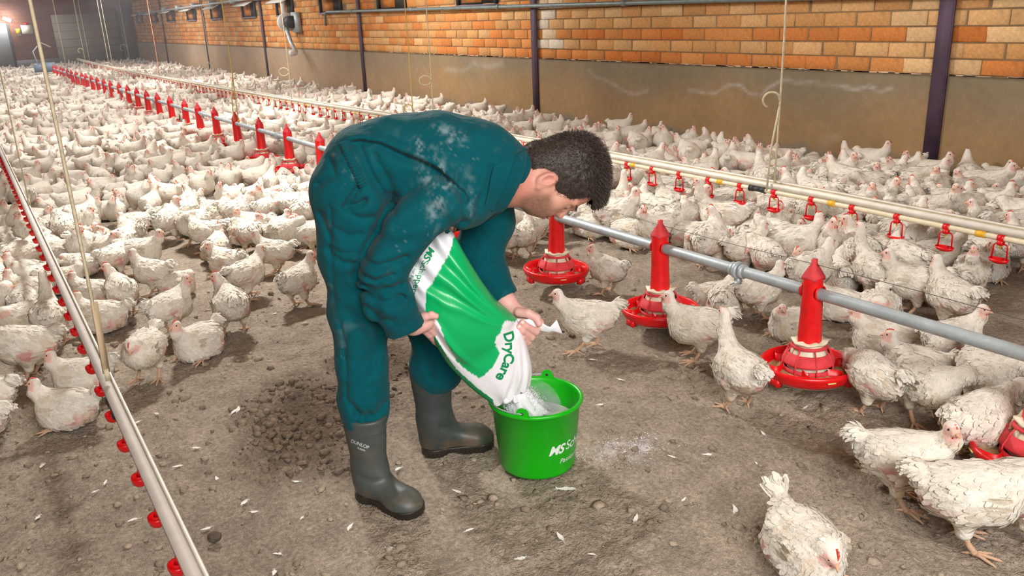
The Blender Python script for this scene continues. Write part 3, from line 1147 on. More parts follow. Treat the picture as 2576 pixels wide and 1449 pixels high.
mat_tab = mat('pale_yellow_tab', srgb(238, 222, 130), 0.5)
FEED_Y = [1.09, 1.95, 2.80, 3.65, 4.53, 5.42, 6.31, 7.21, 8.08, 8.97, 9.83, 10.73, 11.56, 12.39, 13.21, 14.11, 15.0] + [15.88 + 0.88 * k for k in range(16)]
near_lab = ['red feeder pan cut off by the right edge of the photo', 'large red feeder pan nearest on the right, with brown feed in it',
            'red feeder pan in the middle of the three whole ones right of the man', 'red feeder pan just right of the head of the man, below his nose',
            'red feeder pan hidden behind the torso of the man', 'red feeder pan behind the back of the man', 'red feeder pan behind the hips of the man',
            'red feeder pan touching the rump of the man on its left', 'second red feeder pan left of the rump of the man', 'third red feeder pan left of the rump of the man',
            'fourth red feeder pan left of the rump of the man', 'fifth red feeder pan left of the rump of the man', 'sixth red feeder pan left of the rump of the man',
            'seventh red feeder pan left of the rump of the man', 'eighth red feeder pan left of the rump of the man', 'ninth red feeder pan left of the rump of the man',
            'tenth red feeder pan left of the rump of the man']
FARL = ['eleventh', 'twelfth', 'thirteenth', 'fourteenth', 'fifteenth', 'sixteenth', 'seventeenth', 'eighteenth', 'nineteenth', 'twentieth', 'sixth last', 'fifth last', 'fourth last', 'third last', 'second last', 'last']
fp = make_feeder()
for k, y in enumerate(FEED_Y):
    t = fp if k == 0 else copy_tree(fp)
    t.location = (FX, y, feed_z(y) - 0.41 + 0.002)
    t.rotation_euler = (random.uniform(-0.02, 0.02), random.uniform(-0.03, 0.03), 0.0 if k < 5 else random.choice([0, PI]))
    lab = near_lab[k] if k < len(near_lab) else FARL[k - len(near_lab)] + ' red feeder pan along the pipe left of the rump of the man'
    tag(t, lab, 'feeder', 'red feeder pans hanging along the feed pipe')

# ------------------------------------------------------------------ right drinker line
DX = 4.06


def dr_z(y):
    return float(np.interp(y, [0, 2, 3.05, 6, 9, 12, 15, 20, 25, 30, 34, 37], [0.372, 0.372, 0.385, 0.39, 0.39, 0.36, 0.34, 0.315, 0.305, 0.32, 0.36, 0.40]))


def path_box(x0, x1, z0, z1, ys, zf, dx=0.0, y0=0.0):
    V, F = [], []
    for y in ys:
        s = dx * (y - y0)
        z = zf(y)
        V += [(x0 + s, y, z + z0), (x1 + s, y, z + z0), (x1 + s, y, z + z1), (x0 + s, y, z + z1)]
    n = len(ys)
    for i in range(n - 1):
        for j in range(4):
            F.append([4 * i + j, 4 * i + 4 + j, 4 * i + 4 + (j + 1) % 4, 4 * i + (j + 1) % 4])
    F += [[0, 1, 2, 3], [4 * n - 1, 4 * n - 2, 4 * n - 3, 4 * n - 4]]
    return np.array(V), np.array(F)


def cup_mesh(dy=0.036, drop=0.108):
    mb = MB()
    # saddle round the pipe
    mb.lathe([(0.0145, -0.016), (0.0175, -0.016), (0.0175, 0.016), (0.0145, 0.016)], 14)
    V, F, C = mb.data()
    V = np.stack([V[:, 0], V[:, 2], V[:, 1]], 1)
    mb = MB().add(V, [f[:, ::-1] for f in F])
    mb.box((-0.015, -0.012, -0.034), (0.012, 0.012, -0.012))
    for s in (-1, 1):
        mb.tube([(0, s * 0.006, -0.028), (0, s * 0.026, -0.030), (0, s * (dy - 0.003), -0.040), (0, s * dy, -drop)], [0.004, 0.004, 0.004, 0.0045], 6)
    # oval dish
    prof = [(0.0, -0.018), (0.5, -0.017), (0.85, -0.010), (1.0, 0.006), (0.94, 0.005), (0.8, -0.006), (0.45, -0.011), (0, -0.012)]
    V, F = lathe(prof, 20)
    V = V * [0.027, 0.050, 1] + [0, 0, -drop]
    mb.add(V, F)
    return mb.mesh('drinker_cup', True)


t = empty('drinker_line', (DX, 1.0, dr_z(1)))
off = -np.array([DX, 1.0, dr_z(1)])
ys = np.concatenate([np.arange(-1.0, 12, 0.5), np.arange(12, 36.6, 0.8)])
V, F = path_box(DX - 0.008, DX + 0.046, 0.018, 0.050, ys, dr_z)
obj('rail', mesh_np('rail', V, F, smooth=False), M_ALU, t, off)
V, F = path_box(DX + 0.012, DX + 0.044, 0.0502, 0.0515, ys, dr_z)
obj('rail_dust_strip', mesh_np('rail_dust_strip', V, F, smooth=False), M_ALUTOP, t, off)
V, F = path_box(DX + 0.026, DX + 0.046, 0.0517, 0.062, ys, dr_z)
obj('rail_flange', mesh_np('rail_flange', V, F, smooth=False), M_ALU, t, off)
obj('water_pipe', MB().tube([(DX, y, dr_z(y)) for y in ys], 0.0145, 14).mesh('water_pipe', True), M_CREAMPIPE, t, off)
cm = cup_mesh()
nip = MB().tube([(0, 0, -0.030), (0, 0, -0.047)], [0.0062, 0.005], 8).tube([(0, 0, -0.047), (0, 0, -0.058)], 0.0018, 5).mesh('nipple', True)
for k in range(-3, 118):
    y = 2.0 + 0.2735 * k
    if y > 33.5:
        break
    o = obj('drinker_cup', cm, M_RED, t, (0, y - 1.0, dr_z(y) - dr_z(1)))
    if k < 60:
        obj('nipple', nip, M_YELLOW, o)
clip = MB().tube([(0, -0.024, 0), (0, 0.024, 0)], 0.0172, 14).box((-0.006, -0.024, 0.0), (0.016, 0.024, 0.022)).mesh('yellow_clip')
y0 = on_x(1812, 481, DX)[1]
y1 = on_x(2464, 621, DX)[1]
stp = (y0 - y1) / 2
for k in range(-2, 40):
    y = y1 + stp * k
    if y < 33:
        obj('pipe_clip', clip, M_YELLOW, t, (0, y - 1.0, dr_z(y) - dr_z(1)))
y = on_x(1905, 500, DX)[1]
mb = MB()
for a, b, r in ((-0.055, -0.03, 0.019), (-0.03, 0.03, 0.0165), (0.03, 0.055, 0.019), (-0.062, -0.055, 0.021), (0.055, 0.062, 0.021)):
    mb.tube([(0, a, 0), (0, b, 0)], r, 14)
obj('pipe_coupling', mb.mesh('pipe_coupling'), M_BLACK, t, (0, y - 1.0, dr_z(y) - dr_z(1)))
tag(t, 'long cream drinker line with red cups between the feed pipe and the brick wall', 'drinker line')

# ------------------------------------------------------------------ left drinker line
LX, LK = 0.199, 0.0053


def lf_z(y):
    return 0.41


lf = lambda y: LX + LK * (y - 1.6)
t = empty('drinker_line', (lf(1.5), 1.5, 0.41))
off = -np.array([lf(1.5), 1.5, 0.41])
ys = np.arange(0.4, 36, 0.8)
M_ALUL = mat('pale_rail', srgb(184, 176, 168), 0.65, var=[(20, 0.92, 1.04, 4)])
V, F = path_box(LX, LX + 0.033, -0.022, -0.010, ys, lf_z, LK, 1.6)
obj('rail', mesh_np('rail', V, F, smooth=False), M_ALUL, t, off)
V, F = path_box(LX + 0.0332, LX + 0.041, -0.022, -0.003, ys, lf_z, LK, 1.6)
obj('rail_lip', mesh_np('rail_lip', V, F, smooth=False), M_ALU, t, off)
obj('water_pipe', MB().tube([(lf(y) + 0.020, y, 0.41 - 0.036) for y in ys], 0.0125, 12).mesh('water_pipe', True), M_ALUL, t, off)
cl_ = MB()
cl_.tube([(0.004, 0, 0.0), (0.000, 0, -0.014), (-0.003, 0, -0.034), (-0.004, 0, -0.048)], [0.0045, 0.0055, 0.007, 0.010], 8)
V, F = lathe([(0.0, -0.024), (0.012, -0.023), (0.019, -0.016), (0.0225, -0.002), (0.0225, 0.005), (0.020, 0.004), (0.017, -0.010), (0.011, -0.017), (0, -0.018)], 20)
cl_.add(V * [1.0, 1.15, 1] + [-0.006, 0, -0.052], F)
cml = cl_.mesh('drinker_cup', True)
LCY = on_x(445, 1415, 0.2075)[1]
for k in range(-4, 160):
    y = LCY + 0.236 * k
    if y > 30:
        break
    o = obj('drinker_cup', cml, M_RED, t, (LX + LK * (y - 1.6) + 0.014 - lf(1.5), y - 1.5, -0.034))
    if k < 30:
        obj('nipple', nip, M_YELLOW, o, (0.006, 0.0, 0.018))
p = on_x(256, 955, LX)
obj('pipe_coupling', mb.mesh('pipe_coupling'), M_BLACK, t, (lf(p[1]) - lf(1.5) + 0.016, p[1] - 1.5, -0.036))
tag(t, 'pale grey drinker rail with red cups crossing the left foreground', 'drinker line')


# ------------------------------------------------------------------ cords
def cord(px, py, x, lab, m=M_CORD, hook=None, hs=0.12, rad=0.006, twin=False, style=0):
    p = on_x(px, py, x)
    t = empty('suspension_cord', p)
    top = ceil_z(x) - p[2] + 0.03
    pts = [(0.012 * math.sin(k * 0.9) * (k not in (0, 8)) * 0.3, 0.004 * math.cos(k), top * k / 8) for k in range(9)]
    obj('rope', MB().tube(pts, rad, 6).mesh('rope', True), m, t)
    if hook is not None:
        q = on_x(hook[0], hook[1], x)[2] - p[2]
        a = np.linspace(-0.2, PI * (1.35 if style == 0 else 1.9), 16)
        w = np.array([-0.84, 0.54, 0.0])
        pts = np.array([w * hs * (0.5 - 0.5 * math.cos(b)) + np.array([0, 0, hs * (0.5 * math.sin(b)) * (0.9 if style == 0 else 0.8)]) for b in a]) + [0, 0, q]
        obj('loose_end', MB().tube(pts, rad * 1.1, 6).mesh('loose_end', True), m, t)
    if twin:
        pts = [(-0.045, 0.02, 0.0), (-0.035, 0.015, 0.25), (0, 0, 0.5)]
        obj('lower_loop', MB().tube(pts, rad, 6).mesh('lower_loop', True), m, t)
    obj('knot', MB().box((-0.007, -0.009, -0.025), (0.007, 0.009, 0.014)).mesh('knot'), M_YELLOW if twin else m, t)
    tag(t, lab, 'cord', 'cords hanging from the ceiling to the feed and drinker lines')
    return t


t = cord(268, 938, LX + 0.028, 'thick cord hanging down to the near drinker rail by the two sitting chickens', style=0, rad=0.0055)
obj('strap', MB().box((-0.011, -0.003, 0.0), (0.011, 0.003, 0.24)).mesh('strap'), mat('pale_strap', srgb(196, 172, 140), 0.7), t).rotation_euler = (0, 0.03, 0.5)
cord(72, 506, LX + 0.04, 'thin cord near the left edge, running down to the left drinker rail', rad=0.004)
cord(600, 304, FX, 'yellow cord dropping to the feed pipe left of the man', M_CORDY, twin=True)
cord(735, 256, DX + 0.02, 'cord with a small loop in front of the wall below the grey winch', M_CORD, hook=(722, 180), hs=0.14, style=1)
cord(534, 196, 5.7, 'cord with a curled end hanging left of the yellow cord', hook=(530, 163), hs=0.16, rad=0.007)
cord(402, 192, DX + 0.02, 'pink orange cord hanging to the far part of the drinker line', M_CORDP, rad=0.008)
cord(330, 176, 5.7, 'pale cord with a curled end in front of the dark door on the end wall', hook=(322, 120), hs=0.26, rad=0.009)
cord(284, 170, DX + 0.03, 'right cord of the close pair in front of the grey end door', M_CORD, hook=(282, 168), hs=0.3, rad=0.009)
cord(275, 168, DX + 0.03, 'left cord of the close pair in front of the grey end door', rad=0.009)
cord(216, 160, DX + 0.02, 'thick cord at the far end of the cream drinker line', M_CORD, hook=(214, 128), hs=0.18, rad=0.016)
cord(226, 156, DX + 0.06, 'thin cord just right of the thick cord at the far drinker end', rad=0.009)
cord(166, 166, FX + 0.1, 'cord hanging above the motor at the far end of the feed pipe', rad=0.009)
cord(1040, 300, DX + 0.02, 'cord hanging behind the back of the man, left one of two', M_CORDY, hook=(1036, 272), hs=0.09)
cord(1092, 310, DX + 0.02, 'cord with a big curl hanging behind the back of the man, right one of two', M_CORD, hook=(1086, 202), hs=0.12, style=1)
cord(1948, 478, DX + 0.02, 'cream cord with a curled end in front of the wall on the right', M_CORD, hook=(1955, 250), hs=0.10, twin=True)

# ------------------------------------------------------------------ the man
FOOT = np.array([1.02, 2.25, 0.0])
HD = np.array([FOOT[0], FOOT[1]]) / np.hypot(FOOT[0], FOOT[1])     # away from the camera
SD = np.array([HD[1], -HD[0]])                                     # to the right, his facing direction
DEPTH = float(project(FOOT + [0, 0, 0.8])[0, 2])
PXM = DEPTH / FPX


def to_local(P):
    P = np.atleast_2d(P) - FOOT
    return np.stack([P[:, :2] @ SD, P[:, :2] @ HD, P[:, 2]], 1)


def to_world(L):
    L = np.atleast_2d(L)
    return np.column_stack([L[:, :1] * SD + L[:, 1:2] * HD, L[:, 2]]) + FOOT


def M(px, py, d=0.0):
    """local (side, depth, height) of the point seen at (px, py) at depth offset d from the plane through his feet"""
    v = ray(px, py)
    t = (FOOT[:2] @ HD + d - CAM[:2] @ HD) / (v[:2] @ HD)
    return to_local(CAM + v * t)[0]


def rp(r, d=0.0):
    return r * PXM * (1 + d / DEPTH)


ROTM = math.atan2(SD[1], SD[0])
person = empty('person', tuple(FOOT), ROTM)
# empty's local x axis = SD, local y axis = HD  (right handed with z up)
tag(person, 'man in a teal coverall and dark rubber boots bending over the green bucket', 'person')


BOOT_AT = []
for _heel, _toe in (((905, 1235), (1052, 1302)), ((1056, 1141), (1242, 1120))):
    _h, _t = on_z(*_heel), on_z(*_toe)
    _dv = _t - _h
    _ln = np.hypot(_dv[0], _dv[1])
    BOOT_AT.append((to_local(np.array([*(_h + _dv / _ln * 0.012)[:2], 0.0]))[0], math.atan2(_dv[1], _dv[0]) - ROTM, _ln / 0.285))


def in_boot(k, x, z, r):
    """a point of boot k (x forward from the heel, z up) as (px, py, r px, depth) for chain()"""
    L0, a, sc = BOOT_AT[k]
    p = L0 + np.array([math.cos(a) * x * sc * 1.03, math.sin(a) * x * sc * 1.03, z])
    q = project(to_world(p))[0]
    return (q[0], q[1], r / PXM / (1 + p[1] / DEPTH), p[1])


DB = 0.11           # depth of the middle of the trunk


def chain(P, pts, k, f=None):
    d = None
    for a, b in zip(pts[:-1], pts[1:]):
        c = cap(P, M(a[0], a[1], a[3]), M(b[0], b[1], b[3]), rp(a[2], a[3]), rp(b[2], b[3]))
        d = c if d is None else smin(d, c, k)
    return d


# head frame (local axes): u = towards the crown, f = the way the face points, w = depth
HU = np.array([math.cos(0.17), 0.06, math.sin(0.17)])
HU /= np.linalg.norm(HU)
HF = np.array([math.sin(0.17), 0.05, -math.cos(0.17)])
HF -= HU * (HF @ HU)
HF /= np.linalg.norm(HF)
HW = np.cross(HU, HF)
if HW[1] < 0:
    HW = -HW
HB = np.stack([HU, HF, HW])


def head_sdf(P):
    d = ell(P, M(1424, 424, DB), (0.118, 0.105, 0.079), HB)
    d = smin(d, ell(P, M(1450, 458, DB), (0.085, 0.072, 0.070), HB), 0.03)
    d = smin(d, ell(P, M(1385, 492, DB), (0.085, 0.060, 0.062), HB), 0.03)         # cheeks
    d = smin(d, cap(P, M(1368, 478, DB - 0.052), M(1334, 512, DB - 0.030), 0.024, 0.020), 0.02)   # jaw, near side
    d = smin(d, cap(P, M(1368, 478, DB + 0.052), M(1334, 512, DB + 0.030), 0.024, 0.020), 0.02)
    d = smin(d, ell(P, M(1337, 519, DB), (0.026, 0.026, 0.030), HB), 0.025)        # chin
    d = smin(d, ell(P, M(1368, 528, DB), (0.030, 0.022, 0.034), HB), 0.02)         # mouth
    d = smin(d, cap(P, M(1430, 521, DB), M(1409, 540, DB), 0.009, 0.0135), 0.014)  # nose
    for s in (-1, 1):
        d = smin(d, ell(P, M(1402, 535, DB + s * 0.013), (0.010, 0.008, 0.008), HB), 0.006)
        d = smin(d, cap(P, M(1443, 524, DB + s * 0.012), M(1446, 510, DB + s * 0.050), 0.010, 0.009), 0.014)  # brows
        d = -smin(-d, ell(P, M(1428, 523, DB + s * 0.034), (0.014, 0.010, 0.016), HB), 0.010)   # eye sockets
        d = smin(d, ell(P, M(1427, 515, DB + s * 0.033), (0.013, 0.013, 0.014), HB), 0.004)     # eye lids
        d = smin(d, ell(P, M(1400, 506, DB + s * 0.048), (0.026, 0.020, 0.018), HB), 0.02)      # cheek bones
    # lips
    d = smin(d, ell(P, M(1377, 546, DB), (0.006, 0.006, 0.022), HB), 0.006)
    d = smin(d, ell(P, M(1367, 546, DB), (0.006, 0.006, 0.020), HB), 0.006)
    d = d + 0.0035 * np.exp(-(((P - M(1372, 549, DB)) @ HU) / 0.003) ** 2) * (((P - M(1372, 549, DB)) ** 2).sum(1) < 0.0012)
    return d


def ear_sdf(P, s):
    c = M(1376, 452, DB + s * 0.077)
    tilt = HB.copy()
    d = ell(P, c, (0.034, 0.021, 0.010), tilt)
    d = np.maximum(d, -ell(P, c + HF * 0.001 + HU * 0.004 + np.array([0, s * 0.008, 0]), (0.021, 0.012, 0.009), tilt))
    d = smin(d, ell(P, M(1357, 469, DB + s * 0.075), (0.012, 0.009, 0.008), HB), 0.006)
    return d


def finger(P, pts, k=0.004):
    d = None
    for a, b in zip(pts[:-1], pts[1:]):
        c = cap(P, M(*a[:2], a[3]), M(*b[:2], b[3]), rp(a[2], a[3]), rp(b[2], b[3]))
        d = c if d is None else smin(d, c, k)
    return d


# far hand (his left), clutching the twisted corner of the sack
LHAND = [
    [(1345, 797, 11, 0.030), (1358, 812, 11, 0.012), (1348, 834, 10.5, -0.022), (1322, 820, 9.5, -0.045), (1314, 811, 8.5, -0.047)],   # index
    [(1338, 803, 11, 0.034), (1352, 826, 11, 0.012), (1336, 848, 10.5, -0.018), (1314, 832, 9.5, -0.045), (1306, 822, 8.5, -0.046)],  # middle
    [(1328, 808, 11, 0.036), (1342, 838, 10.5, 0.014), (1328, 859, 10, -0.010), (1314, 848, 9, -0.036), (1309, 839, 8, -0.038)],      # ring
    [(1318, 812, 10, 0.036), (1332, 846, 9.5, 0.016), (1322, 866, 9, -0.006), (1316, 862, 8.5, -0.026), (1313, 853, 7.5, -0.030)],   # little
]
LTHUMB = [(1305, 786, 13, 0.012), (1328, 788, 12, -0.006), (1350, 800, 11, -0.018), (1356, 814, 9, -0.028)]
# near hand (his right), under the side of the sack
RHAND = [
    [(1082, 806, 11, -0.075), (1108, 812, 10.5, -0.040), (1122, 828, 10, 0.010), (1130, 838, 9, 0.045)],
    [(1076, 814, 11, -0.075), (1100, 826, 10.5, -0.040), (1114, 842, 10, 0.008), (1124, 852, 9, 0.045)],
    [(1068, 820, 11, -0.075), (1092, 836, 10.5, -0.042), (1106, 854, 10, 0.004), (1116, 862, 9, 0.038)],
    [(1060, 824, 10, -0.075), (1080, 842, 9.5, -0.044), (1094, 858, 9, -0.004), (1102, 866, 8, 0.026)],
]
RTHUMB = [(1052, 806, 13, -0.085), (1070, 796, 12, -0.100), (1086, 792, 10.5, -0.108), (1098, 795, 9, -0.106)]

NEARARM = [(1135, 490, 42, -0.04), (1105, 508, 42, -0.07), (1022, 570, 36, -0.115), (952, 682, 32, -0.12), (978, 756, 33, -0.115), (1015, 808, 27, -0.098), (1040, 818, 24, -0.085), (1060, 815, 22, -0.078)]
FARARM = [(1230, 500, 56, 0.27), (1207, 640, 44, 0.26), (1236, 702, 34, 0.19), (1272, 757, 24, 0.125), (1298, 784, 20, 0.09)]
for _f in LHAND + [LTHUMB]:
    for _i in range(len(_f)):
        _f[_i] = (*_f[_i][:3], _f[_i][3] + 0.05)


def body_sdf(P):
    d = None
    for s in (-0.075, 0.075):
        c = chain(P, [(905, 470, 66, DB + s), (1000, 412, 66, DB + s), (1110, 408, 74, DB + s), (1195, 430, 74, DB + s), (1245, 450, 60, DB + s * 0.6)], 0.05)
        d = c if d is None else smin(d, c, 0.06)
    d = smin(d, chain(P, [(1235, 445, 62, DB), (1300, 455, 58, DB), (1352, 448, 55, DB)], 0.03), 0.05)     # neck
    d = smin(d, head_sdf(P), 0.025)
    d = smin(d, chain(P, [(910, 490, 58, 0.05), (908, 770, 48, 0.0), (912, 930, 40, 0.0), in_boot(0, 0.047, 0.27, 0.034), in_boot(0, 0.05, 0.12, 0.030), in_boot(0, 0.07, 0.07, 0.032), in_boot(0, 0.19, 0.05, 0.026)], 0.03), 0.04)
    d = smin(d, chain(P, [(950, 500, 78, 0.22), (1078, 790, 54, 0.22), (1100, 910, 40, 0.23), in_boot(1, 0.047, 0.30, 0.036), in_boot(1, 0.05, 0.12, 0.034), in_boot(1, 0.07, 0.07, 0.032), in_boot(1, 0.19, 0.05, 0.026)], 0.03), 0.04)
    d = smin(d, chain(P, NEARARM, 0.02), 0.03)
    d = smin(d, chain(P, FARARM, 0.02), 0.03)
    # palms
    d = smin(d, chain(P, [(1298, 784, 18, 0.09), (1322, 794, 17, 0.084), (1340, 806, 13, 0.082)], 0.01), 0.012)
    d = smin(d, chain(P, [(1305, 792, 15, 0.088), (1320, 812, 12, 0.088)], 0.01), 0.012)
    d = smin(d, chain(P, [(1050, 815, 21, -0.08), (1074, 812, 17, -0.075)], 0.01), 0.012)
    hands = None
    for fl in LHAND + [LTHUMB] + RHAND + [RTHUMB]:
        c = finger(P, fl)
        hands = c if hands is None else np.minimum(hands, c)
    d = smin(d, hands, 0.008)
    for s in (-1, 1):
        d = smin(d, ear_sdf(P, s), 0.012)
    return d


def fine_axis(a, b, coarse, fine, ranges):
    out = [a]
    while out[-1] < b:
        x = out[-1]
        st = fine if any(lo - coarse <= x <= hi for lo, hi in ranges) else coarse
        out.append(x + st)
    return np.array(out)


h0, h1 = M(1305, 330, DB), M(1535, 545, DB)
g0, g1 = M(1295, 870, 0.0), M(1372, 770, 0.0)
q0, q1 = M(1040, 870, -0.08), M(1135, 785, -0.08)
sx = fine_axis(-0.32, 0.72, 0.011, 0.0038, [(g0[0], h1[0] + 0.02), (q0[0], q1[0])])
dy = fine_axis(-0.30, 0.50, 0.011, 0.0040, [(-0.09, 0.215)])
zz = fine_axis(0.0, 1.28, 0.011, 0.0038, [(g0[2] - 0.01, g1[2] + 0.02), (h1[2] - 0.03, h0[2] + 0.02)])
V, Q = sdf_mesh(body_sdf, sx, dy, zz)
# skin colours: ruddy neck and ear, stubble, lips, darker lids
pw = project(to_world(V))
skin = np.tile(np.array(srgb(206, 152, 132)[:3]), (len(V), 1))
red = np.array(srgb(204, 120, 108)[:3])
pink = np.array(srgb(226, 176, 168)[:3])
stub = np.array(srgb(128, 92, 74)[:3])


def blend(c, tgt, m):
    m = np.clip(m, 0, 1)[:, None]
    return c * (1 - m) + tgt * m


skin = blend(skin, red, 0.55 * np.exp(-((pw[:, 0] - 1310) / 34) ** 2) * (pw[:, 1] < 520))
skin = blend(skin, red, 0.6 * np.exp(-(((pw[:, 0] - 1384) / 16) ** 2 + ((pw[:, 1] - 446) / 22) ** 2)))
skin = blend(skin, red, 0.5 * np.exp(-(((pw[:, 0] - 1404) / 14) ** 2 + ((pw[:, 1] - 545) / 12) ** 2)))
skin = blend(skin, red, 0.35 * np.exp(-(((pw[:, 0] - 1465) / 30) ** 2 + ((pw[:, 1] - 508) / 20) ** 2)))
BEARD = [(1338, 488), (1352, 480), (1362, 492), (1386, 488), (1392, 512), (1380, 526), (1396, 545), (1380, 556), (1330, 548), (1308, 520), (1306, 500)]
beard = np.mean([in_poly(pw[:, 0] + a_, pw[:, 1] + b_, BEARD) for a_ in (-9, -4, 0, 4, 9) for b_ in (-9, -4, 0, 4, 9)], axis=0) * (V[:, 0] > 0.3)
skin = blend(skin, stub, 0.9 * beard * (0.9 + 0.2 * fbm(V, 160, 2, 301)))
lips = (np.abs((V - M(1372, 547, DB)) @ HU) < 0.010) & (np.abs((V - M(1372, 547, DB)) @ HW) < 0.022) & ((V - M(1372, 540, DB)) @ HF > 0.0)
skin = blend(skin, np.array(srgb(178, 104, 98)[:3]), 0.6 * lips)
hand = (V[:, 2] < 0.70) & (V[:, 2] > 0.4)
skin = np.where(hand[:, None], blend(skin, pink, np.full(len(V), 0.8)), skin)
tipm = np.zeros(len(V))
for fl in LHAND + RHAND:
    tipm = np.maximum(tipm, np.exp(-(((V - M(fl[-1][0], fl[-1][1], fl[-1][3])) ** 2).sum(1)) / 0.013 ** 2))
skin = blend(skin, np.array(srgb(224, 140, 134)[:3]), 0.55 * tipm)
M_SKIN = mat('skin', attr=True, rough=0.5, sss=0.06, bump=[(220, 0.12, 0.002, 3)], var=[(120, 0.95, 1.04, 3)])
body = obj('body', mesh_np('body', V, Q, skin), M_SKIN, person)
BODY_V, BODY_Q = V, Q
# finger nails of the visible hand
M_NAIL = mat('nail', srgb(236, 196, 186), 0.3)
for fl in LHAND:
    a, b = M(fl[-2][0], fl[-2][1], fl[-2][3]), M(fl[-1][0], fl[-1][1], fl[-1][3])
    ax_ = (b - a) / np.linalg.norm(b - a)
    n_ = np.array([0.1, -1, 0.25])
    n_ -= ax_ * (n_ @ ax_)
    n_ /= np.linalg.norm(n_)
    w_ = np.cross(ax_, n_)
    r_ = rp(fl[-1][2], 0)
    mb = MB()
    g = np.linspace(-1, 1, 5)
    Vn = np.array([b + ax_ * (r_ * 0.35 + 0.0045 * u * (1 - 0.25 * v * v)) + w_ * v * r_ * 0.62 + n_ * (r_ * math.sqrt(max(0.1, 1 - 0.35 * v * v - 0.12 * (u + 1) ** 2)) * 1.0 + 0.0002) for u in g for v in g])
    i = np.arange(4)[:, None] * 5
    j = np.arange(4)[None]
    mb.add(Vn, np.stack([i + j, i + j + 1, i + j + 6, i + j + 5], -1).reshape(-1, 4))
    obj('finger_nail', mb.mesh('finger_nail', True), M_NAIL, person)

# ---- coverall
def line_sz(pxs, d=0.0):
    return np.array([M(a, b, d)[[0, 2]] for a, b in pxs])


# (polyline in the photo, width m, depth m: + groove, - ridge)
FOLDS = [
    ([(885, 362), (905, 357), (960, 365), (1010, 388), (1060, 405), (1100, 425), (1140, 460), (1164, 488)], 0.010, 0.014, -0.06),   # pleat under the yoke
    ([(880, 352), (960, 352), (1030, 378), (1090, 405), (1130, 432)], 0.016, -0.008, -0.06),
    ([(905, 375), (930, 430), (965, 490), (985, 520)], 0.012, 0.012, -0.08),
    ([(935, 385), (975, 450), (990, 500)], 0.014, 0.009, -0.08),
    ([(985, 505), (955, 560), (935, 600), (912, 640), (890, 690)], 0.012, 0.012, -0.1),   # between trunk and sleeve
    ([(900, 470), (870, 515), (905, 510), (918, 500)], 0.009, 0.012, -0.08),                # pocket slot
    ([(868, 520), (900, 545), (935, 545)], 0.010, 0.007, -0.08),
    ([(830, 405), (842, 440), (812, 460), (800, 470)], 0.008, 0.008, -0.08),
    ([(836, 402), (858, 395), (880, 372)], 0.010, -0.006, -0.08),
    ([(832, 520), (835, 570), (830, 620), (836, 690), (842, 760)], 0.005, 0.004, -0.08),    # side seam
    ([(855, 800), (868, 860), (872, 930), (872, 1000)], 0.005, 0.005, -0.05),
    ([(805, 540), (822, 580), (830, 600)], 0.010, 0.006, -0.08),
    ([(850, 575), (880, 590), (905, 585)], 0.012, 0.006, -0.08),
    ([(828, 622), (860, 632), (895, 630)], 0.006, 0.005, -0.08),
    ([(828, 634), (862, 655), (890, 658)], 0.010, 0.007, -0.08),
    ([(935, 700), (950, 760), (955, 830), (945, 900)], 0.018, 0.008, -0.08),
    ([(880, 780), (920, 850), (940, 930)], 0.020, 0.007, -0.06),
    ([(885, 1010), (905, 1035), (940, 1045), (965, 1020)], 0.012, 0.008, -0.05),
    ([(930, 1030), (925, 1060), (922, 1080)], 0.010, 0.008, -0.05),
    ([(900, 1030), (895, 1055), (905, 1075)], 0.010, 0.006, -0.05),
    ([(1000, 560), (1045, 535), (1090, 520)], 0.018, 0.006, -0.14),       # sleeve creases
    ([(950, 600), (990, 610), (1030, 600)], 0.018, 0.006, -0.16),
    ([(915, 660), (950, 668), (985, 660), (1020, 648)], 0.010, 0.010, -0.18),
    ([(900, 690), (945, 705), (985, 690)], 0.009, 0.010, -0.18),
    ([(895, 715), (950, 735), (1005, 722)], 0.011, 0.010, -0.18),
    ([(915, 745), (970, 760), (1010, 752)], 0.012, 0.009, -0.18),
    ([(960, 720), (1000, 745), (1030, 770)], 0.012, 0.007, -0.18),
    ([(925, 775), (955, 800), (985, 800)], 0.012, 0.007, -0.16),
    ([(1085, 640), (1110, 600), (1170, 560)], 0.012, 0.008, -0.14),
    ([(1100, 540), (1130, 560), (1150, 590)], 0.020, 0.007, -0.14),
    ([(1164, 488), (1166, 520), (1160, 560)], 0.010, 0.006, -0.14),
    ([(1232, 412), (1222, 450), (1205, 490), (1195, 520)], 0.006, 0.005, -0.06),
    ([(1175, 470), (1165, 420), (1150, 380)], 0.025, 0.004, -0.06),
    ([(1000, 330), (1080, 335), (1160, 330)], 0.04, 0.004, -0.06),
    ([(1060, 850), (1075, 900), (1085, 950)], 0.016, 0.006, 0.16),
]
FOLDS_SZ = [(line_sz(p, d), w, a, d) for p, w, a, d in FOLDS]


def torso_cover(P):
    d = None
    for s in (-0.085, 0.085):
        c = chain(P, [(884, 468, 90, DB + s), (925, 424, 96, DB + s), (1005, 398, 96, DB + s), (1100, 394, 104, DB + s), (1195, 415, 106, DB + s), (1252, 444, 86, DB + s * 0.75), (1278, 462, 62, DB + s * 0.4)], 0.04)
        d = c if d is None else smin(d, c, 0.07)
    # loose front of the coverall hanging under the chest
    d = smin(d, chain(P, [(960, 500, 70, DB), (1090, 480, 66, DB), (1190, 500, 50, DB)], 0.05), 0.06)
    return d


COL_N = M(1373, 498, DB) - M(1240, 440, DB)
COL_N /= np.linalg.norm(COL_N)
COL_C = M(1284, 440, DB)
CUFF_NA, CUFF_NB = M(1016, 824, -0.10), M(955, 690, -0.12)
CUFF_FA, CUFF_FB = M(1270, 750, 0.135), M(1228, 686, 0.18)


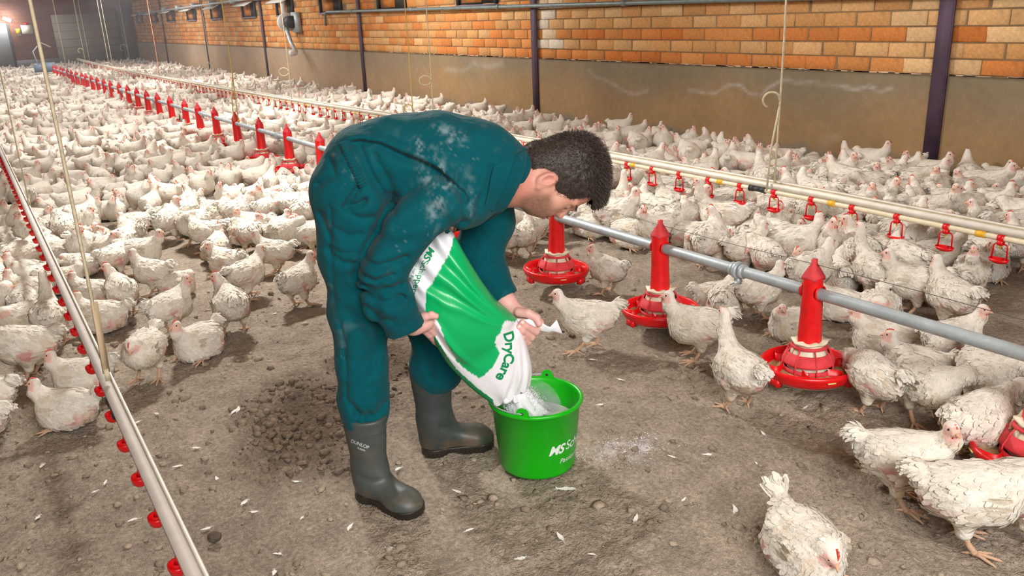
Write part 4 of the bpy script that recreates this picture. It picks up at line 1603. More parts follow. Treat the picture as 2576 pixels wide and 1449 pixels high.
def cover_sdf(P):
    d = torso_cover(P)
    # opening for the neck
    d = np.maximum(d, (P - COL_C) @ COL_N)
    d = np.maximum(d, -cap(P, M(1262, 452, DB), M(1360, 462, DB), rp(66), rp(66)))
    leg_n = chain(P, [(888, 505, 96, 0.0), (900, 640, 90, 0.0), (905, 790, 73, 0.0), (909, 920, 63, 0.0), (911, 1000, 61, 0.0), (918, 1035, 54, 0.0), in_boot(0, 0.047, 0.30, 0.050), in_boot(0, 0.047, 0.24, 0.042)], 0.04)
    leg_f = chain(P, [(955, 515, 92, 0.22), (1020, 660, 84, 0.22), (1086, 800, 68, 0.22), (1100, 885, 60, 0.23), (1104, 930, 55, 0.235), in_boot(1, 0.050, 0.335, 0.060), in_boot(1, 0.047, 0.27, 0.046)], 0.04)
    legs = np.minimum(leg_n, leg_f)
    d = smin(d, legs, 0.05)
    arm_n = chain(P, [(1162, 494, 82, -0.02), (1118, 508, 76, -0.07), (1026, 574, 62, -0.115), (951, 686, 65, -0.125)], 0.03)
    fore_n = chain(P, [(951, 686, 65, -0.125), (974, 756, 63, -0.12), (1022, 836, 55, -0.095)], 0.03)
    ax1 = (CUFF_NA - CUFF_NB) / np.linalg.norm(CUFF_NA - CUFF_NB)
    fore_n = np.maximum(fore_n, (P - CUFF_NA) @ ax1)
    hollow = np.maximum(chain(P, [(985, 752, 50, -0.115), (1040, 872, 44, -0.08)], 0.02), -((P - CUFF_NA) @ ax1 + 0.035))
    fore_n = np.maximum(fore_n, -hollow)
    arm_n = smin(arm_n, fore_n, 0.02)
    d = smin(d, arm_n, 0.022)
    arm_f = chain(P, [(1215, 470, 84, 0.25), (1228, 555, 64, 0.27), (1203, 642, 58, 0.26), (1226, 690, 49, 0.20), (1283, 775, 38, 0.11)], 0.03)
    ax2 = (CUFF_FA - CUFF_FB) / np.linalg.norm(CUFF_FA - CUFF_FB)
    arm_f = np.maximum(arm_f, (P - CUFF_FA) @ ax2)
    hol = np.maximum(chain(P, [(1248, 715, 31, 0.165), (1290, 785, 31, 0.10)], 0.02), -((P - CUFF_FA) @ ax2 + 0.03))
    arm_f = np.maximum(arm_f, -hol)
    d = smin(d, arm_f, 0.03)
    # folds, seams and pleats worked into the cloth
    near = np.abs(d) < 0.05
    Pn = P[near]
    dd = d[near]
    gv = np.zeros(len(Pn))
    for pts, w, a, dep in FOLDS_SZ:
        r = dist_poly2(Pn[:, 0], Pn[:, 2], pts)
        side = sstep(dep + 0.16, dep + 0.09, Pn[:, 1]) if dep < 0.1 else 1.0
        gv = gv + 1.8 * a * np.exp(-(r / w) ** 2) * side
    dd = dd + np.clip(gv, -0.02, 0.024)
    # soft wrinkles
    Qn = Pn * np.array([1.0, 1.0, 0.75])
    dd = dd + 0.008 * fbm(Qn, 7, 2, 401) + 0.008 * (np.abs(fbm(Qn, 9, 2, 402)) - 0.25)
    d = d.copy()
    d[near] = dd
    # elastic waist band: fine gathers
    return d


sx = axis(-0.33, 0.45, 0.0062)
dy = axis(-0.30, 0.50, 0.0075)
zz = axis(0.24, 1.29, 0.0062)
V, Q = sdf_mesh(cover_sdf, sx, dy, zz)
pw = project(to_world(V))
teal = np.array(srgb(0, 76, 84)[:3])
c = np.tile(teal, (len(V), 1)) * (1 + 0.12 * fbm(V, 6, 3, 411)[:, None])
dust = np.array([0.42, 0.52, 0.55])
x, y = pw[:, 0], pw[:, 1]
near_side = V[:, 1] < DB + 0.02
msk = np.zeros(len(V))
for pts, w, a in (([(1090, 320), (1125, 330), (1150, 350), (1160, 345)], 16, 0.55), ([(1150, 335), (1135, 355)], 12, 0.75),
                  ([(1055, 370), (1085, 395), (1110, 430), (1130, 440)], 22, 0.7), ([(1075, 440), (1120, 460), (1100, 500), (1095, 520)], 26, 0.62),
                  ([(1090, 540), (1085, 580)], 14, 0.5), ([(870, 430), (885, 440)], 10, 0.4), ([(1180, 430), (1190, 500), (1185, 540)], 12, 0.3)):
    msk = np.maximum(msk, a * np.exp(-(dist_poly2(x, y, pts) / w) ** 2))
stre = vnoise(np.column_stack([x * 0.9 + y * 0.45, y * 0.9 - x * 0.45]) / np.array([5.0, 16.0]), 1.0, 412)
msk = msk * sstep(-0.25, 0.8, fbm(V, 55, 3, 413) + 0.6 * stre) * near_side * 0.68
msk = np.maximum(msk, 0.10 * sstep(0.3, 0.8, fbm(V, 16, 3, 414)) * (V[:, 2] > 0.55))
spk = sstep(0.62, 0.72, vnoise(V, 240, 415)) * sstep(0.1, 0.5, fbm(V, 10, 2, 416)) * 0.16
c = blend(c, dust, np.maximum(msk, spk * (V[:, 2] > 0.5)))
M_CLOTH = mat('coverall_cloth', attr=True, rough=0.9, spec=0.12, sheen=0.06, bump=[(14, 0.55, 0.025, 4), (420, 0.2, 0.0012, 2)], var=[(30, 0.93, 1.05, 4)])
cover = obj('coverall', mesh_np('coverall', V, Q, c), M_CLOTH, person)
COVER_V, COVER_Q = V, Q

# collar: a turned-down band round the neck with a pointed lapel on the near side
TEALM = mat('collar_cloth', tuple(list(teal) + [1]), 0.9, spec=0.12, sheen=0.06, bump=[(40, 0.15, 0.006, 4), (420, 0.2, 0.0012, 2)])
fr_z = COL_N
fr_x = np.array([0, 1.0, 0]) - fr_z * fr_z[1]
fr_x /= np.linalg.norm(fr_x)
fr_y = np.cross(fr_z, fr_x)            # roughly up (back of the neck)
if fr_y[2] < 0:
    fr_y = -fr_y
rings = []
nA = 48
C0 = M(1286, 441, DB)
for r, z, tip in ((rp(64), 0.022, 0.0), (rp(69), 0.026, 0.0), (rp(74), 0.018, 0.0), (rp(80), -0.012, 0.35), (rp(86), -0.044, 1.0), (rp(83), -0.046, 1.0), (rp(76), -0.012, 0.35), (rp(62), 0.014, 0.0)):
    ring = []
    for k in range(nA):
        a = -PI / 2 + 0.22 + (2 * PI - 0.44) * k / (nA - 1)          # gap at the throat
        thr = max(0.0, -math.sin(a)) ** 2
        rr = r * (1.0 + 0.10 * thr)
        zoff = z + tip * (0.012 * thr + 0.0)
        ring.append(C0 + fr_x * rr * math.cos(a) * 1.04 + fr_y * rr * math.sin(a) * 1.06 + fr_z * (zoff + 0.006 * math.sin(3 * a)))
    rings.append(ring)
V = np.array(rings).reshape(-1, 3)
m_ = len(rings)
F = []
for i in range(m_):
    for k in range(nA - 1):
        F.append([i * nA + k, i * nA + k + 1, ((i + 1) % m_) * nA + k + 1, ((i + 1) % m_) * nA + k])
me = mesh_np('collar', V, np.array(F))
obj('collar', me, TEALM, person)
# dark undershirt at the throat
M_SHIRT = mat('undershirt', srgb(70, 62, 72), 0.9)
obj('undershirt', MB().add(*[(lambda VF: (VF[0], VF[1]))(tube([M(1250, 500, DB), M(1262, 508, DB), M(1282, 503, DB - 0.02)], [0.03, 0.03, 0.022], 12))][0]).mesh('undershirt', True), M_SHIRT, person)

# surface lookups for things sewn on
BV_COVER = BVHTree.FromPolygons([tuple(v) for v in to_world(COVER_V)], [tuple(q) for q in COVER_Q])


def hit(bv, px, py, lift=0.0):
    v = ray(px, py)
    v = v / np.linalg.norm(v)
    loc, nor, idx, dist = bv.ray_cast(Vector(CAM), Vector(v))
    if loc is None:
        return None
    n = np.array(nor)
    if n @ v > 0:
        n = -n
    return np.array(loc) + n * lift, n


# the turned-down collar flap and its point on the near side
LAP_O = [(1326, 371), (1257, 393), (1239, 431), (1229, 484), (1219, 526)]
LAP_I = [(1322, 374), (1302, 384), (1287, 417), (1268, 470), (1240, 530)]
LV = []
dl = None
for u in np.linspace(0, 1, 25):
    for v in np.linspace(0, 1, 9):
        A_ = np.array([np.interp(u, np.linspace(0, 1, 5), [p_[i_] for p_ in LAP_O]) for i_ in (0, 1)])
        B_ = np.array([np.interp(u, np.linspace(0, 1, 5), [p_[i_] for p_ in LAP_I]) for i_ in (0, 1)])
        q_ = A_ * (1 - v) + B_ * v
        hh = hit(BV_COVER, q_[0], q_[1], 0.015 - 0.006 * v)
        if hh is not None:
            L_ = to_local(hh[0])[0]
            if dl is None or abs(L_[1] - dl) < 0.05:
                dl = L_[1]
        LV.append(M(q_[0], q_[1], dl if dl is not None else DB - 0.10))
LV = np.array(LV)
LV[:, 1] = 0.5 * LV[:, 1] + 0.5 * np.convolve(np.pad(LV[:, 1], 9, mode='edge'), np.ones(19) / 19, 'valid')
i = np.arange(24)[:, None] * 9
j = np.arange(8)[None]
QQ = np.stack([i + j, i + j + 1, i + j + 10, i + j + 9], -1).reshape(-1, 4)
LV2 = LV + np.array([0, 0.006, 0])
edge = [k_ for k_ in range(9)] + [9 * k_ + 8 for k_ in range(1, 25)] + [24 * 9 + k_ for k_ in range(7, -1, -1)] + [9 * k_ for k_ in range(23, 0, -1)]
EQ = np.array([[edge[k_], edge[(k_ + 1) % len(edge)], edge[(k_ + 1) % len(edge)] + len(LV), edge[k_] + len(LV)] for k_ in range(len(edge))])
obj('collar_flap', mesh_np('collar_flap', np.concatenate([LV, LV2]), [np.concatenate([QQ, (QQ + len(LV))[:, ::-1], EQ])]), TEALM, person)

# elastic gathers of the waist band
band = [(872, 352), (884, 372), (894, 392), (903, 414), (910, 430)]
V, F = [], []
ribs = []
mb = MB()
for k in range(34):
    f = k / 33
    x0 = np.interp(f, [0, 0.25, 0.5, 0.75, 1], [886, 897, 908, 922, 936]) - 14
    y0 = np.interp(f, [0, 0.25, 0.5, 0.75, 1], [356, 378, 402, 430, 462])
    pts = []
    for u in np.linspace(0, 1, 4):
        hh = hit(BV_COVER, x0 - 20 + 22 * u, y0 + 10 - 10 * u + (0.6 if k % 2 else -0.6), 0.0005 + 0.0025 * math.sin(PI * u))
        if hh is not None:
            pts.append(to_local(hh[0])[0])
    if len(pts) == 4:
        mb.tube(pts, [0.0018, 0.003, 0.003, 0.0018], 5)
obj('waist_gathers', mb.mesh('waist_gathers', True), TEALM, person)
# snap button on the far cuff
hh = hit(BV_COVER, 1262, 750, 0.002)
if hh is not None:
    p_, n_ = hh
    b = obj('cuff_button', MB().lathe([(0.0, 0.003), (0.0028, 0.003), (0.0034, 0.0022), (0.0052, 0.0024), (0.006, 0.001), (0.006, -0.002)], 20).mesh('cuff_button', True), mat('white_button', srgb(226, 226, 230), 0.35), person)
    b.location = to_local(p_)[0]
    b.rotation_euler = (Vector((float(n_[:2] @ SD), float(n_[:2] @ HD), float(n_[2])))).to_track_quat('Z', 'Y').to_euler()
    obj('button_hole', MB().lathe([(0.0, 0.0034), (0.0022, 0.0033)], 12).mesh('button_hole'), M_BLACK, b)

# ---- hair: a short cap plus strands
HAIRLINE = [(1312, 372), (1318, 400), (1326, 440), (1338, 430), (1352, 425), (1372, 424), (1388, 432), (1396, 446), (1396, 470), (1394, 492), (1412, 494), (1432, 502), (1452, 500), (1478, 497), (1492, 505), (1486, 520), (1500, 532), (1516, 520), (1560, 470), (1560, 300), (1300, 300)]


def hair_mask(P, grow=0.0):
    """1 on the hairy part of the head, both sides mirrored about the middle plane of the head"""
    w = (P - M(1424, 424, DB)) @ HW
    Pn = P - 2 * np.maximum(w, 0)[:, None] * HW      # mirror the far side to the near side
    q = project(to_world(Pn))
    return in_poly(q[:, 0], q[:, 1], HAIRLINE)


def hair_sdf(P):
    d = ell(P, M(1424, 424, DB), (0.118, 0.105, 0.079), HB)
    d = smin(d, ell(P, M(1450, 458, DB), (0.085, 0.072, 0.070), HB), 0.03)
    d = smin(d, ell(P, M(1350, 410, DB), (0.05, 0.058, 0.062), HB), 0.04)
    # longer on top and at the fringe
    t = (P - M(1424, 424, DB)) @ HU
    grow = 0.004 + 0.011 * sstep(0.0, 0.10, t)
    d = d - grow
    d = smin(d, cap(P, M(1498, 492, DB - 0.03), M(1498, 494, DB + 0.03), 0.026, 0.026), 0.03)
    return d + 0.003 * fbm(P, 70, 3, 421)


a0, a1 = M(1300, 560, DB), M(1550, 300, DB)
V, Q = sdf_mesh(hair_sdf, axis(a0[0], a1[0], 0.0035), axis(DB - 0.12, DB + 0.12, 0.004), axis(a0[2], a1[2], 0.0035))
hm = hair_mask(V)
Q = Q[hm[Q].all(1)]
used = np.unique(Q)
rem = np.full(len(V), -1)
rem[used] = np.arange(len(used))
V, Q = V[used], rem[Q]
N = vnormals(V, Q)
hc = np.array(srgb(66, 54, 48)[:3])
M_HAIR = mat('hair', attr=True, rough=0.55, spec=0.4, bump=[(160, 0.5, 0.004, 3)])
hair = obj('hair', mesh_np('hair', V, Q, np.tile(hc * 0.85, (len(V), 1))), M_HAIR, person)
fc = V[Q].mean(1)
fn = N[Q].mean(1)
fa = np.linalg.norm(np.cross(V[Q[:, 1]] - V[Q[:, 0]], V[Q[:, 3]] - V[Q[:, 0]]), axis=1)
ns = 15000
ii = RNG.choice(len(Q), ns, p=fa / fa.sum())
base_ = fc[ii] + RNG.normal(0, 0.0015, (ns, 3))
nn = fn[ii] / (np.linalg.norm(fn[ii], axis=1)[:, None] + 1e-9)
t_ = (base_ - M(1424, 424, DB)) @ HU
flow = HF * 0.55 - HU * 0.25
flow = np.where((t_ < 0.03)[:, None], -HU * 0.8 + HF * 0.1, HF * 0.7 + HU * 0.05)
dirv = nn * 0.75 + flow * 0.75 + RNG.normal(0, 0.28, (ns, 3))
dirv /= np.linalg.norm(dirv, axis=1)[:, None]
ln = (0.006 + 0.012 * sstep(-0.02, 0.09, t_)) * (0.7 + 0.6 * RNG.random(ns))
side = np.cross(dirv, RNG.normal(0, 1, (ns, 3)))
side /= np.linalg.norm(side, axis=1)[:, None] + 1e-9
wv = 0.0007
Vs = np.stack([base_ - nn * 0.003 - side * wv, base_ - nn * 0.003 + side * wv, base_ + dirv * ln[:, None] * 0.6 + side * wv * 0.8, base_ + dirv * ln[:, None] * 0.6 - side * wv * 0.8,
               base_ + (dirv * 0.9 + flow * 0.25) * ln[:, None]], 1)
k5 = np.arange(ns)[:, None] * 5
Fq = np.array([0, 1, 2, 3]) + k5
Ft = np.array([3, 2, 4]) + k5
hcol = np.repeat(hc * (0.7 + 0.9 * RNG.random((ns, 1)) ** 1.5), 5, 0)
stuff(obj('hair_strands', mesh_np('hair_strands', Vs.reshape(-1, 3), [Fq, Ft], hcol), M_HAIR, hair))
# eyebrows
mb = MB()
for s in (-1, 1):
    for k in range(60):
        f = k / 59
        p_ = M(1448 + 2 * f, 529 - 14 * f, DB + s * (0.012 + 0.042 * f)) + RNG.normal(0, 0.0016, 3)
        mb.tube([p_, p_ + HF * 0.004 + HW * s * 0.005 - HU * 0.001], [0.0009, 0.0003], 4, hc * 1.6)
stuff(obj('eyebrow_hairs', mb.mesh('eyebrow_hairs'), M_HAIR, person))

# ---- boots
def boot_sdf(P):
    P = np.asarray(P)
    E = np.array([0.84, 1.10, 1.0])
    sh = cap(P * E, (0.042, 0, 0.33), (0.044, 0, 0.13), 0.066, 0.051)
    sh = smin(sh, cap(P * E, (0.044, 0, 0.13), (0.036, 0, 0.055), 0.051, 0.044), 0.03)
    ft = cap(P * [1, 1.0, 1], (0.06, 0, 0.075), (0.19, 0.004, 0.045), 0.046, 0.044)
    ft = smin(ft, ell(P, (0.205, 0.005, 0.043), (0.062, 0.047, 0.042)), 0.03)
    d = smin(sh, ft, 0.045)
    d = d + 0.004 * np.exp(-((P[:, 2] - 0.125 + 0.3 * (P[:, 0] - 0.05)) / 0.016) ** 2) * (P[:, 0] > 0.06)
    d = d - 0.0028 * np.exp(-((P[:, 2] - 0.338) / 0.010) ** 2)
    for r0, dz in ((0.262, 0.0), (0.225, 0.0)):
        zc_ = r0 + 0.55 * np.minimum(np.abs(P[:, 0] - 0.05) * 0.9, 0.06)
        d = d - 0.0016 * np.exp(-((P[:, 2] - zc_) / 0.003) ** 2)
    d = d - 0.003 * np.exp(-((P[:, 2] - 0.032) / 0.007) ** 2)
    d = np.maximum(d, 0.022 - P[:, 2])
    d = np.maximum(d, P[:, 2] - 0.345)
    return np.maximum(d, -cap(P * E, (0.042, 0, 0.42), (0.043, 0, 0.20), 0.0615, 0.046))


def sole_sdf(P):
    Q2 = P * [1, 1, 0]
    d = np.minimum(cap(Q2, (0.045, 0, 0), (0.05, 0, 0), 0.050, 0.050), cap(Q2, (0.05, 0, 0), (0.215, 0.005, 0), 0.042, 0.052))
    d = np.maximum(d, np.abs(P[:, 2] - 0.016) - 0.016)
    arch = np.exp(-((P[:, 0] - 0.11) / 0.022) ** 2)
    d = np.maximum(d, -(P[:, 2] - 0.014 * arch) - 0.0)
    gr = 0.003 * (np.sin(P[:, 0] * 420) > 0.2) * (P[:, 2] < 0.018)
    return d + gr * (np.abs(d) < 0.02)


BV_, BQ_ = sdf_mesh(boot_sdf, axis(-0.05, 0.29, 0.005), axis(-0.09, 0.09, 0.005), axis(0.0, 0.37, 0.005))
SV_, SQ_ = sdf_mesh(sole_sdf, axis(-0.03, 0.29, 0.0045), axis(-0.07, 0.07, 0.0045), axis(-0.01, 0.045, 0.0045))
bc = np.tile(np.array(srgb(74, 82, 80)[:3]), (len(BV_), 1))
M_BOOT = mat('boot_rubber', attr=True, rough=0.48, spec=0.5, var=[(20, 0.85, 1.1, 5)], bump=[(60, 0.12, 0.004, 4)], rough_var=0.15)
mud = np.array(srgb(120, 98, 72)[:3])
BOOTS = []
for kk, (heel, toe, lab, muddy) in enumerate((((905, 1235), (1052, 1302), 'right boot, nearest the camera', 0.35), ((1056, 1141), (1242, 1120), 'left boot, muddier, toe behind the bucket', 0.8))):
    L0_, a_, sc_ = BOOT_AT[kk]
    cm_ = np.clip((1 - sstep(0.02, 0.16, BV_[:, 2])) * 0.9 * muddy + 0.0, 0, 1) * sstep(-0.3, 0.4, fbm(BV_ + kk, 22, 4, 431 + kk))
    cm_ = np.maximum(cm_, muddy * 0.6 * sstep(0.15, 0.6, fbm(BV_ + kk, 9, 4, 441 + kk)) * (BV_[:, 2] < 0.26))
    cm_ = np.maximum(cm_, 0.5 * sstep(0.1, 0.5, fbm(BV_, 60, 3, 445)) * (BV_[:, 0] > 0.15))
    bcol = blend(bc * (0.9 if kk == 0 else 0.62), mud * (1.0 if kk == 0 else 0.75), cm_)
    root = obj('boot', mesh_np('boot', BV_ * [1, 1, 1], BQ_, bcol), M_BOOT, person)
    root.location = L0_
    root.rotation_euler = (0, 0, a_)
    root.scale = (sc_ * 1.03, sc_ * (1.12 if kk == 0 else 1.12), 0.88 if kk == 0 else 1.02)
    so = obj('sole', mesh_np('sole', SV_, SQ_, np.tile(np.array(srgb(40, 34, 28)[:3]), (len(SV_), 1))), M_BOOT, root)
    root['label'] = lab
    BOOTS.append(root)

# ------------------------------------------------------------------ the sack
ST = [((996, 648), (1120, 552), 0.030), ((1014, 702), (1143, 590), 0.050), ((1046, 766), (1176, 650), 0.075), ((1074, 818), (1212, 708), 0.090), ((1096, 866), (1254, 762), 0.090),
      ((1124, 910), (1300, 803), 0.078), ((1160, 950), (1319, 850), 0.066), ((1200, 986), (1334, 905), 0.054), ((1226, 1006), (1337, 936), 0.044), ((1243, 1019), (1334, 963), 0.034)]
SDEP = [0.02, 0.01, 0.0, 0.0, 0.01, 0.03, 0.03, 0.03, 0.03, 0.03]
nu, nv = 150, 150
tt = np.linspace(0, len(ST) - 1, nu)
kk = np.arange(len(ST))


def spl(vals):
    """smooth (Catmull-Rom) interpolation of station values"""
    vals = np.asarray(vals, float)
    i = np.clip(np.floor(tt).astype(int), 0, len(vals) - 2)
    f = (tt - i)
    p0, p1, p2, p3 = vals[np.maximum(i - 1, 0)], vals[i], vals[i + 1], vals[np.minimum(i + 2, len(vals) - 1)]
    return 0.5 * (2 * p1 + (p2 - p0) * f + (2 * p0 - 5 * p1 + 4 * p2 - p3) * f ** 2 + (3 * p1 - p0 - 3 * p2 + p3) * f ** 3)


Lx, Ly = spl([s_[0][0] for s_ in ST]), spl([s_[0][1] for s_ in ST])
Rx, Ry = spl([s_[1][0] for s_ in ST]), spl([s_[1][1] for s_ in ST])
Th, Dp = spl([s_[2] for s_ in ST]), spl(SDEP)
LP = np.array([M(a, b, d) for a, b, d in zip(Lx, Ly, Dp)])
RPT = np.array([M(a, b, d) for a, b, d in zip(Rx, Ry, Dp)])
th = np.arange(nv) * 2 * PI / nv
V = []
for i in range(nu):
    c0, hx = (LP[i] + RPT[i]) / 2, (RPT[i] - LP[i]) / 2
    ax_ = LP[min(i + 1, nu - 1)] + RPT[min(i + 1, nu - 1)] - LP[max(i - 1, 0)] - RPT[max(i - 1, 0)]
    n_ = np.cross(hx, ax_)
    n_ /= np.linalg.norm(n_)
    if n_[1] > 0:
        n_ = -n_                                  # towards the camera
    f = i / (nu - 1)
    cs = np.sign(np.cos(th)) * np.abs(np.cos(th)) ** 0.85
    sn = np.sign(np.sin(th)) * np.abs(np.sin(th)) ** 0.75
    s = np.cos(th)                                # -1 left edge .. 1 right edge
    fold = np.zeros(nv)
    # creases fanning out from the pinched right corner and from the grip on the left
    for ang, amp, wd in ((0.62, 0.012, 0.10), (0.30, -0.010, 0.09), (-0.02, 0.011, 0.10), (-0.35, -0.008, 0.10), (-0.62, 0.008, 0.09)):
        df = (f - 0.555)
        line = 1.0 - (1.0 - ang) * np.abs(df) * 2.4
        fold += amp * np.exp(-((s - line) / (wd + 0.10 * abs(df))) ** 2) * (1 - np.exp(-(df / 0.05) ** 2)) * (1 if df < 0 else 0.6)
    fold += 0.014 * np.exp(-((s - (-0.62 + 0.9 * (f - 0.35))) / 0.10) ** 2) * math.exp(-((f - 0.40) / 0.16) ** 2)
    fold -= 0.016 * np.exp(-((s - (-0.80 + 0.9 * (f - 0.35))) / 0.08) ** 2) * math.exp(-((f - 0.38) / 0.15) ** 2)
    fold += 0.007 * np.sin(s * 9 + 4 * f) * sstep(0.62, 0.95, f) * 0.6
    fold += 0.006 * np.sin(s * 13 + 2) * (1 - sstep(0.05, 0.3, f))
    pinch = math.exp(-((f - 0.555) / 0.035) ** 2) * np.exp(-((s - 1) / 0.25) ** 2)
    thick = Th[i] * (1 - 0.5 * pinch)
    V.append(c0 + cs[:, None] * hx + (sn * (thick + fold))[:, None] * n_)
V = np.concatenate(V)
V += 0.0028 * fbm(V, 16, 3, 501)[:, None] * np.array([0.3, 1.0, 0.3])
i = np.arange(nu - 1)[:, None] * nv
j = np.arange(nv)[None]
k = (j + 1) % nv
Q = np.stack([i + j, i + k, i + nv + k, i + nv + j], -1).reshape(-1, 4)
# close the top
topc = V[:nv].mean(0)
V = np.concatenate([V, topc[None]])
T = np.stack([np.full(nv, len(V) - 1), (np.arange(nv) + 1) % nv, np.arange(nv)], 1)
# inner lip at the mouth
mouth = V[(nu - 1) * nv:nu * nv]
mc = mouth.mean(0)
axm = (LP[-1] + RPT[-1] - LP[-8] - RPT[-8])
axm /= np.linalg.norm(axm)
inn = mc + (mouth - mc) * 0.90 - axm * 0.012
inn2 = mc + (mouth - mc) * 0.80 - axm * 0.09
b0 = (nu - 1) * nv
n0 = len(V)
V = np.concatenate([V, inn, inn2])
jj = np.arange(nv)
kk2 = (jj + 1) % nv
Q2 = np.concatenate([np.stack([b0 + jj, b0 + kk2, n0 + kk2, n0 + jj], 1), np.stack([n0 + jj, n0 + kk2, n0 + nv + kk2, n0 + nv + jj], 1)])
pq = project(to_world(V))
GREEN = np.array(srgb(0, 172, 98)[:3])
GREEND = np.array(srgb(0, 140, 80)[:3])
WHITE = np.array(srgb(232, 232, 236)[:3])
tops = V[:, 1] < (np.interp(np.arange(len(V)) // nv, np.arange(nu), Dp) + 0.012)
px_, py_ = pq[:, 0], pq[:, 1]
WHITE_TOP = [(980, 540), (1136, 540), (1144, 592), (1139, 604), (1136, 622), (1127, 645), (1112, 668), (1101, 688), (1094, 700), (1085, 716), (1073, 724), (1071, 748), (1069, 790), (1064, 800), (985, 760)]
GREENP = [(1136, 590), (1160, 560), (1320, 800), (1301, 803), (1296, 810), (1284, 808), (1274, 806), (1264, 816), (1262, 828), (1258, 838), (1247, 849), (1245, 858), (1250, 878), (1256, 890), (1244, 918), (1226, 938), (1206, 952), (1190, 942), (1170, 928), (1150, 910), (1136, 888), (1122, 862), (1109, 826), (1098, 806), (1084, 790), (1070, 790), (1072, 724), (1094, 700), (1112, 668), (1136, 622)]
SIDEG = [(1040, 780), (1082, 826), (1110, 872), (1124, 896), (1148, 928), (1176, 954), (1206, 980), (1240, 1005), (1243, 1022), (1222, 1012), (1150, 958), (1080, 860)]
col = np.tile(WHITE, (len(V), 1))
inside_print = in_poly(px_, py_, GREENP) & ~in_poly(px_, py_, WHITE_TOP)
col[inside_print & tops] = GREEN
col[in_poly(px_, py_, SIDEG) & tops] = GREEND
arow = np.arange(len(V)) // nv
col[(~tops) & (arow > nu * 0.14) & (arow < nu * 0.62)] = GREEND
M_SACK = mat('sack_film', attr=True, rough=0.33, spec=0.5, bump=[(35, 0.12, 0.006, 3)], rough_var=0.08)
person_inv = person.matrix_world
sroot = empty('powder_sack', tuple(FOOT), ROTM)
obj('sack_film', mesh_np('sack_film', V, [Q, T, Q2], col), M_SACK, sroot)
tag(sroot, 'green and white plastic sack held under the arm of the man, pouring white powder', 'sack')
BV_SACK = BVHTree.FromPolygons([tuple(v) for v in to_world(V)], [tuple(q) for q in np.concatenate([Q, Q2])])

# twisted corner sticking out of his fist
tl = [(1298, 806, 6, 10), (1310, 808, 7, 11), (1326, 812, 10, 10), (1345, 815, 17, 6), (1362, 821, 19, 5), (1378, 828, 14, 5), (1386, 828, 8, 5), (1396, 825, 15, 4), (1408, 823, 22, 3)]
VV = []
for q, (px, py, hw, tk) in enumerate(tl):
    c0 = M(px, py, 0.035)
    a_ = 0.5 + 0.34 * q
    for b in np.arange(12) * 2 * PI / 12:
        e = np.array([math.cos(b) * hw, math.sin(b) * tk * 0.5])
        r_ = 0.35 * math.sin(a_ * 2)
        ex, ey = e[0] * math.cos(r_) - e[1] * math.sin(r_), e[0] * math.sin(r_) + e[1] * math.cos(r_)
        VV.append(c0 + np.array([-0.35 * ex * PXM, ey * PXM * 1.4, ex * PXM]))
VV = np.array(VV)
i = np.arange(len(tl) - 1)[:, None] * 12
j = np.arange(12)[None]
k = (j + 1) % 12
cw = np.tile(WHITE, (len(VV), 1))
pv = project(to_world(VV))
cw[in_poly(pv[:, 0], pv[:, 1], [(1322, 806), (1338, 800), (1334, 809), (1328, 811)])] = GREEN
obj('twisted_corner', mesh_np('twisted_corner', VV, [np.stack([i + j, i + k, i + 12 + k, i + 12 + j], -1).reshape(-1, 4)], cw), M_SACK, sroot)


# ------------------------------------------------------------------ lettering laid on curved surfaces
def text_mesh2d(s, shear=0.0, bold=0.0, spacing=1.0):
    cu = bpy.data.curves.new('lettering', 'FONT')
    cu.body = s
    cu.size = 1.0
    cu.shear = shear
    cu.offset = bold
    cu.space_character = spacing
    cu.resolution_u = 5
    o = bpy.data.objects.new('lettering_tmp', cu)
    COL.objects.link(o)
    dg = bpy.context.evaluated_depsgraph_get()
    me = bpy.data.meshes.new_from_object(o.evaluated_get(dg))
    bpy.data.objects.remove(o, do_unlink=True)
    bm = bmesh.new()
    bm.from_mesh(me)
    bmesh.ops.triangulate(bm, faces=bm.faces)
    for _ in range(3):
        es = [e for e in bm.edges if e.calc_length() > 0.16]
        if es:
            bmesh.ops.subdivide_edges(bm, edges=es, cuts=1)
            bmesh.ops.triangulate(bm, faces=bm.faces)
    V = np.array([v.co for v in bm.verts])
    F = [[v.index for v in f.verts] for f in bm.faces]
    bm.free()
    bpy.data.meshes.remove(me)
    return V, np.array(F)


def letter_on(bv, name, s, fpos, m, parent, lift=0.0012, shear=0.0, bold=0.0, local=True, spacing=1.0):
    """fpos maps the flat letter coordinates (x, y arrays) to photo points; each vertex is dropped on the surface there"""
    V, F = text_mesh2d(s, shear, bold, spacing)
    P = fpos(V[:, 0], V[:, 1])
    out, ok = [], []
    for a, b in P:
        h_ = hit(bv, a, b, lift)
        ok.append(h_ is not None)
        out.append(h_[0] if h_ is not None else CAM * 0)
    ok = np.array(ok)
    out = np.array(out)
    F = F[ok[F].all(1)]
    if len(F) == 0:
        return None
    L = to_local(out) if local else out
    # drop faces that jumped over an edge of the surface
    e = np.linalg.norm(L[F[:, 0]] - L[F[:, 1]], axis=1) + np.linalg.norm(L[F[:, 1]] - L[F[:, 2]], axis=1)
    F = F[e < 0.08]
    return obj(name, mesh_np(name, L, F, smooth=False), m, parent)


def straight(o_, ux, uy, size):
    return lambda x, y: np.column_stack([o_[0] + size * (x * ux[0] + y * uy[0]), o_[1] + size * (x * ux[1] + y * uy[1])])


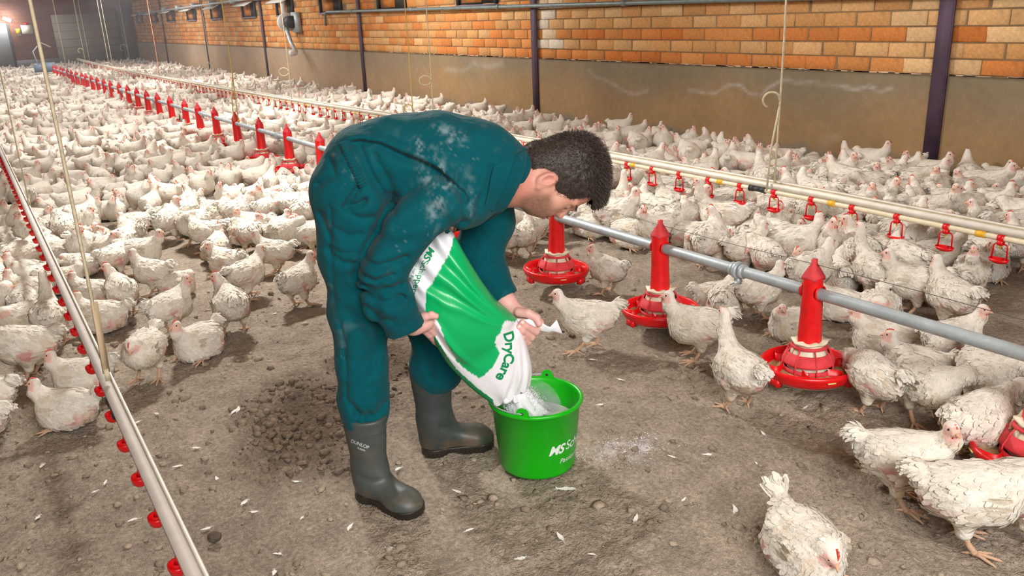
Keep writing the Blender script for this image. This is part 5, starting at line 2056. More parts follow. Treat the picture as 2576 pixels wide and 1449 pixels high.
M_INKG = mat('green_ink', srgb(0, 140, 84), 0.4)
M_INKW = mat('white_ink', srgb(228, 234, 232), 0.45)
dx_, dy_ = np.array([-0.40, 0.917]), np.array([0.90, -0.10])
letter_on(BV_SACK, 'lettering_logo', 'MS', straight((1080, 620), (-0.46, 0.90), (0.92, 0.28), 26), M_INKG, sroot, shear=0.35, bold=0.03)
letter_on(BV_SACK, 'lettering_name', 'Schippers', straight((1064, 655), (-0.34, 0.94), (0.93, 0.06), 24), M_INKG, sroot, bold=0.008)
letter_on(BV_SACK, 'lettering_tagline', 'Passion for Farming', straight((1056, 634), (-0.36, 0.93), (0.92, 0.10), 13), M_INKG, sroot, shear=0.25)


def arc(x, y):
    s_ = x * 33.0
    u = np.clip(s_ / 128.0, -0.1, 1.2)
    bx = (1 - u) ** 2 * 1266 + 2 * u * (1 - u) * 1284 + u * u * 1240
    by = (1 - u) ** 2 * 838 + 2 * u * (1 - u) * 900 + u * u * 958
    tx = 2 * (1 - u) * 20 + 2 * u * (-42)
    ty = 2 * (1 - u) * 62 + 2 * u * 58
    n_ = np.hypot(tx, ty)
    return np.column_stack([bx + y * 35 * ty / n_, by - y * 35 * tx / n_])


letter_on(BV_SACK, 'lettering_product', 'DryCare', arc, M_INKG, sroot, bold=0.032)

# ------------------------------------------------------------------ the bucket
BC = np.array([1.442, 2.152])
BH_, BRT, BRB = 0.252, 0.155, 0.130
M_BUCKET = mat('green_plastic', srgb(16, 178, 16), 0.33, var=[(14, 0.93, 1.04, 4)], bump=[(60, 0.04, 0.004, 3)], rough_var=0.1)
bucket = empty('bucket', (BC[0], BC[1], 0.0))
prof = [(0.0, 0.004), (BRB - 0.012, 0.004), (BRB - 0.002, 0.008), (BRB, 0.016), (BRT - 0.004, BH_ - 0.016), (BRT + 0.001, BH_ - 0.013), (BRT + 0.0065, BH_ - 0.008), (BRT + 0.008, BH_ - 0.002), (BRT + 0.005, BH_ + 0.003), (BRT - 0.001, BH_ + 0.004), (BRT - 0.006, BH_), (BRT - 0.008, BH_ - 0.012), (BRB - 0.005, 0.02), (BRB - 0.02, 0.010), (0.0, 0.010)]
obj('pail', MB().lathe(prof, 96).mesh('pail', True), M_BUCKET, bucket)
# lugs for the handle
toc = -BC / np.linalg.norm(BC)
def ang_of(px, py, z):
    p = on_z(px, py, z)
    return math.atan2(p[1] - BC[1], p[0] - BC[0])
a_f = ang_of(1304, 1058, BH_ + 0.01)
lugs = []
for a in (a_f, a_f + PI):
    mb = MB()
    n = 20
    w, hh = 0.021, 0.031
    out2 = []
    for k in range(n + 1):
        b = PI * k / n
        out2.append((w * math.cos(b), 0.010 + (hh - 0.010) * math.sin(b) * 1.0))
    out2 = [(0.028, -0.006)] + out2 + [(-0.028, -0.006)]
    er, et = np.array([math.cos(a), math.sin(a), 0]), np.array([-math.sin(a), math.cos(a), 0])
    rin = BRT - 0.002
    A_ = np.array([er * rin + et * u + np.array([0, 0, BH_ + v]) for u, v in out2])
    B_ = A_ + er * 0.007
    m_ = len(out2)
    mb.add(np.concatenate([A_, B_]), [np.arange(m_), (np.arange(m_) + m_)[::-1], np.array([[i, i + m_, (i + 1) % m_ + m_, (i + 1) % m_] for i in range(m_)])])
    obj('lug', mb.mesh('lug'), M_BUCKET, bucket)
    c_ = er * (rin + 0.0035) + np.array([0, 0, BH_ + 0.013])
    obj('lug_hole', MB().tube([c_ - er * 0.0045, c_ + er * 0.0045], 0.0052, 12).mesh('lug_hole', True), M_BLACK, bucket)
    lugs.append(c_)
# wire bail lying down on the rim, on the side of the man
p0, p1 = lugs
side = np.array([-(p1 - p0)[1], (p1 - p0)[0], 0])
side /= np.linalg.norm(side)
if side @ np.array([-1, 0.2, 0]) < 0:
    side = -side
pts = []
for k in range(41):
    b = PI * k / 40
    mid = (p0 + p1) / 2
    q = mid + (p0 - mid) * math.cos(b) * 1.02 + side * (BRT + 0.004) * math.sin(b)
    pts.append(q + np.array([0, 0, -0.001 - 0.004 * math.sin(b)]))
obj('bail_handle', MB().tube([p0 - (p1 - p0) * -0.0] + pts + [p1], 0.0024, 8).mesh('bail_handle', True), M_STEEL, bucket)
tag(bucket, 'bright green plastic bucket on the litter, catching the white powder', 'bucket')
# print on the bucket
def on_bucket(a0, z0, size, s, name, shear=0.0, bold=0.0, rise=0.0):
    V, F = text_mesh2d(s, shear, bold)
    x, y = V[:, 0] * size, V[:, 1] * size
    z = z0 + y + rise * x
    r = BRB + (BRT - 0.004 - BRB) * (z - 0.016) / (BH_ - 0.032) + 0.0008
    a = a0 + x / 0.143
    return obj(name, mesh_np(name, np.column_stack([r * np.cos(a), r * np.sin(a), z]), F, smooth=False), M_INKW, bucket)


def bucket_hit(px, py):
    v = ray(px, py)
    best = None
    for z in np.linspace(0.02, BH_ - 0.02, 300):
        p = CAM + v * ((z - CAMH) / v[2])
        r = np.hypot(*(p[:2] - BC))
        R_ = BRB + (BRT - BRB) * (z / BH_)
        e = abs(r - R_)
        front = (p[:2] - BC) @ (-BC)
        if front > -0.02 and (best is None or e < best[0]):
            best = (e, math.atan2(p[1] - BC[1], p[0] - BC[0]), z)
    return best[1], best[2]


a0, z0 = bucket_hit(1380, 1148)
on_bucket(a0, z0, 0.047, 'MS', 'lettering_logo', 0.35, 0.035)
on_bucket(a0 + 0.47, z0 + 0.004, 0.047, 'Schippers', 'lettering_name', 0.2, 0.006)
a1, z1 = bucket_hit(1408, 1166)
on_bucket(a1, z1 - 0.002, 0.026, 'Passion for Farming', 'lettering_tagline', 0.3, 0.0, 0.0)
a2, z2 = bucket_hit(1250, 1116)
on_bucket(a2 - 1.50, z2, 0.047, 'Schippers', 'lettering_name', 0.2, 0.006)

# powder heaped in the bucket
n = 40
prof = []
V = []
rr = np.linspace(0, 1, 14)
zp = 0.165
rad_p = BRB + (BRT - BRB) * zp / BH_ - 0.0085
for r_ in rr:
    for k in range(n):
        a = 2 * PI * k / n
        x, y = r_ * rad_p * math.cos(a), r_ * rad_p * math.sin(a)
        V.append((x, y, 0))
V = np.array(V)
g = V[:, :2] - np.array([-0.03, 0.03])
V[:, 2] = zp + 0.05 * np.exp(-(np.hypot(g[:, 0], g[:, 1]) / 0.07) ** 2) + 0.006 * fbm(V, 40, 3, 521)
V[:, 2] = np.where(np.hypot(V[:, 0], V[:, 1]) > rad_p * 0.97, zp, V[:, 2])
i = np.arange(13)[:, None] * n
j = np.arange(n)[None]
k = (j + 1) % n
M_POWDER = mat('white_powder', srgb(232, 232, 236), 0.95, spec=0.1, bump=[(120, 0.4, 0.004, 4)])
o = stuff(obj('powder_heap', mesh_np('powder_heap', V, np.stack([i + j, i + n + j, i + n + k, i + k], -1).reshape(-1, 4)), M_POWDER, loc=(BC[0], BC[1], 0)))
o['label'] = 'heap of white powder inside the green bucket'

# powder falling from the mouth of the sack: crumbs and fine dust
mouth_w = to_world(np.concatenate([mouth]))
NP = 12000
c_m = mouth_w.mean(0)
u_ = RNG.random(NP)
ia = RNG.integers(0, nv, NP)
start = c_m + (mouth_w[ia] - c_m) * (0.86 * np.sqrt(RNG.random(NP)))[:, None] + to_world(axm * 0.0)[0] * 0
bundle = np.floor(RNG.random(NP) * 46)
bj = RNG.normal(0, 1, (46, 2)) * np.array([0.040, 0.030])
tgt = np.array([BC[0] - 0.028, BC[1] + 0.02, zp + 0.03])
drop = RNG.random(NP) ** 0.8
hw_ = (start[:, 2] - tgt[2])
axw = axm[0] * np.array([*SD, 0]) + axm[1] * np.array([*HD, 0]) + np.array([0, 0, axm[2]])
vx = axw[:2] * 0.075
P = start.copy()
P[:, :2] = c_m[:2] + (start[:, :2] - c_m[:2]) * (0.8 + 0.35 * drop[:, None]) + vx * np.sqrt(drop)[:, None] + bj[bundle.astype(int)] * (0.35 + 0.25 * drop[:, None]) * 0.6 + RNG.normal(0, 0.0035, (NP, 2))
P[:, 2] = start[:, 2] - hw_ * drop + 0.01
P[:, :2] += (BC + [-0.025, 0.0] - c_m[:2] - vx * 0.9) * 0.9 * drop[:, None]
q = P[:, :2] - BC
rr_ = np.hypot(q[:, 0], q[:, 1])
keep = (rr_ < np.where(P[:, 2] < BH_ + 0.02, 0.122, 0.17))
P = P[keep]
rad = (0.0006 + 0.0012 * RNG.random(len(P)) ** 2)
big = RNG.random(len(P)) < 0.06
rad[big] *= 2.0
o = stuff(obj('falling_powder', lumps(P, rad, 0.8 + 0.6 * RNG.random(len(P)), np.tile([[0.86, 0.86, 0.88]], (len(P), 1)), 'falling_powder', True), M_CLOD))
o['label'] = 'white powder falling from the sack mouth into the green bucket'
# the dense core of the stream
nA, nB = 60, 26
V = []
for i_ in range(nB):
    f = i_ / (nB - 1)
    zc_ = c_m[2] + 0.02 + (zp + 0.035 - c_m[2] - 0.02) * f
    for a in np.arange(nA) * 2 * PI / nA:
        e = np.array([math.cos(a), math.sin(a)])
        r_ = 0.045 * (0.75 + 0.45 * f) * (1 + 0.22 * _rt[int(a * 60) % 900] + 0.16 * math.sin(a * 9 + 2 * f))
        V.append([c_m[0] + vx[0] * math.sqrt(f) + e[0] * r_ * 1.25, c_m[1] + vx[1] * math.sqrt(f) + e[1] * r_ * 0.85, zc_])
V = np.array(V)
fz = sstep(c_m[2], zp, V[:, 2])[:, None]
V[:, :2] += (BC + [-0.025, 0.0] - c_m[:2] - vx * 0.9) * fz * 0.9
q = V[:, :2] - BC
r_ = np.hypot(q[:, 0], q[:, 1])
lim_ = np.where(V[:, 2] < BH_ + 0.03, 0.112, 0.16)
V[:, :2] = BC + q * np.minimum(1, lim_ / (r_ + 1e-9))[:, None]
V += 0.004 * fbm(V * [1, 1, 0.25], 90, 2, 531)[:, None] * np.array([1, 1, 0.2])
i = np.arange(nB - 1)[:, None] * nA
j = np.arange(nA)[None]
k = (j + 1) % nA
o = stuff(obj('powder_stream', mesh_np('powder_stream', V, np.stack([i + j, i + nA + j, i + nA + k, i + k], -1).reshape(-1, 4)), M_POWDER))
o['label'] = 'dense stream of white powder between sack mouth and bucket'
# dust hanging in the bucket
m = bpy.data.materials.new('powder_dust')
m.use_nodes = True
nt = m.node_tree
nt.nodes.clear()
outn = nt.nodes.new('ShaderNodeOutputMaterial')
vs = nt.nodes.new('ShaderNodeVolumeScatter')
vs.inputs['Color'].default_value = (0.95, 0.95, 0.96, 1)
tc = nt.nodes.new('ShaderNodeTexCoord')
no = nt.nodes.new('ShaderNodeTexNoise')
no.inputs['Scale'].default_value = 14
no.inputs['Detail'].default_value = 3
ml = nt.nodes.new('ShaderNodeMapRange')
ml.inputs[1].default_value = 0.38
ml.inputs[2].default_value = 0.75
ml.inputs[3].default_value = 0.0
ml.inputs[4].default_value = 16.0
nt.links.new(tc.outputs['Object'], no.inputs[0])
nt.links.new(no.outputs['Fac'], ml.inputs[0])
nt.links.new(ml.outputs[0], vs.inputs['Density'])
nt.links.new(vs.outputs[0], outn.inputs['Volume'])
mb = MB().lathe([(0.0, 0.0), (0.085, 0.0), (0.105, 0.03), (0.09, 0.07), (0.06, 0.10), (0.0, 0.11)], 20)
o = stuff(obj('powder_dust', mb.mesh('powder_dust', True), m, loc=(BC[0] - 0.005, BC[1] + 0.02, zp + 0.02)))
o['label'] = 'pale dust cloud above the powder in the bucket'

# maker's mark moulded on the near boot
bpy.context.view_layer.update()
bo = BOOTS[0]
mw = np.array(person.matrix_basis @ Matrix.LocRotScale(bo.location, bo.rotation_euler, bo.scale))
BVW = BV_ @ mw[:3, :3].T + mw[:3, 3]
BV_BOOT = BVHTree.FromPolygons([tuple(v) for v in BVW], [tuple(q) for q in BQ_])
M_INKB = mat('grey_ink', srgb(190, 198, 196), 0.5)
for nm, s_, o_, sz in (('lettering_brand', 'DUNLOP', (882, 1112), 12), ('lettering_line', 'RUBBER', (899, 1128), 6)):
    V, F = text_mesh2d(s_, 0.2, 0.02)
    P = straight(o_, (0.93, 0.36), (0.10, -0.98), sz)(V[:, 0], V[:, 1])
    pts = [hit(BV_BOOT, a, b, 0.001) for a, b in P]
    ok = np.array([h_ is not None for h_ in pts])
    if ok.any():
        L = np.array([to_local(h_[0])[0] if h_ is not None else np.zeros(3) for h_ in pts])
        F = F[ok[F].all(1)]
        Li = np.column_stack([L, np.ones(len(L))]) @ np.linalg.inv(np.array(Matrix.LocRotScale(bo.location, bo.rotation_euler, bo.scale))).T
        obj(nm, mesh_np(nm, Li[:, :3], F, smooth=False), M_INKB, bo)

# ------------------------------------------------------------------ chickens
CW = np.array(srgb(237, 232, 220)[:3])
CDIRT = np.array(srgb(186, 158, 112)[:3])
CPINK = np.array(srgb(206, 140, 136)[:3])
CRED = np.array(srgb(214, 44, 40)[:3])
CCOMB = np.array(srgb(226, 96, 80)[:3])
CFACE = np.array(srgb(232, 190, 176)[:3])
CLEG = np.array(srgb(206, 170, 142)[:3])
CBEAK = np.array(srgb(222, 176, 140)[:3])


def rot_y(a):
    c, s = math.cos(a), math.sin(a)
    return np.array([[c, 0, -s], [0, 1, 0], [s, 0, c]])      # rows = axes; first axis pitched up by a


def lathe_x(prof, n=10):
    V, F = lathe(prof, n)
    return np.stack([V[:, 2], V[:, 0], V[:, 1]], 1), F


def comb_mesh(scale=1.0):
    """a low saw-toothed blade in the head frame (x forward, z up)"""
    top = [(-0.020, 0.020), (-0.016, 0.030), (-0.011, 0.028), (-0.007, 0.035), (-0.002, 0.031), (0.003, 0.036), (0.008, 0.030), (0.013, 0.032), (0.018, 0.023), (0.025, 0.016), (0.029, 0.007)]
    bot = [(0.024, 0.008), (0.012, 0.018), (0.0, 0.023), (-0.012, 0.021)]
    out = np.array(top + bot)
    out[:, 1] = 0.018 + (out[:, 1] - 0.018) * scale
    n = len(out)
    V = np.concatenate([np.stack([out[:, 0], np.full(n, y), out[:, 1]], 1) for y in (-0.0032, 0.0032)])
    return V, [np.array([[i, (i + 1) % n, (i + 1) % n + n, i + n] for i in range(n)]), np.arange(n)[::-1], np.arange(n) + n]


def foot(mb, ax, ay, hock, fwd=0.0, spread=1.0, col=CLEG, yaw=0.0):
    """shank from the hock down to three front toes and a hind toe"""
    a = np.array([ax, ay, 0.012])
    hock = np.array(hock)
    mid = (a + hock) / 2 + np.array([-0.004, 0, 0])
    mb.tube([hock + (hock - a) * 0.15, hock, mid, a + [0, 0, 0.008], a], [0.016, 0.013, 0.0098, 0.0105, 0.0095], 8, col)
    for an, ln, r in ((-0.55 * spread, 0.062, 0.0062), (0.02, 0.074, 0.0068), (0.58 * spread, 0.060, 0.0062), (PI - 0.25, 0.030, 0.0055)):
        an += yaw
        d = np.array([math.cos(an), math.sin(an), 0])
        mb.tube([a, a + d * ln * 0.35 + [0, 0, 0.004], a + d * ln * 0.72 + [0, 0, -0.002], a + d * ln + [0, 0, -0.005], a + d * (ln + 0.012) + [0, 0, -0.010]], [0.0085, r, r * 0.92, r * 0.7, 0.0012], 6, col)


C_HEADS = {}


def make_pose(seed, sit=False, zc=None, pitch=0.14, head=(0.175, 0, 0.165), hyaw=0.0, hpitch=-0.10, neck=None, feet=None, tail=(0.0, 0.05), comb=0.45, step=0.0078, wing_drop=0.0, plump=1.0, tail_len=1.0):
    """head: position relative to the body centre. Returns dict of part meshes in a frame standing on z = 0, facing +x."""
    rs = np.random.default_rng(seed)
    zc = zc if zc is not None else (0.108 if sit else 0.205)
    C0 = np.array([0, 0, zc])
    H = C0 + np.array(head) + np.array([-0.012, 0, 0])
    Bp = rot_y(pitch)
    hx = np.array([math.cos(hpitch) * math.cos(hyaw), math.cos(hpitch) * math.sin(hyaw), math.sin(hpitch)])
    hy = np.array([-math.sin(hyaw), math.cos(hyaw), 0])
    hz = np.cross(hx, hy)
    HM = np.stack([hx, hy, hz])
    n0 = C0 + np.array([0.085, 0, 0.04]) @ np.eye(3)
    n1 = neck if neck is not None else None
    nb = C0 + np.array([0.108, 0, 0.055])
    if n1 is None:
        mid = (nb + H) / 2 + np.array([0.018, 0, -0.004]) * (1 if head[2] > 0.08 else 0.3)
    else:
        mid = C0 + np.array(n1)
    feet = feet or [(0.015, 0.062), (0.02, -0.062)]
    tl = C0 + np.array([-0.118, 0, 0.03])
    te = tl + np.array([-0.062 * tail_len, tail[0], tail[1]])

    def f(P):
        d = ell(P, C0 + [0.0, 0, 0], np.array([0.136, 0.106 * plump, 0.098]), Bp)
        d = smin(d, ell(P, C0 + [0.064, 0, -0.008], (0.085, 0.092 * plump, 0.090)), 0.05)
        d = smin(d, ell(P, C0 + [-0.080, 0, 0.0], (0.080, 0.086 * plump, 0.074)), 0.05)
        if sit:
            d = smin(d, ell(P, C0 + [0.0, 0, -0.055], (0.140, 0.112, 0.058)), 0.04)
        for s in (-1, 1):
            d = smin(d, ell(P, C0 + [-0.005, s * 0.085 * plump, 0.006 - wing_drop], (0.098, 0.022, 0.058), rot_y(0.22)), 0.012)
            if not sit:
                fx, fy = feet[0 if s > 0 else 1]
                d = smin(d, cap(P, C0 + [-0.02, s * 0.055, -0.045], (fx * 0.6 - 0.03, fy * 0.95, zc - 0.115), 0.052, 0.026), 0.025)
            else:
                d = smin(d, ell(P, C0 + [-0.045, s * 0.082, -0.045], (0.075, 0.035, 0.05)), 0.02)
        d = smin(d, cap(P, tl, te, 0.046, 0.018), 0.035)
        d = smin(d, ell(P, te, (0.034, 0.040, 0.022), rot_y(-0.5)), 0.02)
        d = smin(d, cap(P, n0, mid, 0.058, 0.038), 0.045)
        d = smin(d, cap(P, mid, H - hx * 0.004, 0.036, 0.025), 0.022)
        d = smin(d, ell(P, H, (0.031, 0.0235, 0.026), HM), 0.010)
        d = smin(d, ell(P, H + hx * 0.018 - hz * 0.004, (0.020, 0.015, 0.016), HM), 0.010)
        body = ((P - H) ** 2).sum(1) > 0.045 ** 2
        # clumps of feathers
        d = d + body * (0.0045 * fbm(P * [0.7, 1, 1], 26, 2, seed) + 0.0028 * (np.abs(vnoise(P * [0.6, 1, 1], 55, seed + 3)) - 0.3))
        return np.maximum(d, 0.002 - P[:, 2])
    lo = np.minimum.reduce([H - 0.06, C0 + [-0.26 - 0.05 * max(0, tail_len - 1), -0.15, -0.25], te - 0.06])
    hi = np.maximum.reduce([H + 0.06, C0 + [0.19, 0.15, 0.13], te + 0.05])
    lo[2] = max(-0.01, lo[2])
    ax = [axis(lo[i], hi[i], step) for i in range(3)]
    V, Q = sdf_mesh(f, *ax)
    N = vnormals(V, Q)
    rel = V - C0
    hd = np.linalg.norm(V - H, axis=1)
    # colour: white, dirty below, bare pink patches on the flanks, pink face
    c = np.tile(CW, (len(V), 1)) * (1 + 0.03 * fbm(V, 20, 2, seed + 9)[:, None])
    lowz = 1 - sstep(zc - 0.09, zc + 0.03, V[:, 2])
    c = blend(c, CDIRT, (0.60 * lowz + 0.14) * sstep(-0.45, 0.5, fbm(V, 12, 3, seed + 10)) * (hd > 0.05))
    c = blend(c, CDIRT * 1.1, 0.42 * sstep(0.0, 0.6, fbm(V, 16, 3, seed + 11)) * (np.abs(rel[:, 1]) > 0.05) * (rel[:, 2] > -0.03))
    fl = np.exp(-(((rel[:, 0] + 0.055) / 0.05) ** 2 + ((rel[:, 2] + 0.035) / 0.035) ** 2)) * (np.abs(rel[:, 1]) > 0.045)
    bare = np.clip(fl * 1.7, 0, 1) * sstep(-0.35, 0.25, fbm(V, 18, 2, seed + 12))
    rump = np.exp(-(((rel[:, 0] + 0.15) / 0.035) ** 2 + ((rel[:, 2] + 0.02) / 0.03) ** 2)) * sstep(-0.1, 0.3, fbm(V, 22, 2, seed + 13))
    bare = np.maximum(bare, 0.9 * rump)
    c = blend(c, CPINK, 0.85 * bare)
    c = blend(c, CFACE, 0.26 * (1 - sstep(0.05, 0.11, hd)) * sstep(-0.3, 0.5, fbm(V, 30, 2, seed + 14)))
    face = ((V - H) @ hx > -0.008) & (hd < 0.05) & ((V - H) @ hz < 0.016)
    c = blend(c, CFACE * np.array([1, 0.92, 0.92]), 0.85 * face)
    parts = {'body': (V, [Q], c)}
    C_HEADS[seed] = H
    # plumage: overlapping feathers
    fc = V[Q].mean(1)
    fn = N[Q].mean(1)
    fn /= np.linalg.norm(fn, axis=1)[:, None]
    fcol = c[Q].mean(1)
    ar = np.linalg.norm(np.cross(V[Q[:, 1]] - V[Q[:, 0]], V[Q[:, 3]] - V[Q[:, 0]]), axis=1)
    ok = (np.linalg.norm(fc - H, axis=1) > 0.05) & (fc[:, 2] > 0.02) & (bare[Q].mean(1) < 0.4) & ~((fc[:, 2] < zc - 0.085) & (not sit))
    w = ar * ok
    ids = rs.choice(len(Q), 620, p=w / w.sum())
    B, n_, k_ = fc[ids], fn[ids], fcol[ids]
    neckf = np.clip((B - C0) @ np.array([1, 0, 0.8]) / 0.2, 0, 1)
    flow = np.stack([-np.ones(len(B)), np.zeros(len(B)), -0.30 - 0.9 * neckf], 1) + rs.normal(0, 0.22, (len(B), 3))
    flow -= n_ * (flow * n_).sum(1)[:, None]
    flow /= np.linalg.norm(flow, axis=1)[:, None]
    sd = np.cross(n_, flow)
    L = (0.026 + 0.018 * rs.random(len(B))) * (1 - 0.45 * neckf)
    wd = L * 0.26
    lift = 0.0015 + 0.006 * rs.random(len(B)) ** 2
    v = []
    for t, ww, hh in ((0.0, 0.45, 0.0), (0.55, 1.0, 0.55), (1.0, 0.35, 1.0)):
        p = B + flow * (L * t)[:, None] + n_ * (0.0012 + lift * hh - 0.004 * t * t)[:, None]
        v += [p - sd * (wd * ww)[:, None], p + sd * (wd * ww)[:, None]]
    VF = np.stack(v, 1)
    k6 = np.arange(len(B))[:, None] * 6
    FQ = np.concatenate([np.array([0, 1, 3, 2]) + k6, np.array([2, 3, 5, 4]) + k6])
    FC = np.repeat(np.clip(k_ * (0.86 + 0.18 * rs.random((len(B), 1))), 0, 0.95), 6, 0)
    plum = MB().add(VF.reshape(-1, 3), FQ, FC)
    # tail feathers
    td = (te - tl) / np.linalg.norm(te - tl)
    for i in range(26):
        a = (i / 25 - 0.5) * 1.5
        sdv = np.array([0, 1, 0])
        base = te + td * (-0.03 if tail_len > 1.1 else -0.022 + 0.014 * (i % 3)) + np.array([0, a * 0.034, (0.020 if i % 2 else (0.006 if tail_len > 1.1 else 0.015)) - abs(a) * 0.016])
        dv = td + sdv * a * (0.34 + 0.5 * (tail_len - 1)) + np.array([0, 0, (0.12 if tail_len > 1.1 else -0.62 - 0.5 * (i % 3) * 0.4) - abs(a) * 0.25]) + rs.normal(0, 0.05, 3)
        dv /= np.linalg.norm(dv)
        sv = np.cross(dv, [0, 0, 1])
        sv /= np.linalg.norm(sv)
        L_ = rs.uniform(0.040, 0.058) * tail_len
        pts = [base, base + dv * L_ * 0.6, base + dv * L_ + np.array([0, 0, -0.006])]
        vv = []
        for p, ww in zip(pts, (0.008, 0.013, 0.005)):
            vv += [p - sv * ww, p + sv * ww]
        plum.add(np.array(vv), np.array([[0, 1, 3, 2], [2, 3, 5, 4]]), CW * rs.uniform(0.86, 0.99))
    parts['plumage'] = plum.data()
    # wings: folded, with rows of long feathers
    for s in (-1, 1):
        mb = MB()
        wc = C0 + np.array([0.045, s * 0.104 * plump, 0.018 - wing_drop])
        for r_, (nf, z0, L0) in enumerate(((9, -0.034, 0.100), (9, -0.006, 0.088), (8, 0.022, 0.066))):
            for i in range(nf):
                u = i / (nf - 1)
                b = wc + np.array([0.045 - 0.085 * u, -s * (0.012 * (r_ == 2) + 0.010 * u) + s * 0.004 * (2 - r_), z0 + 0.030 * (1 - u) * (r_ < 2) - 0.02 * u])
                dv = np.array([-1.0, -s * 0.16, -0.12 + 0.22 * u - 0.05 * r_]) + rs.normal(0, 0.05, 3)
                dv /= np.linalg.norm(dv)
                up = np.array([0, s * 0.25, 1.0])
                sv = up - dv * (up @ dv)
                sv /= np.linalg.norm(sv)
                L_ = L0 * rs.uniform(0.85, 1.1)
                on = np.array([0, s, 0.15])
                vv = []
                for t, ww, o_ in ((0, 0.007, 0.0), (0.5, 0.0125, 0.004), (0.85, 0.010, 0.002), (1.0, 0.003, -0.002)):
                    p = b + dv * L_ * t + on * (o_ + 0.002 * (2 - r_))
                    vv += [p - sv * ww, p + sv * ww]
                cc = blend((CW * rs.uniform(0.88, 1.0))[None], CDIRT * 1.15, np.array([rs.uniform(0.05, 0.42)]))[0]
                mb.add(np.array(vv), np.array([[0, 1, 3, 2], [2, 3, 5, 4], [4, 5, 7, 6]]), cc)
        parts['wing' if s < 0 else 'wing.L'] = mb.data()
    # head furniture, built in the head frame
    tf = lambda V_: H + V_ @ HM
    mb = MB()
    Vc, Fc = comb_mesh(comb)
    mb.add(tf(Vc), Fc, CCOMB)
    parts['comb'] = mb
    mb = MB()
    Vb, Fb = lathe_x([(0.0105, 0.026), (0.0085, 0.036), (0.0045, 0.047), (0.0006, 0.054)], 10)
    Vb[:, 2] = Vb[:, 2] * 0.9 - 0.002 - np.clip(Vb[:, 0] - 0.03, 0, 1) * 0.28
    mb.add(tf(Vb), Fb, CBEAK)
    Vb, Fb = lathe_x([(0.008, 0.026), (0.006, 0.036), (0.001, 0.045)], 8)
    Vb[:, 2] = Vb[:, 2] * 0.6 - 0.010
    mb.add(tf(Vb), Fb, CBEAK * 0.88)
    parts['beak'] = mb.data()
    mb = MB()
    for s in (-1, 1):
        Vs, Fs = lathe([(0.0005, -0.014), (0.005, -0.011), (0.0062, -0.004), (0.004, 0.004), (0.0005, 0.007)], 8)
        mb.add(tf(Vs * [1.1, 0.55, 1.0] * comb ** 0.5 + [0.022, s * 0.007, -0.020]), Fs, CRED * 1.05)
    parts['wattle'] = mb.data()
    for s, nm in ((-1, 'eye'), (1, 'eye.L')):
        mb = MB()
        Vs, Fs = lathe([(0.0001, -0.0048), (0.0034, -0.0034), (0.0048, 0), (0.0034, 0.0034), (0.0001, 0.0048)], 8)
        mb.add(tf(Vs + [0.0125, s * 0.0212, 0.0045]), Fs, np.array([0.03, 0.02, 0.015]))
        parts[nm] = mb.data()
    for i_, s in enumerate((1, -1)):
        mb = MB()
        fx, fy = feet[i_]
        if sit:
            foot(mb, 0.045 + fx, fy * 1.35, (-0.02 + fx, fy * 1.35, 0.022), yaw=0.25 * s)
        else:
            foot(mb, fx, fy, (fx * 0.6 - 0.03, fy * 0.95, zc - 0.118), yaw=0.18 * s)
        parts['leg' if s < 0 else 'leg.L'] = mb.data()
    return parts


POSES = {
    'stand': dict(head=(0.170, 0, 0.165)),
    'stand_left': dict(comb=1.0, head=(0.145, 0.045, 0.160), hyaw=1.1),
    'stand_right': dict(head=(0.145, -0.045, 0.160), hyaw=-1.1),
    'walk': dict(head=(0.185, 0, 0.150), feet=[(0.075, 0.055), (-0.055, -0.055)], pitch=0.10),
    'reach': dict(head=(0.185, 0.0, 0.235), hpitch=0.55, pitch=0.35, neck=(0.160, 0, 0.135)),
    'lean': dict(head=(0.270, 0, 0.085), hpitch=-0.25, neck=(0.19, 0, 0.07), pitch=0.02),
    'peck': dict(head=(0.235, 0, -0.03), hpitch=-0.75, neck=(0.20, 0, 0.03), pitch=-0.12),
    'bow': dict(head=(0.160, 0.0, 0.070), hpitch=-0.75, neck=(0.13, 0, 0.075), pitch=0.28, comb=1.2),
    'preen': dict(head=(0.100, 0.105, 0.03), hyaw=1.9, hpitch=-0.6, neck=(0.145, 0.075, 0.085), pitch=0.1),
    'sit': dict(comb=0.9, sit=True, head=(0.152, 0, 0.148)),
    'sit_left': dict(sit=True, head=(0.135, 0.050, 0.138), hyaw=1.15),
    'sit_right': dict(sit=True, head=(0.135, -0.050, 0.138), hyaw=-1.15),
    'rest': dict(sit=True, head=(0.135, 0.015, 0.080), hpitch=-0.30, hyaw=0.3, neck=(0.12, 0, 0.07)),
    'sit_bow': dict(sit=True, head=(0.170, 0, 0.060), hpitch=-0.7, neck=(0.135, 0, 0.075), comb=1.25, pitch=0.05, tail=(0.0, 0.065), tail_len=1.3),
}
M_CHICK = mat('chicken', attr=True, rough=0.8, spec=0.2, rnd=0.07, var=[(30, 0.93, 1.03, 4)], bump=[(60, 0.6, 0.008, 5), (260, 0.4, 0.003, 2)])
M_EYE = mat('chicken_eye', (0.02, 0.012, 0.008, 1), 0.15)


def mesh_from(name, data, smooth=True):
    if isinstance(data, MB):
        return data.mesh(name, smooth)
    V, F, C = data
    me = mesh_np(name, V, F, C, smooth)
    return me


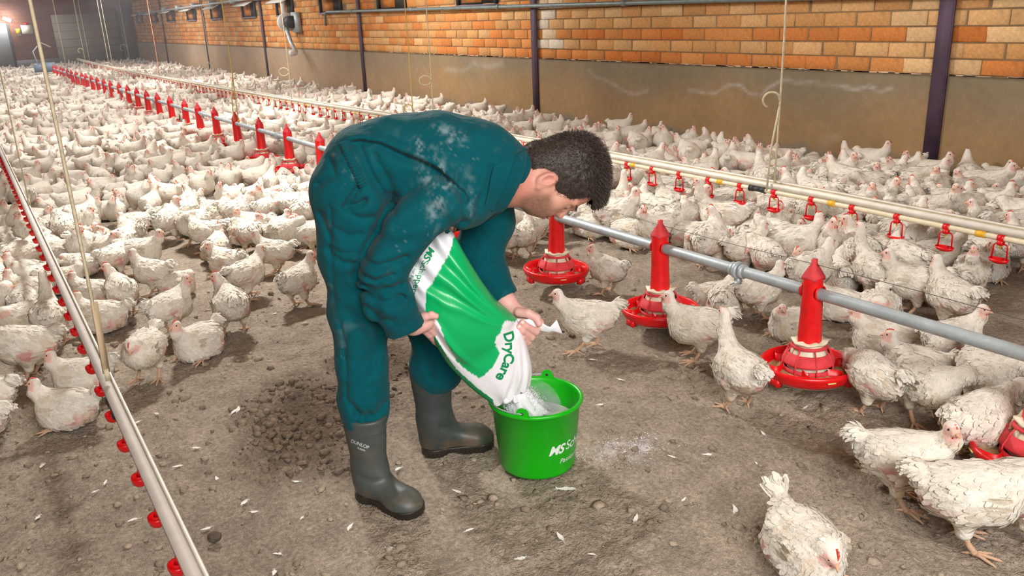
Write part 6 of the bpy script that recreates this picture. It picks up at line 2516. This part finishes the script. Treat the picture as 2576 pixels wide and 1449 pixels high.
PROTO, FLAT, LOW, C_HEAD = {}, {}, {}, {}
PARTN = {'wing.L': 'wing', 'leg.L': 'leg', 'eye.L': 'eye'}
for pi, (pn, kw) in enumerate(POSES.items()):
    parts = make_pose(900 + pi * 31, **kw)
    C_HEAD[pn] = C_HEADS[900 + pi * 31]
    PROTO[pn] = {k_: mesh_from(PARTN.get(k_, k_), v_, k_ not in ('comb', 'plumage', 'wing', 'wing.L')) for k_, v_ in parts.items()}
    for k_, me in PROTO[pn].items():
        me.materials.append(M_EYE if k_.startswith('eye') else M_CHICK)
    flat = MB()
    for k_, v_ in parts.items():
        if isinstance(v_, MB):
            V_ = np.concatenate(v_.V)
            C_ = np.concatenate(v_.C)
            tri = []
            for f_ in v_.Q:
                tri += [[r[0], r[1], r[2]] for r in f_] + [[r[0], r[2], r[3]] for r in f_]
            flat.add(V_, np.array(tri), C_)
        else:
            flat.add(v_[0], v_[1], v_[2])
    me = flat.mesh('chicken', True)
    me.materials.append(M_CHICK)
    FLAT[pn] = me
    # low versions for the crowd farther away
    lowp = make_pose(900 + pi * 31, step=0.021, **kw)
    V_, F_, C_ = lowp['body']
    HC = np.concatenate(lowp['comb'].V).mean(0)
    for lev, ratio, tufts in ((0, 0.34, 64), (1, 0.15, 16)):
        tmp = obj('tmp_low', mesh_np('tmp_low', V_, F_))
        md = tmp.modifiers.new('decimate', 'DECIMATE')
        md.ratio = ratio
        dg = bpy.context.evaluated_depsgraph_get()
        me = bpy.data.meshes.new_from_object(tmp.evaluated_get(dg))
        bpy.data.objects.remove(tmp, do_unlink=True)
        Vd = np.array([v.co for v in me.vertices])
        me.calc_loop_triangles()
        Td = np.array([list(t_.vertices) for t_ in me.loop_triangles])
        bpy.data.meshes.remove(me)
        near_i = np.array([np.argmin(((V_ - v) ** 2).sum(1)) for v in Vd])
        lo = MB()
        lo.add(Vd, Td, C_[near_i])
        Vc = np.concatenate(lowp['comb'].V)
        lo.add(Vc, np.concatenate(lowp['comb'].Q), CCOMB)
        bk = lowp['beak'][0]
        tipb = bk[np.argmax(((bk - C_HEAD[pn]) ** 2).sum(1))]
        hd_ = (tipb - C_HEAD[pn]) / np.linalg.norm(tipb - C_HEAD[pn])
        s1 = np.cross(hd_, [0, 0, 1.0])
        s1 /= np.linalg.norm(s1)
        s2 = np.cross(hd_, s1)
        bb = C_HEAD[pn] + hd_ * 0.026
        lo.add(np.array([bb + s1 * 0.010, bb + s2 * 0.009, bb - s1 * 0.010, bb - s2 * 0.009, tipb]), np.array([[0, 1, 4], [1, 2, 4], [2, 3, 4], [3, 0, 4]]), CBEAK)
        for nm in ('eye', 'eye.L'):
            ec = lowp[nm][0].mean(0)
            lo.add(OCT * 0.0058 + ec, OCTF, (0.03, 0.02, 0.015))
        Vp, Fp, Cp = lowp['plumage']
        take = RNG.choice(620, tufts, replace=False)
        idx = (take[:, None] * 6 + np.arange(6)).reshape(-1)
        k6 = np.arange(tufts)[:, None] * 6
        lo.add(Vp[idx] + 0.0, np.concatenate([np.array([0, 1, 3, 2]) + k6, np.array([2, 3, 5, 4]) + k6]), Cp[idx])
        LOW[pn, lev] = lo.data()


def chicken(pn, x, y, heading, scale, label, group, detailed=True, tilt=0.0):
    """heading: degrees clockwise from the barn's long axis (+y)"""
    rz = math.radians(90 - heading)
    if not detailed:
        o = obj('chicken', FLAT[pn], None, None, (x, y, 0), rz, scale)
        return tag(o, label, 'chicken', group)
    t = empty('chicken', (x, y, 0), rz, scale)
    for k_, me in PROTO[pn].items():
        o = obj(PARTN.get(k_, k_), me, None, t)
        if k_ == 'plumage':
            o['kind'] = 'stuff'
    return tag(t, label, 'chicken', group)


YAW0 = math.degrees(math.atan2(R[0, 2], R[1, 2]))     # heading of the camera
placed = []
HINFO = []


def hero(px, py, rel, pn, scale, label, group=None):
    p = on_z(px, py, 0.0)
    placed.append((p[0], p[1], 0.20 * scale))
    HINFO.append((p[0], p[1], YAW0 + rel, pn))
    return chicken(pn, p[0], p[1], YAW0 + rel, scale * 0.84, label, group)


S0 = 0.86
HEROES = [
    # left of the man
    (378, 955, 182, 'bow', 0.88, 'hunched white chicken with lowered head facing the camera, alone between drinker rail and man'),
    (505, 897, 208, 'sit', 0.92, 'white chicken squatting on the litter with red wattles, right of the hunched chicken'),
    (592, 842, 332, 'stand_left', 0.95, 'white chicken with bright red comb, standing with its back to the camera'),
    (440, 842, 28, 'stand_right', 0.90, 'white chicken with pink bare flank, standing and looking right, behind the hunched one'),
    (318, 795, 322, 'stand_left', 0.88, 'white chicken seen from behind, red flanks, looking left beside the drinker cord'),
    (395, 742, 285, 'stand', 0.84, 'white chicken facing left behind the pink flanked chicken'),
    (448, 742, 80, 'rest', 0.80, 'white chicken lying with its tail to the right, behind the left facing one'),
    (628, 752, 28, 'walk', 0.90, 'white chicken striding away left of the man, one leg stretched'),
    (757, 772, 22, 'stand_right', 0.90, 'white fluffy chicken seen from behind, nearest to the left leg of the man'),
    (700, 690, 282, 'stand', 0.86, 'white chicken facing left with dirty breast, behind the striding one'),
    (575, 688, 300, 'sit_left', 0.92, 'round white chicken with pink flank lying left of the striding one'),
    (178, 1068, 268, 'sit', 0.88, 'white chicken with bright red comb and wattles sitting in the left foreground'),
    (215, 985, 255, 'sit', 0.88, 'white chicken sitting behind the near drinker rail, head shaded'),
    (85, 955, 268, 'lean', 1.00, 'big white chicken walking out of the photo at the left edge'),
    (-22, 1080, 272, 'walk', 0.90, 'white chicken with raised tail cut off by the left edge of the photo'),
    (-40, 1150, 280, 'stand', 0.90, 'white chicken at the left edge with only a foot in view'),
    (70, 835, 215, 'rest', 0.92, 'white chicken with pink scratched back lying behind the big walking one'),
    (85, 762, 268, 'sit', 0.90, 'white chicken sitting and facing left, left of the drinker cups'),
    (140, 870, 335, 'reach', 0.92, 'brownish shaded chicken stretching up to the cups of the near drinker rail'),
    (265, 830, 268, 'sit', 0.92, 'white chicken with dark pink rump lying just right of the near drinker rail'),
    (240, 765, 272, 'sit', 0.84, 'white chicken with red comb facing left, just right of the drinker rail'),
    (75, 690, 20, 'reach', 0.90, 'white chicken stretching its neck up to the far cups of the left drinker rail'),
    (430, 610, 5, 'stand_right', 0.98, 'white chicken seen from behind standing on the bare path in the flock'),
    (300, 700, 20, 'stand_left', 0.86, 'round white chicken seen from behind, in front of the bare path'),
    (368, 690, 95, 'walk', 0.92, 'white chicken with its tail towards the bare path, standing, feet spread'),
    # right of the man
    (1480, 880, 272, 'walk', 0.94, 'white chicken walking left towards the man, nearest to the sack corner'),
    (1752, 905, 282, 'stand', 0.96, 'white chicken standing at the middle feeder pan and looking left'),
    (1858, 1030, 345, 'reach', 0.95, 'white ruffled chicken walking off with stretched neck, left of the nearest feeder pan'),
    (1530, 740, 322, 'stand_left', 0.84, 'white chicken with pink flank standing between the two farther feeder pans'),
    (1275, 655, 340, 'stand', 0.92, 'dirty white chicken seen from behind right of the far sleeve of the man'),
    (1318, 650, 20, 'stand', 0.88, 'brownish shaded chicken left of the feeder pan below the nose of the man'),
    (1905, 800, 72, 'stand', 0.86, 'white chicken standing and facing right under the pipe coupling'),
    (1820, 790, 20, 'sit_right', 0.88, 'white chicken sitting behind the middle feeder pan'),
    (1800, 775, 85, 'sit', 0.82, 'white chicken with red comb facing right beside the middle feeder pan'),
    (1990, 850, 250, 'sit_left', 0.84, 'white chicken looking up left from behind the nearest feeder pan'),
    (2215, 890, 285, 'sit', 0.92, 'white chicken facing left with orange comb, right of the nearest feeder hopper'),
    (2195, 1040, 345, 'peck', 0.90, 'white chicken seen from behind feeding at the nearest feeder pan'),
    (2320, 1062, 170, 'preen', 0.96, 'white chicken twisting its neck to preen, right of the nearest feeder pan'),
    (2470, 1030, 185, 'preen', 0.96, 'white chicken preening at the right edge under the feed pipe'),
    (2445, 1165, 62, 'lean', 0.98, 'white chicken stretching its neck to the feeder pan at the right edge'),
    (2262, 1270, 112, 'stand_right', 0.98, 'white chicken with head turned to the camera, among the group at the lower right'),
    (2420, 1372, 105, 'lean', 1.02, 'large white chicken striding to the right in the lower right foreground'),
    (2565, 1350, 95, 'stand', 0.95, 'white chicken at the right edge behind the head of the striding one'),
    (2018, 1432, 168, 'sit_bow', 0.97, 'white chicken sitting alone at the bottom edge with lowered head and fanned tail'),
    (2600, 1185, 250, 'sit', 0.92, 'white chicken cut off by the right edge beside the last feeder pan'),
    (2385, 935, 75, 'stand_right', 0.90, 'white chicken looking right with raised head below the feed pipe'),
    (2300, 965, 300, 'sit', 0.92, 'white chicken shaded by the feed pipe, behind the preening one'),
    (2105, 800, 300, 'sit', 0.88, 'white chicken behind the nearest feeder hopper, tail to the right'),
    (2195, 760, 345, 'reach', 1.00, 'tall white chicken with stretched neck drinking at a red cup, centre of the right flock'),
    (2075, 660, 285, 'sit', 0.94, 'white chicken facing left with long beak, in the flock behind the feed pipe'),
    (1870, 690, 70, 'stand', 0.92, 'white chicken with raised head looking right, left part of the flock behind the feed pipe'),
    (1555, 560, 25, 'reach', 0.94, 'white chicken reaching up to the red cup right of the head of the man'),
    (2385, 830, 350, 'stand', 1.0, 'big white chicken seen from behind, feeding under the drinker line at the right'),
    (2440, 745, 215, 'stand', 0.92, 'white chicken with brown shade on its back below the last drinker cup'),
    (1615, 345, 60, 'reach', 0.92, 'white chicken with tall stretched neck against the wall right of the head of the man'),
    (1640, 372, 70, 'stand', 0.86, 'white chicken standing at the wall just below the tall necked one'),
    (2400, 515, 275, 'sit', 0.98, 'white chicken with raised head against the wall right of the nearest post'),
]
for (px, py, rel, pn, sc, lab) in HEROES:
    hero(px, py, rel, pn, sc, lab)

# the rest of the flock: random places, kept off the open floor, the feeders and each other
BOUND = [(-400, 830), (0, 815), (120, 790), (200, 745), (300, 690), (380, 600), (430, 560), (480, 615), (520, 655), (620, 655), (720, 650), (800, 640), (1000, 600), (1240, 610), (1330, 640), (1420, 575), (1500, 600), (1600, 640), (1700, 640), (1760, 690), (1850, 690), (1900, 690), (2000, 770), (2080, 805), (2180, 850), (2260, 900), (2420, 960), (2600, 1010), (2900, 1080)]
bx, by = zip(*BOUND)
N_TRY = 80000
cy = 2.2 + (37.4 - 2.2) * RNG.random(N_TRY)
lo_x = -1.0 + 0.010 * cy
cx_ = lo_x + (6.36 - lo_x) * RNG.random(N_TRY)
cell = 0.25
gridd = {}


def gkey(x, y):
    return int(x / cell), int(y / cell)


def free(x, y, r):
    a, b = gkey(x, y)
    for i in range(a - 1, a + 2):
        for j in range(b - 1, b + 2):
            for (u, v, q) in gridd.get((i, j), ()):
                if (u - x) ** 2 + (v - y) ** 2 < max(r, q) ** 2:
                    return False
    return True


for (x, y, r) in placed:
    gridd.setdefault(gkey(x, y), []).append((x, y, r))
FEED_YA = np.array(FEED_Y)
crowd = []
pq = project(np.column_stack([cx_, cy, np.zeros(N_TRY)]))
lim = np.interp(pq[:, 0], bx, by)
MANX, MANY = 1.05, 2.35
for x, y, a, b, l_ in zip(cx_, cy, pq[:, 0], pq[:, 1], lim):
    if b > l_ or a > 2950:
        continue
    if abs(x - FX) < 0.29 and np.min(np.hypot(FEED_YA - y, x - FX)) < 0.285:
        continue
    if y < 4.0 and -0.1 < x < 1.6 and y < 3.6:
        continue
    if x < 0.1 and y < 3.2:
        continue
    rad = 0.188 if y < 8 else 0.205
    if FX < x and y < 6.5:
        rad = 0.172
    if not free(x, y, rad):
        continue
    gridd.setdefault(gkey(x, y), []).append((x, y, rad))
    crowd.append((x, y, a, b))
dist_ = np.array([math.hypot(c_[0], c_[1]) + (0 if -60 < c_[2] < W + 60 else 100) for c_ in crowd])
order = np.argsort(dist_)
n_ind = 300 - len(HEROES)
SITP = ['sit', 'sit', 'sit_left', 'sit_right', 'rest', 'rest']
STANDP = ['stand', 'stand_left', 'stand_right', 'walk', 'preen']
lowV, lowF, lowC, nV = [], {3: [], 4: []}, [], 0
SIDE = ['away', 'right', 'the camera', 'left']
ONES = ['', 'second', 'third', 'fourth', 'fifth', 'sixth', 'seventh', 'eighth', 'ninth', 'tenth', 'eleventh', 'twelfth', 'thirteenth', 'fourteenth', 'fifteenth', 'sixteenth', 'seventeenth', 'eighteenth', 'nineteenth', 'twentieth']


def ordinal(k):
    return 'very' if k == 0 else (ONES[k] if k < len(ONES) else 'twenty-' + ['first', 'second', 'third', 'fourth', 'fifth', 'sixth', 'seventh', 'eighth', 'ninth'][(k - 20) % 9])


def zn_group(zn):
    return 'white chickens ' + zn


def describe(x, y, heading, pn):
    if x < 0.24:
        zn = 'left of the near drinker rail'
    elif x < FX:
        zn = 'between near drinker rail and feed pipe'
    elif x < DX:
        zn = 'between feed pipe and cream drinker line'
    else:
        zn = 'between cream drinker line and brick wall'
    rel = (heading - YAW0) % 360
    fac = SIDE[int(((rel + 45) % 360) // 90)]
    st = {'sit': 'sitting', 'sit_left': 'sitting', 'sit_right': 'sitting', 'sit_bow': 'sitting', 'rest': 'resting', 'reach': 'drinking', 'preen': 'preening'}.get(pn, 'standing')
    return zn, st, fac


ORD = {}
for (x, y, heading, pn) in HINFO:
    ORD.setdefault(describe(x, y, heading, pn), []).append(math.hypot(x, y))
plan = []
for rank, ci in enumerate(order):
    x, y, a, b = crowd[ci]
    u = RNG.random()
    if abs(x - DX) < 0.22 and u < 0.30:
        pn = 'reach'
    elif u < (0.66 if y > 4.5 else 0.5):
        pn = SITP[RNG.integers(len(SITP))]
    else:
        pn = STANDP[RNG.integers(len(STANDP))]
    if y > 9 and pn == 'walk':
        pn = 'stand'
    heading = RNG.uniform(0, 360)
    if abs(x - FX) < 0.5 and RNG.random() < 0.5:
        heading = 90 if x < FX else 270
    sc = RNG.uniform(0.70, 0.84) * (1.12 if x > FX and y < 8 else 1.0)
    plan.append((x, y, pn, heading, sc))
    if rank < n_ind:
        ORD.setdefault(describe(x, y, heading, pn), []).append(math.hypot(x, y))
for rank, (x, y, pn, heading, sc) in enumerate(plan):
    if rank < n_ind:
        zn, st, fac = describe(x, y, heading, pn)
        key = (zn, st, fac)
        rank_of = sorted(ORD[key]).index(math.hypot(x, y))
        lab = '%s nearest of the %s chickens facing %s %s' % (ordinal(rank_of), st, fac, zn)
        chicken(pn, x, y, heading, sc, lab, zn_group(zn), detailed=rank < 150)
    else:
        V_, F_, C_ = LOW[pn, 0 if y < 12 else 1]
        rz = math.radians(90 - heading)
        ca, sa = math.cos(rz), math.sin(rz)
        Vw = V_ * sc
        Vw = np.stack([Vw[:, 0] * ca - Vw[:, 1] * sa + x, Vw[:, 0] * sa + Vw[:, 1] * ca + y, Vw[:, 2]], 1)
        lowV.append(Vw)
        lowC.append(C_ * RNG.uniform(0.93, 1.0))
        for f_ in F_:
            lowF[f_.shape[1]].append(f_ + nV)
        nV += len(Vw)
me = mesh_np('flock', np.concatenate(lowV), [np.concatenate(v_) for v_ in lowF.values() if v_], np.concatenate(lowC))
o = stuff(obj('chicken_flock', me, M_CHICK))
o['label'] = 'far part of the packed flock of white chickens filling the barn to the end wall'
o['category'] = 'chickens'
# print('CROWD', len(crowd), 'flock verts', nV)

# ------------------------------------------------------------------ loose feathers on the floor
M_FEATH = mat('feather', srgb(236, 234, 228), 0.8)
fpx = [(985 // 2.862, 943 + 350 / 2.862), (295, 978), (395, 1044), (494, 1130), (448, 1168), (590, 1040), (545, 1198), (640, 1290), (615, 1272), (700, 1390), (690, 1436), (95, 1300), (105, 1170), (240, 1240), (335, 1310), (760, 1302), (265, 1215),
       (600, 1036), (1490, 905), (1435, 885), (1510, 1020), (1425, 1227), (1920, 1092), (2026, 1025), (2060, 940), (1780, 1150), (1905, 1172), (1690, 1148), (1410, 1350), (1490, 1390), (880, 1330), (1310, 1400), (1600, 1300), (1720, 1260), (1850, 1290), (520, 1330), (745, 1210), (1150, 1230), (1560, 960), (690, 790), (1180, 1330), (980, 1380), (430, 1330), (1480, 760), (1000, 1180)]
fm = []
for k in range(5):
    rs = np.random.default_rng(60 + k)
    mb = MB()
    L_ = 0.045
    n_ = 9
    bend = rs.uniform(-0.5, 0.5)
    pts = []
    for i in range(n_):
        u = i / (n_ - 1)
        pts.append(np.array([L_ * (u - 0.5), bend * 0.02 * (u - 0.5) ** 2 * 4, 0.004 + 0.006 * u * u]))
    pts = np.array(pts)
    VV = []
    for i in range(n_):
        u = i / (n_ - 1)
        w = 0.0075 * math.sin(PI * min(1, u * 0.9 + 0.08)) * (0.35 if u < 0.2 else 1)
        VV += [pts[i] + [0, -w, 0.0015 + rs.normal(0, 0.0006)], pts[i], pts[i] + [0, w, 0.0015 + rs.normal(0, 0.0006)]]
    FF = []
    for i in range(n_ - 1):
        FF += [[3 * i, 3 * i + 3, 3 * i + 4, 3 * i + 1], [3 * i + 1, 3 * i + 4, 3 * i + 5, 3 * i + 2]]
    mb.add(np.array(VV), np.array(FF))
    mb.tube([pts[0] - [0.008, 0, 0.001]] + list(pts), 0.0006, 4)
    for i in range(14):
        p = pts[rs.integers(0, 4)]
        mb.tube([p, p + np.array([rs.uniform(-0.004, 0.006), rs.choice([-1, 1]) * rs.uniform(0.006, 0.013), rs.uniform(0.001, 0.006)])], [0.0007, 0.0002], 3)
    fm.append(mb.mesh('feather'))
for i, (px, py) in enumerate(fpx):
    p = on_z(px, py)
    big = i == 21
    o = obj('feather', fm[i % 5], M_FEATH, None, (p[0], p[1], float(floor_h(p[None, :2])[0]) + 0.001), random.uniform(0, 6.28) if not big else -0.9, 1.55 if big else random.uniform(0.55, 1.0))
    tag(o, 'long white feather on the litter just in front of the bucket' if big else 'small white loose feather lying on the bare litter', 'feather', None if big else 'loose feathers on the litter')
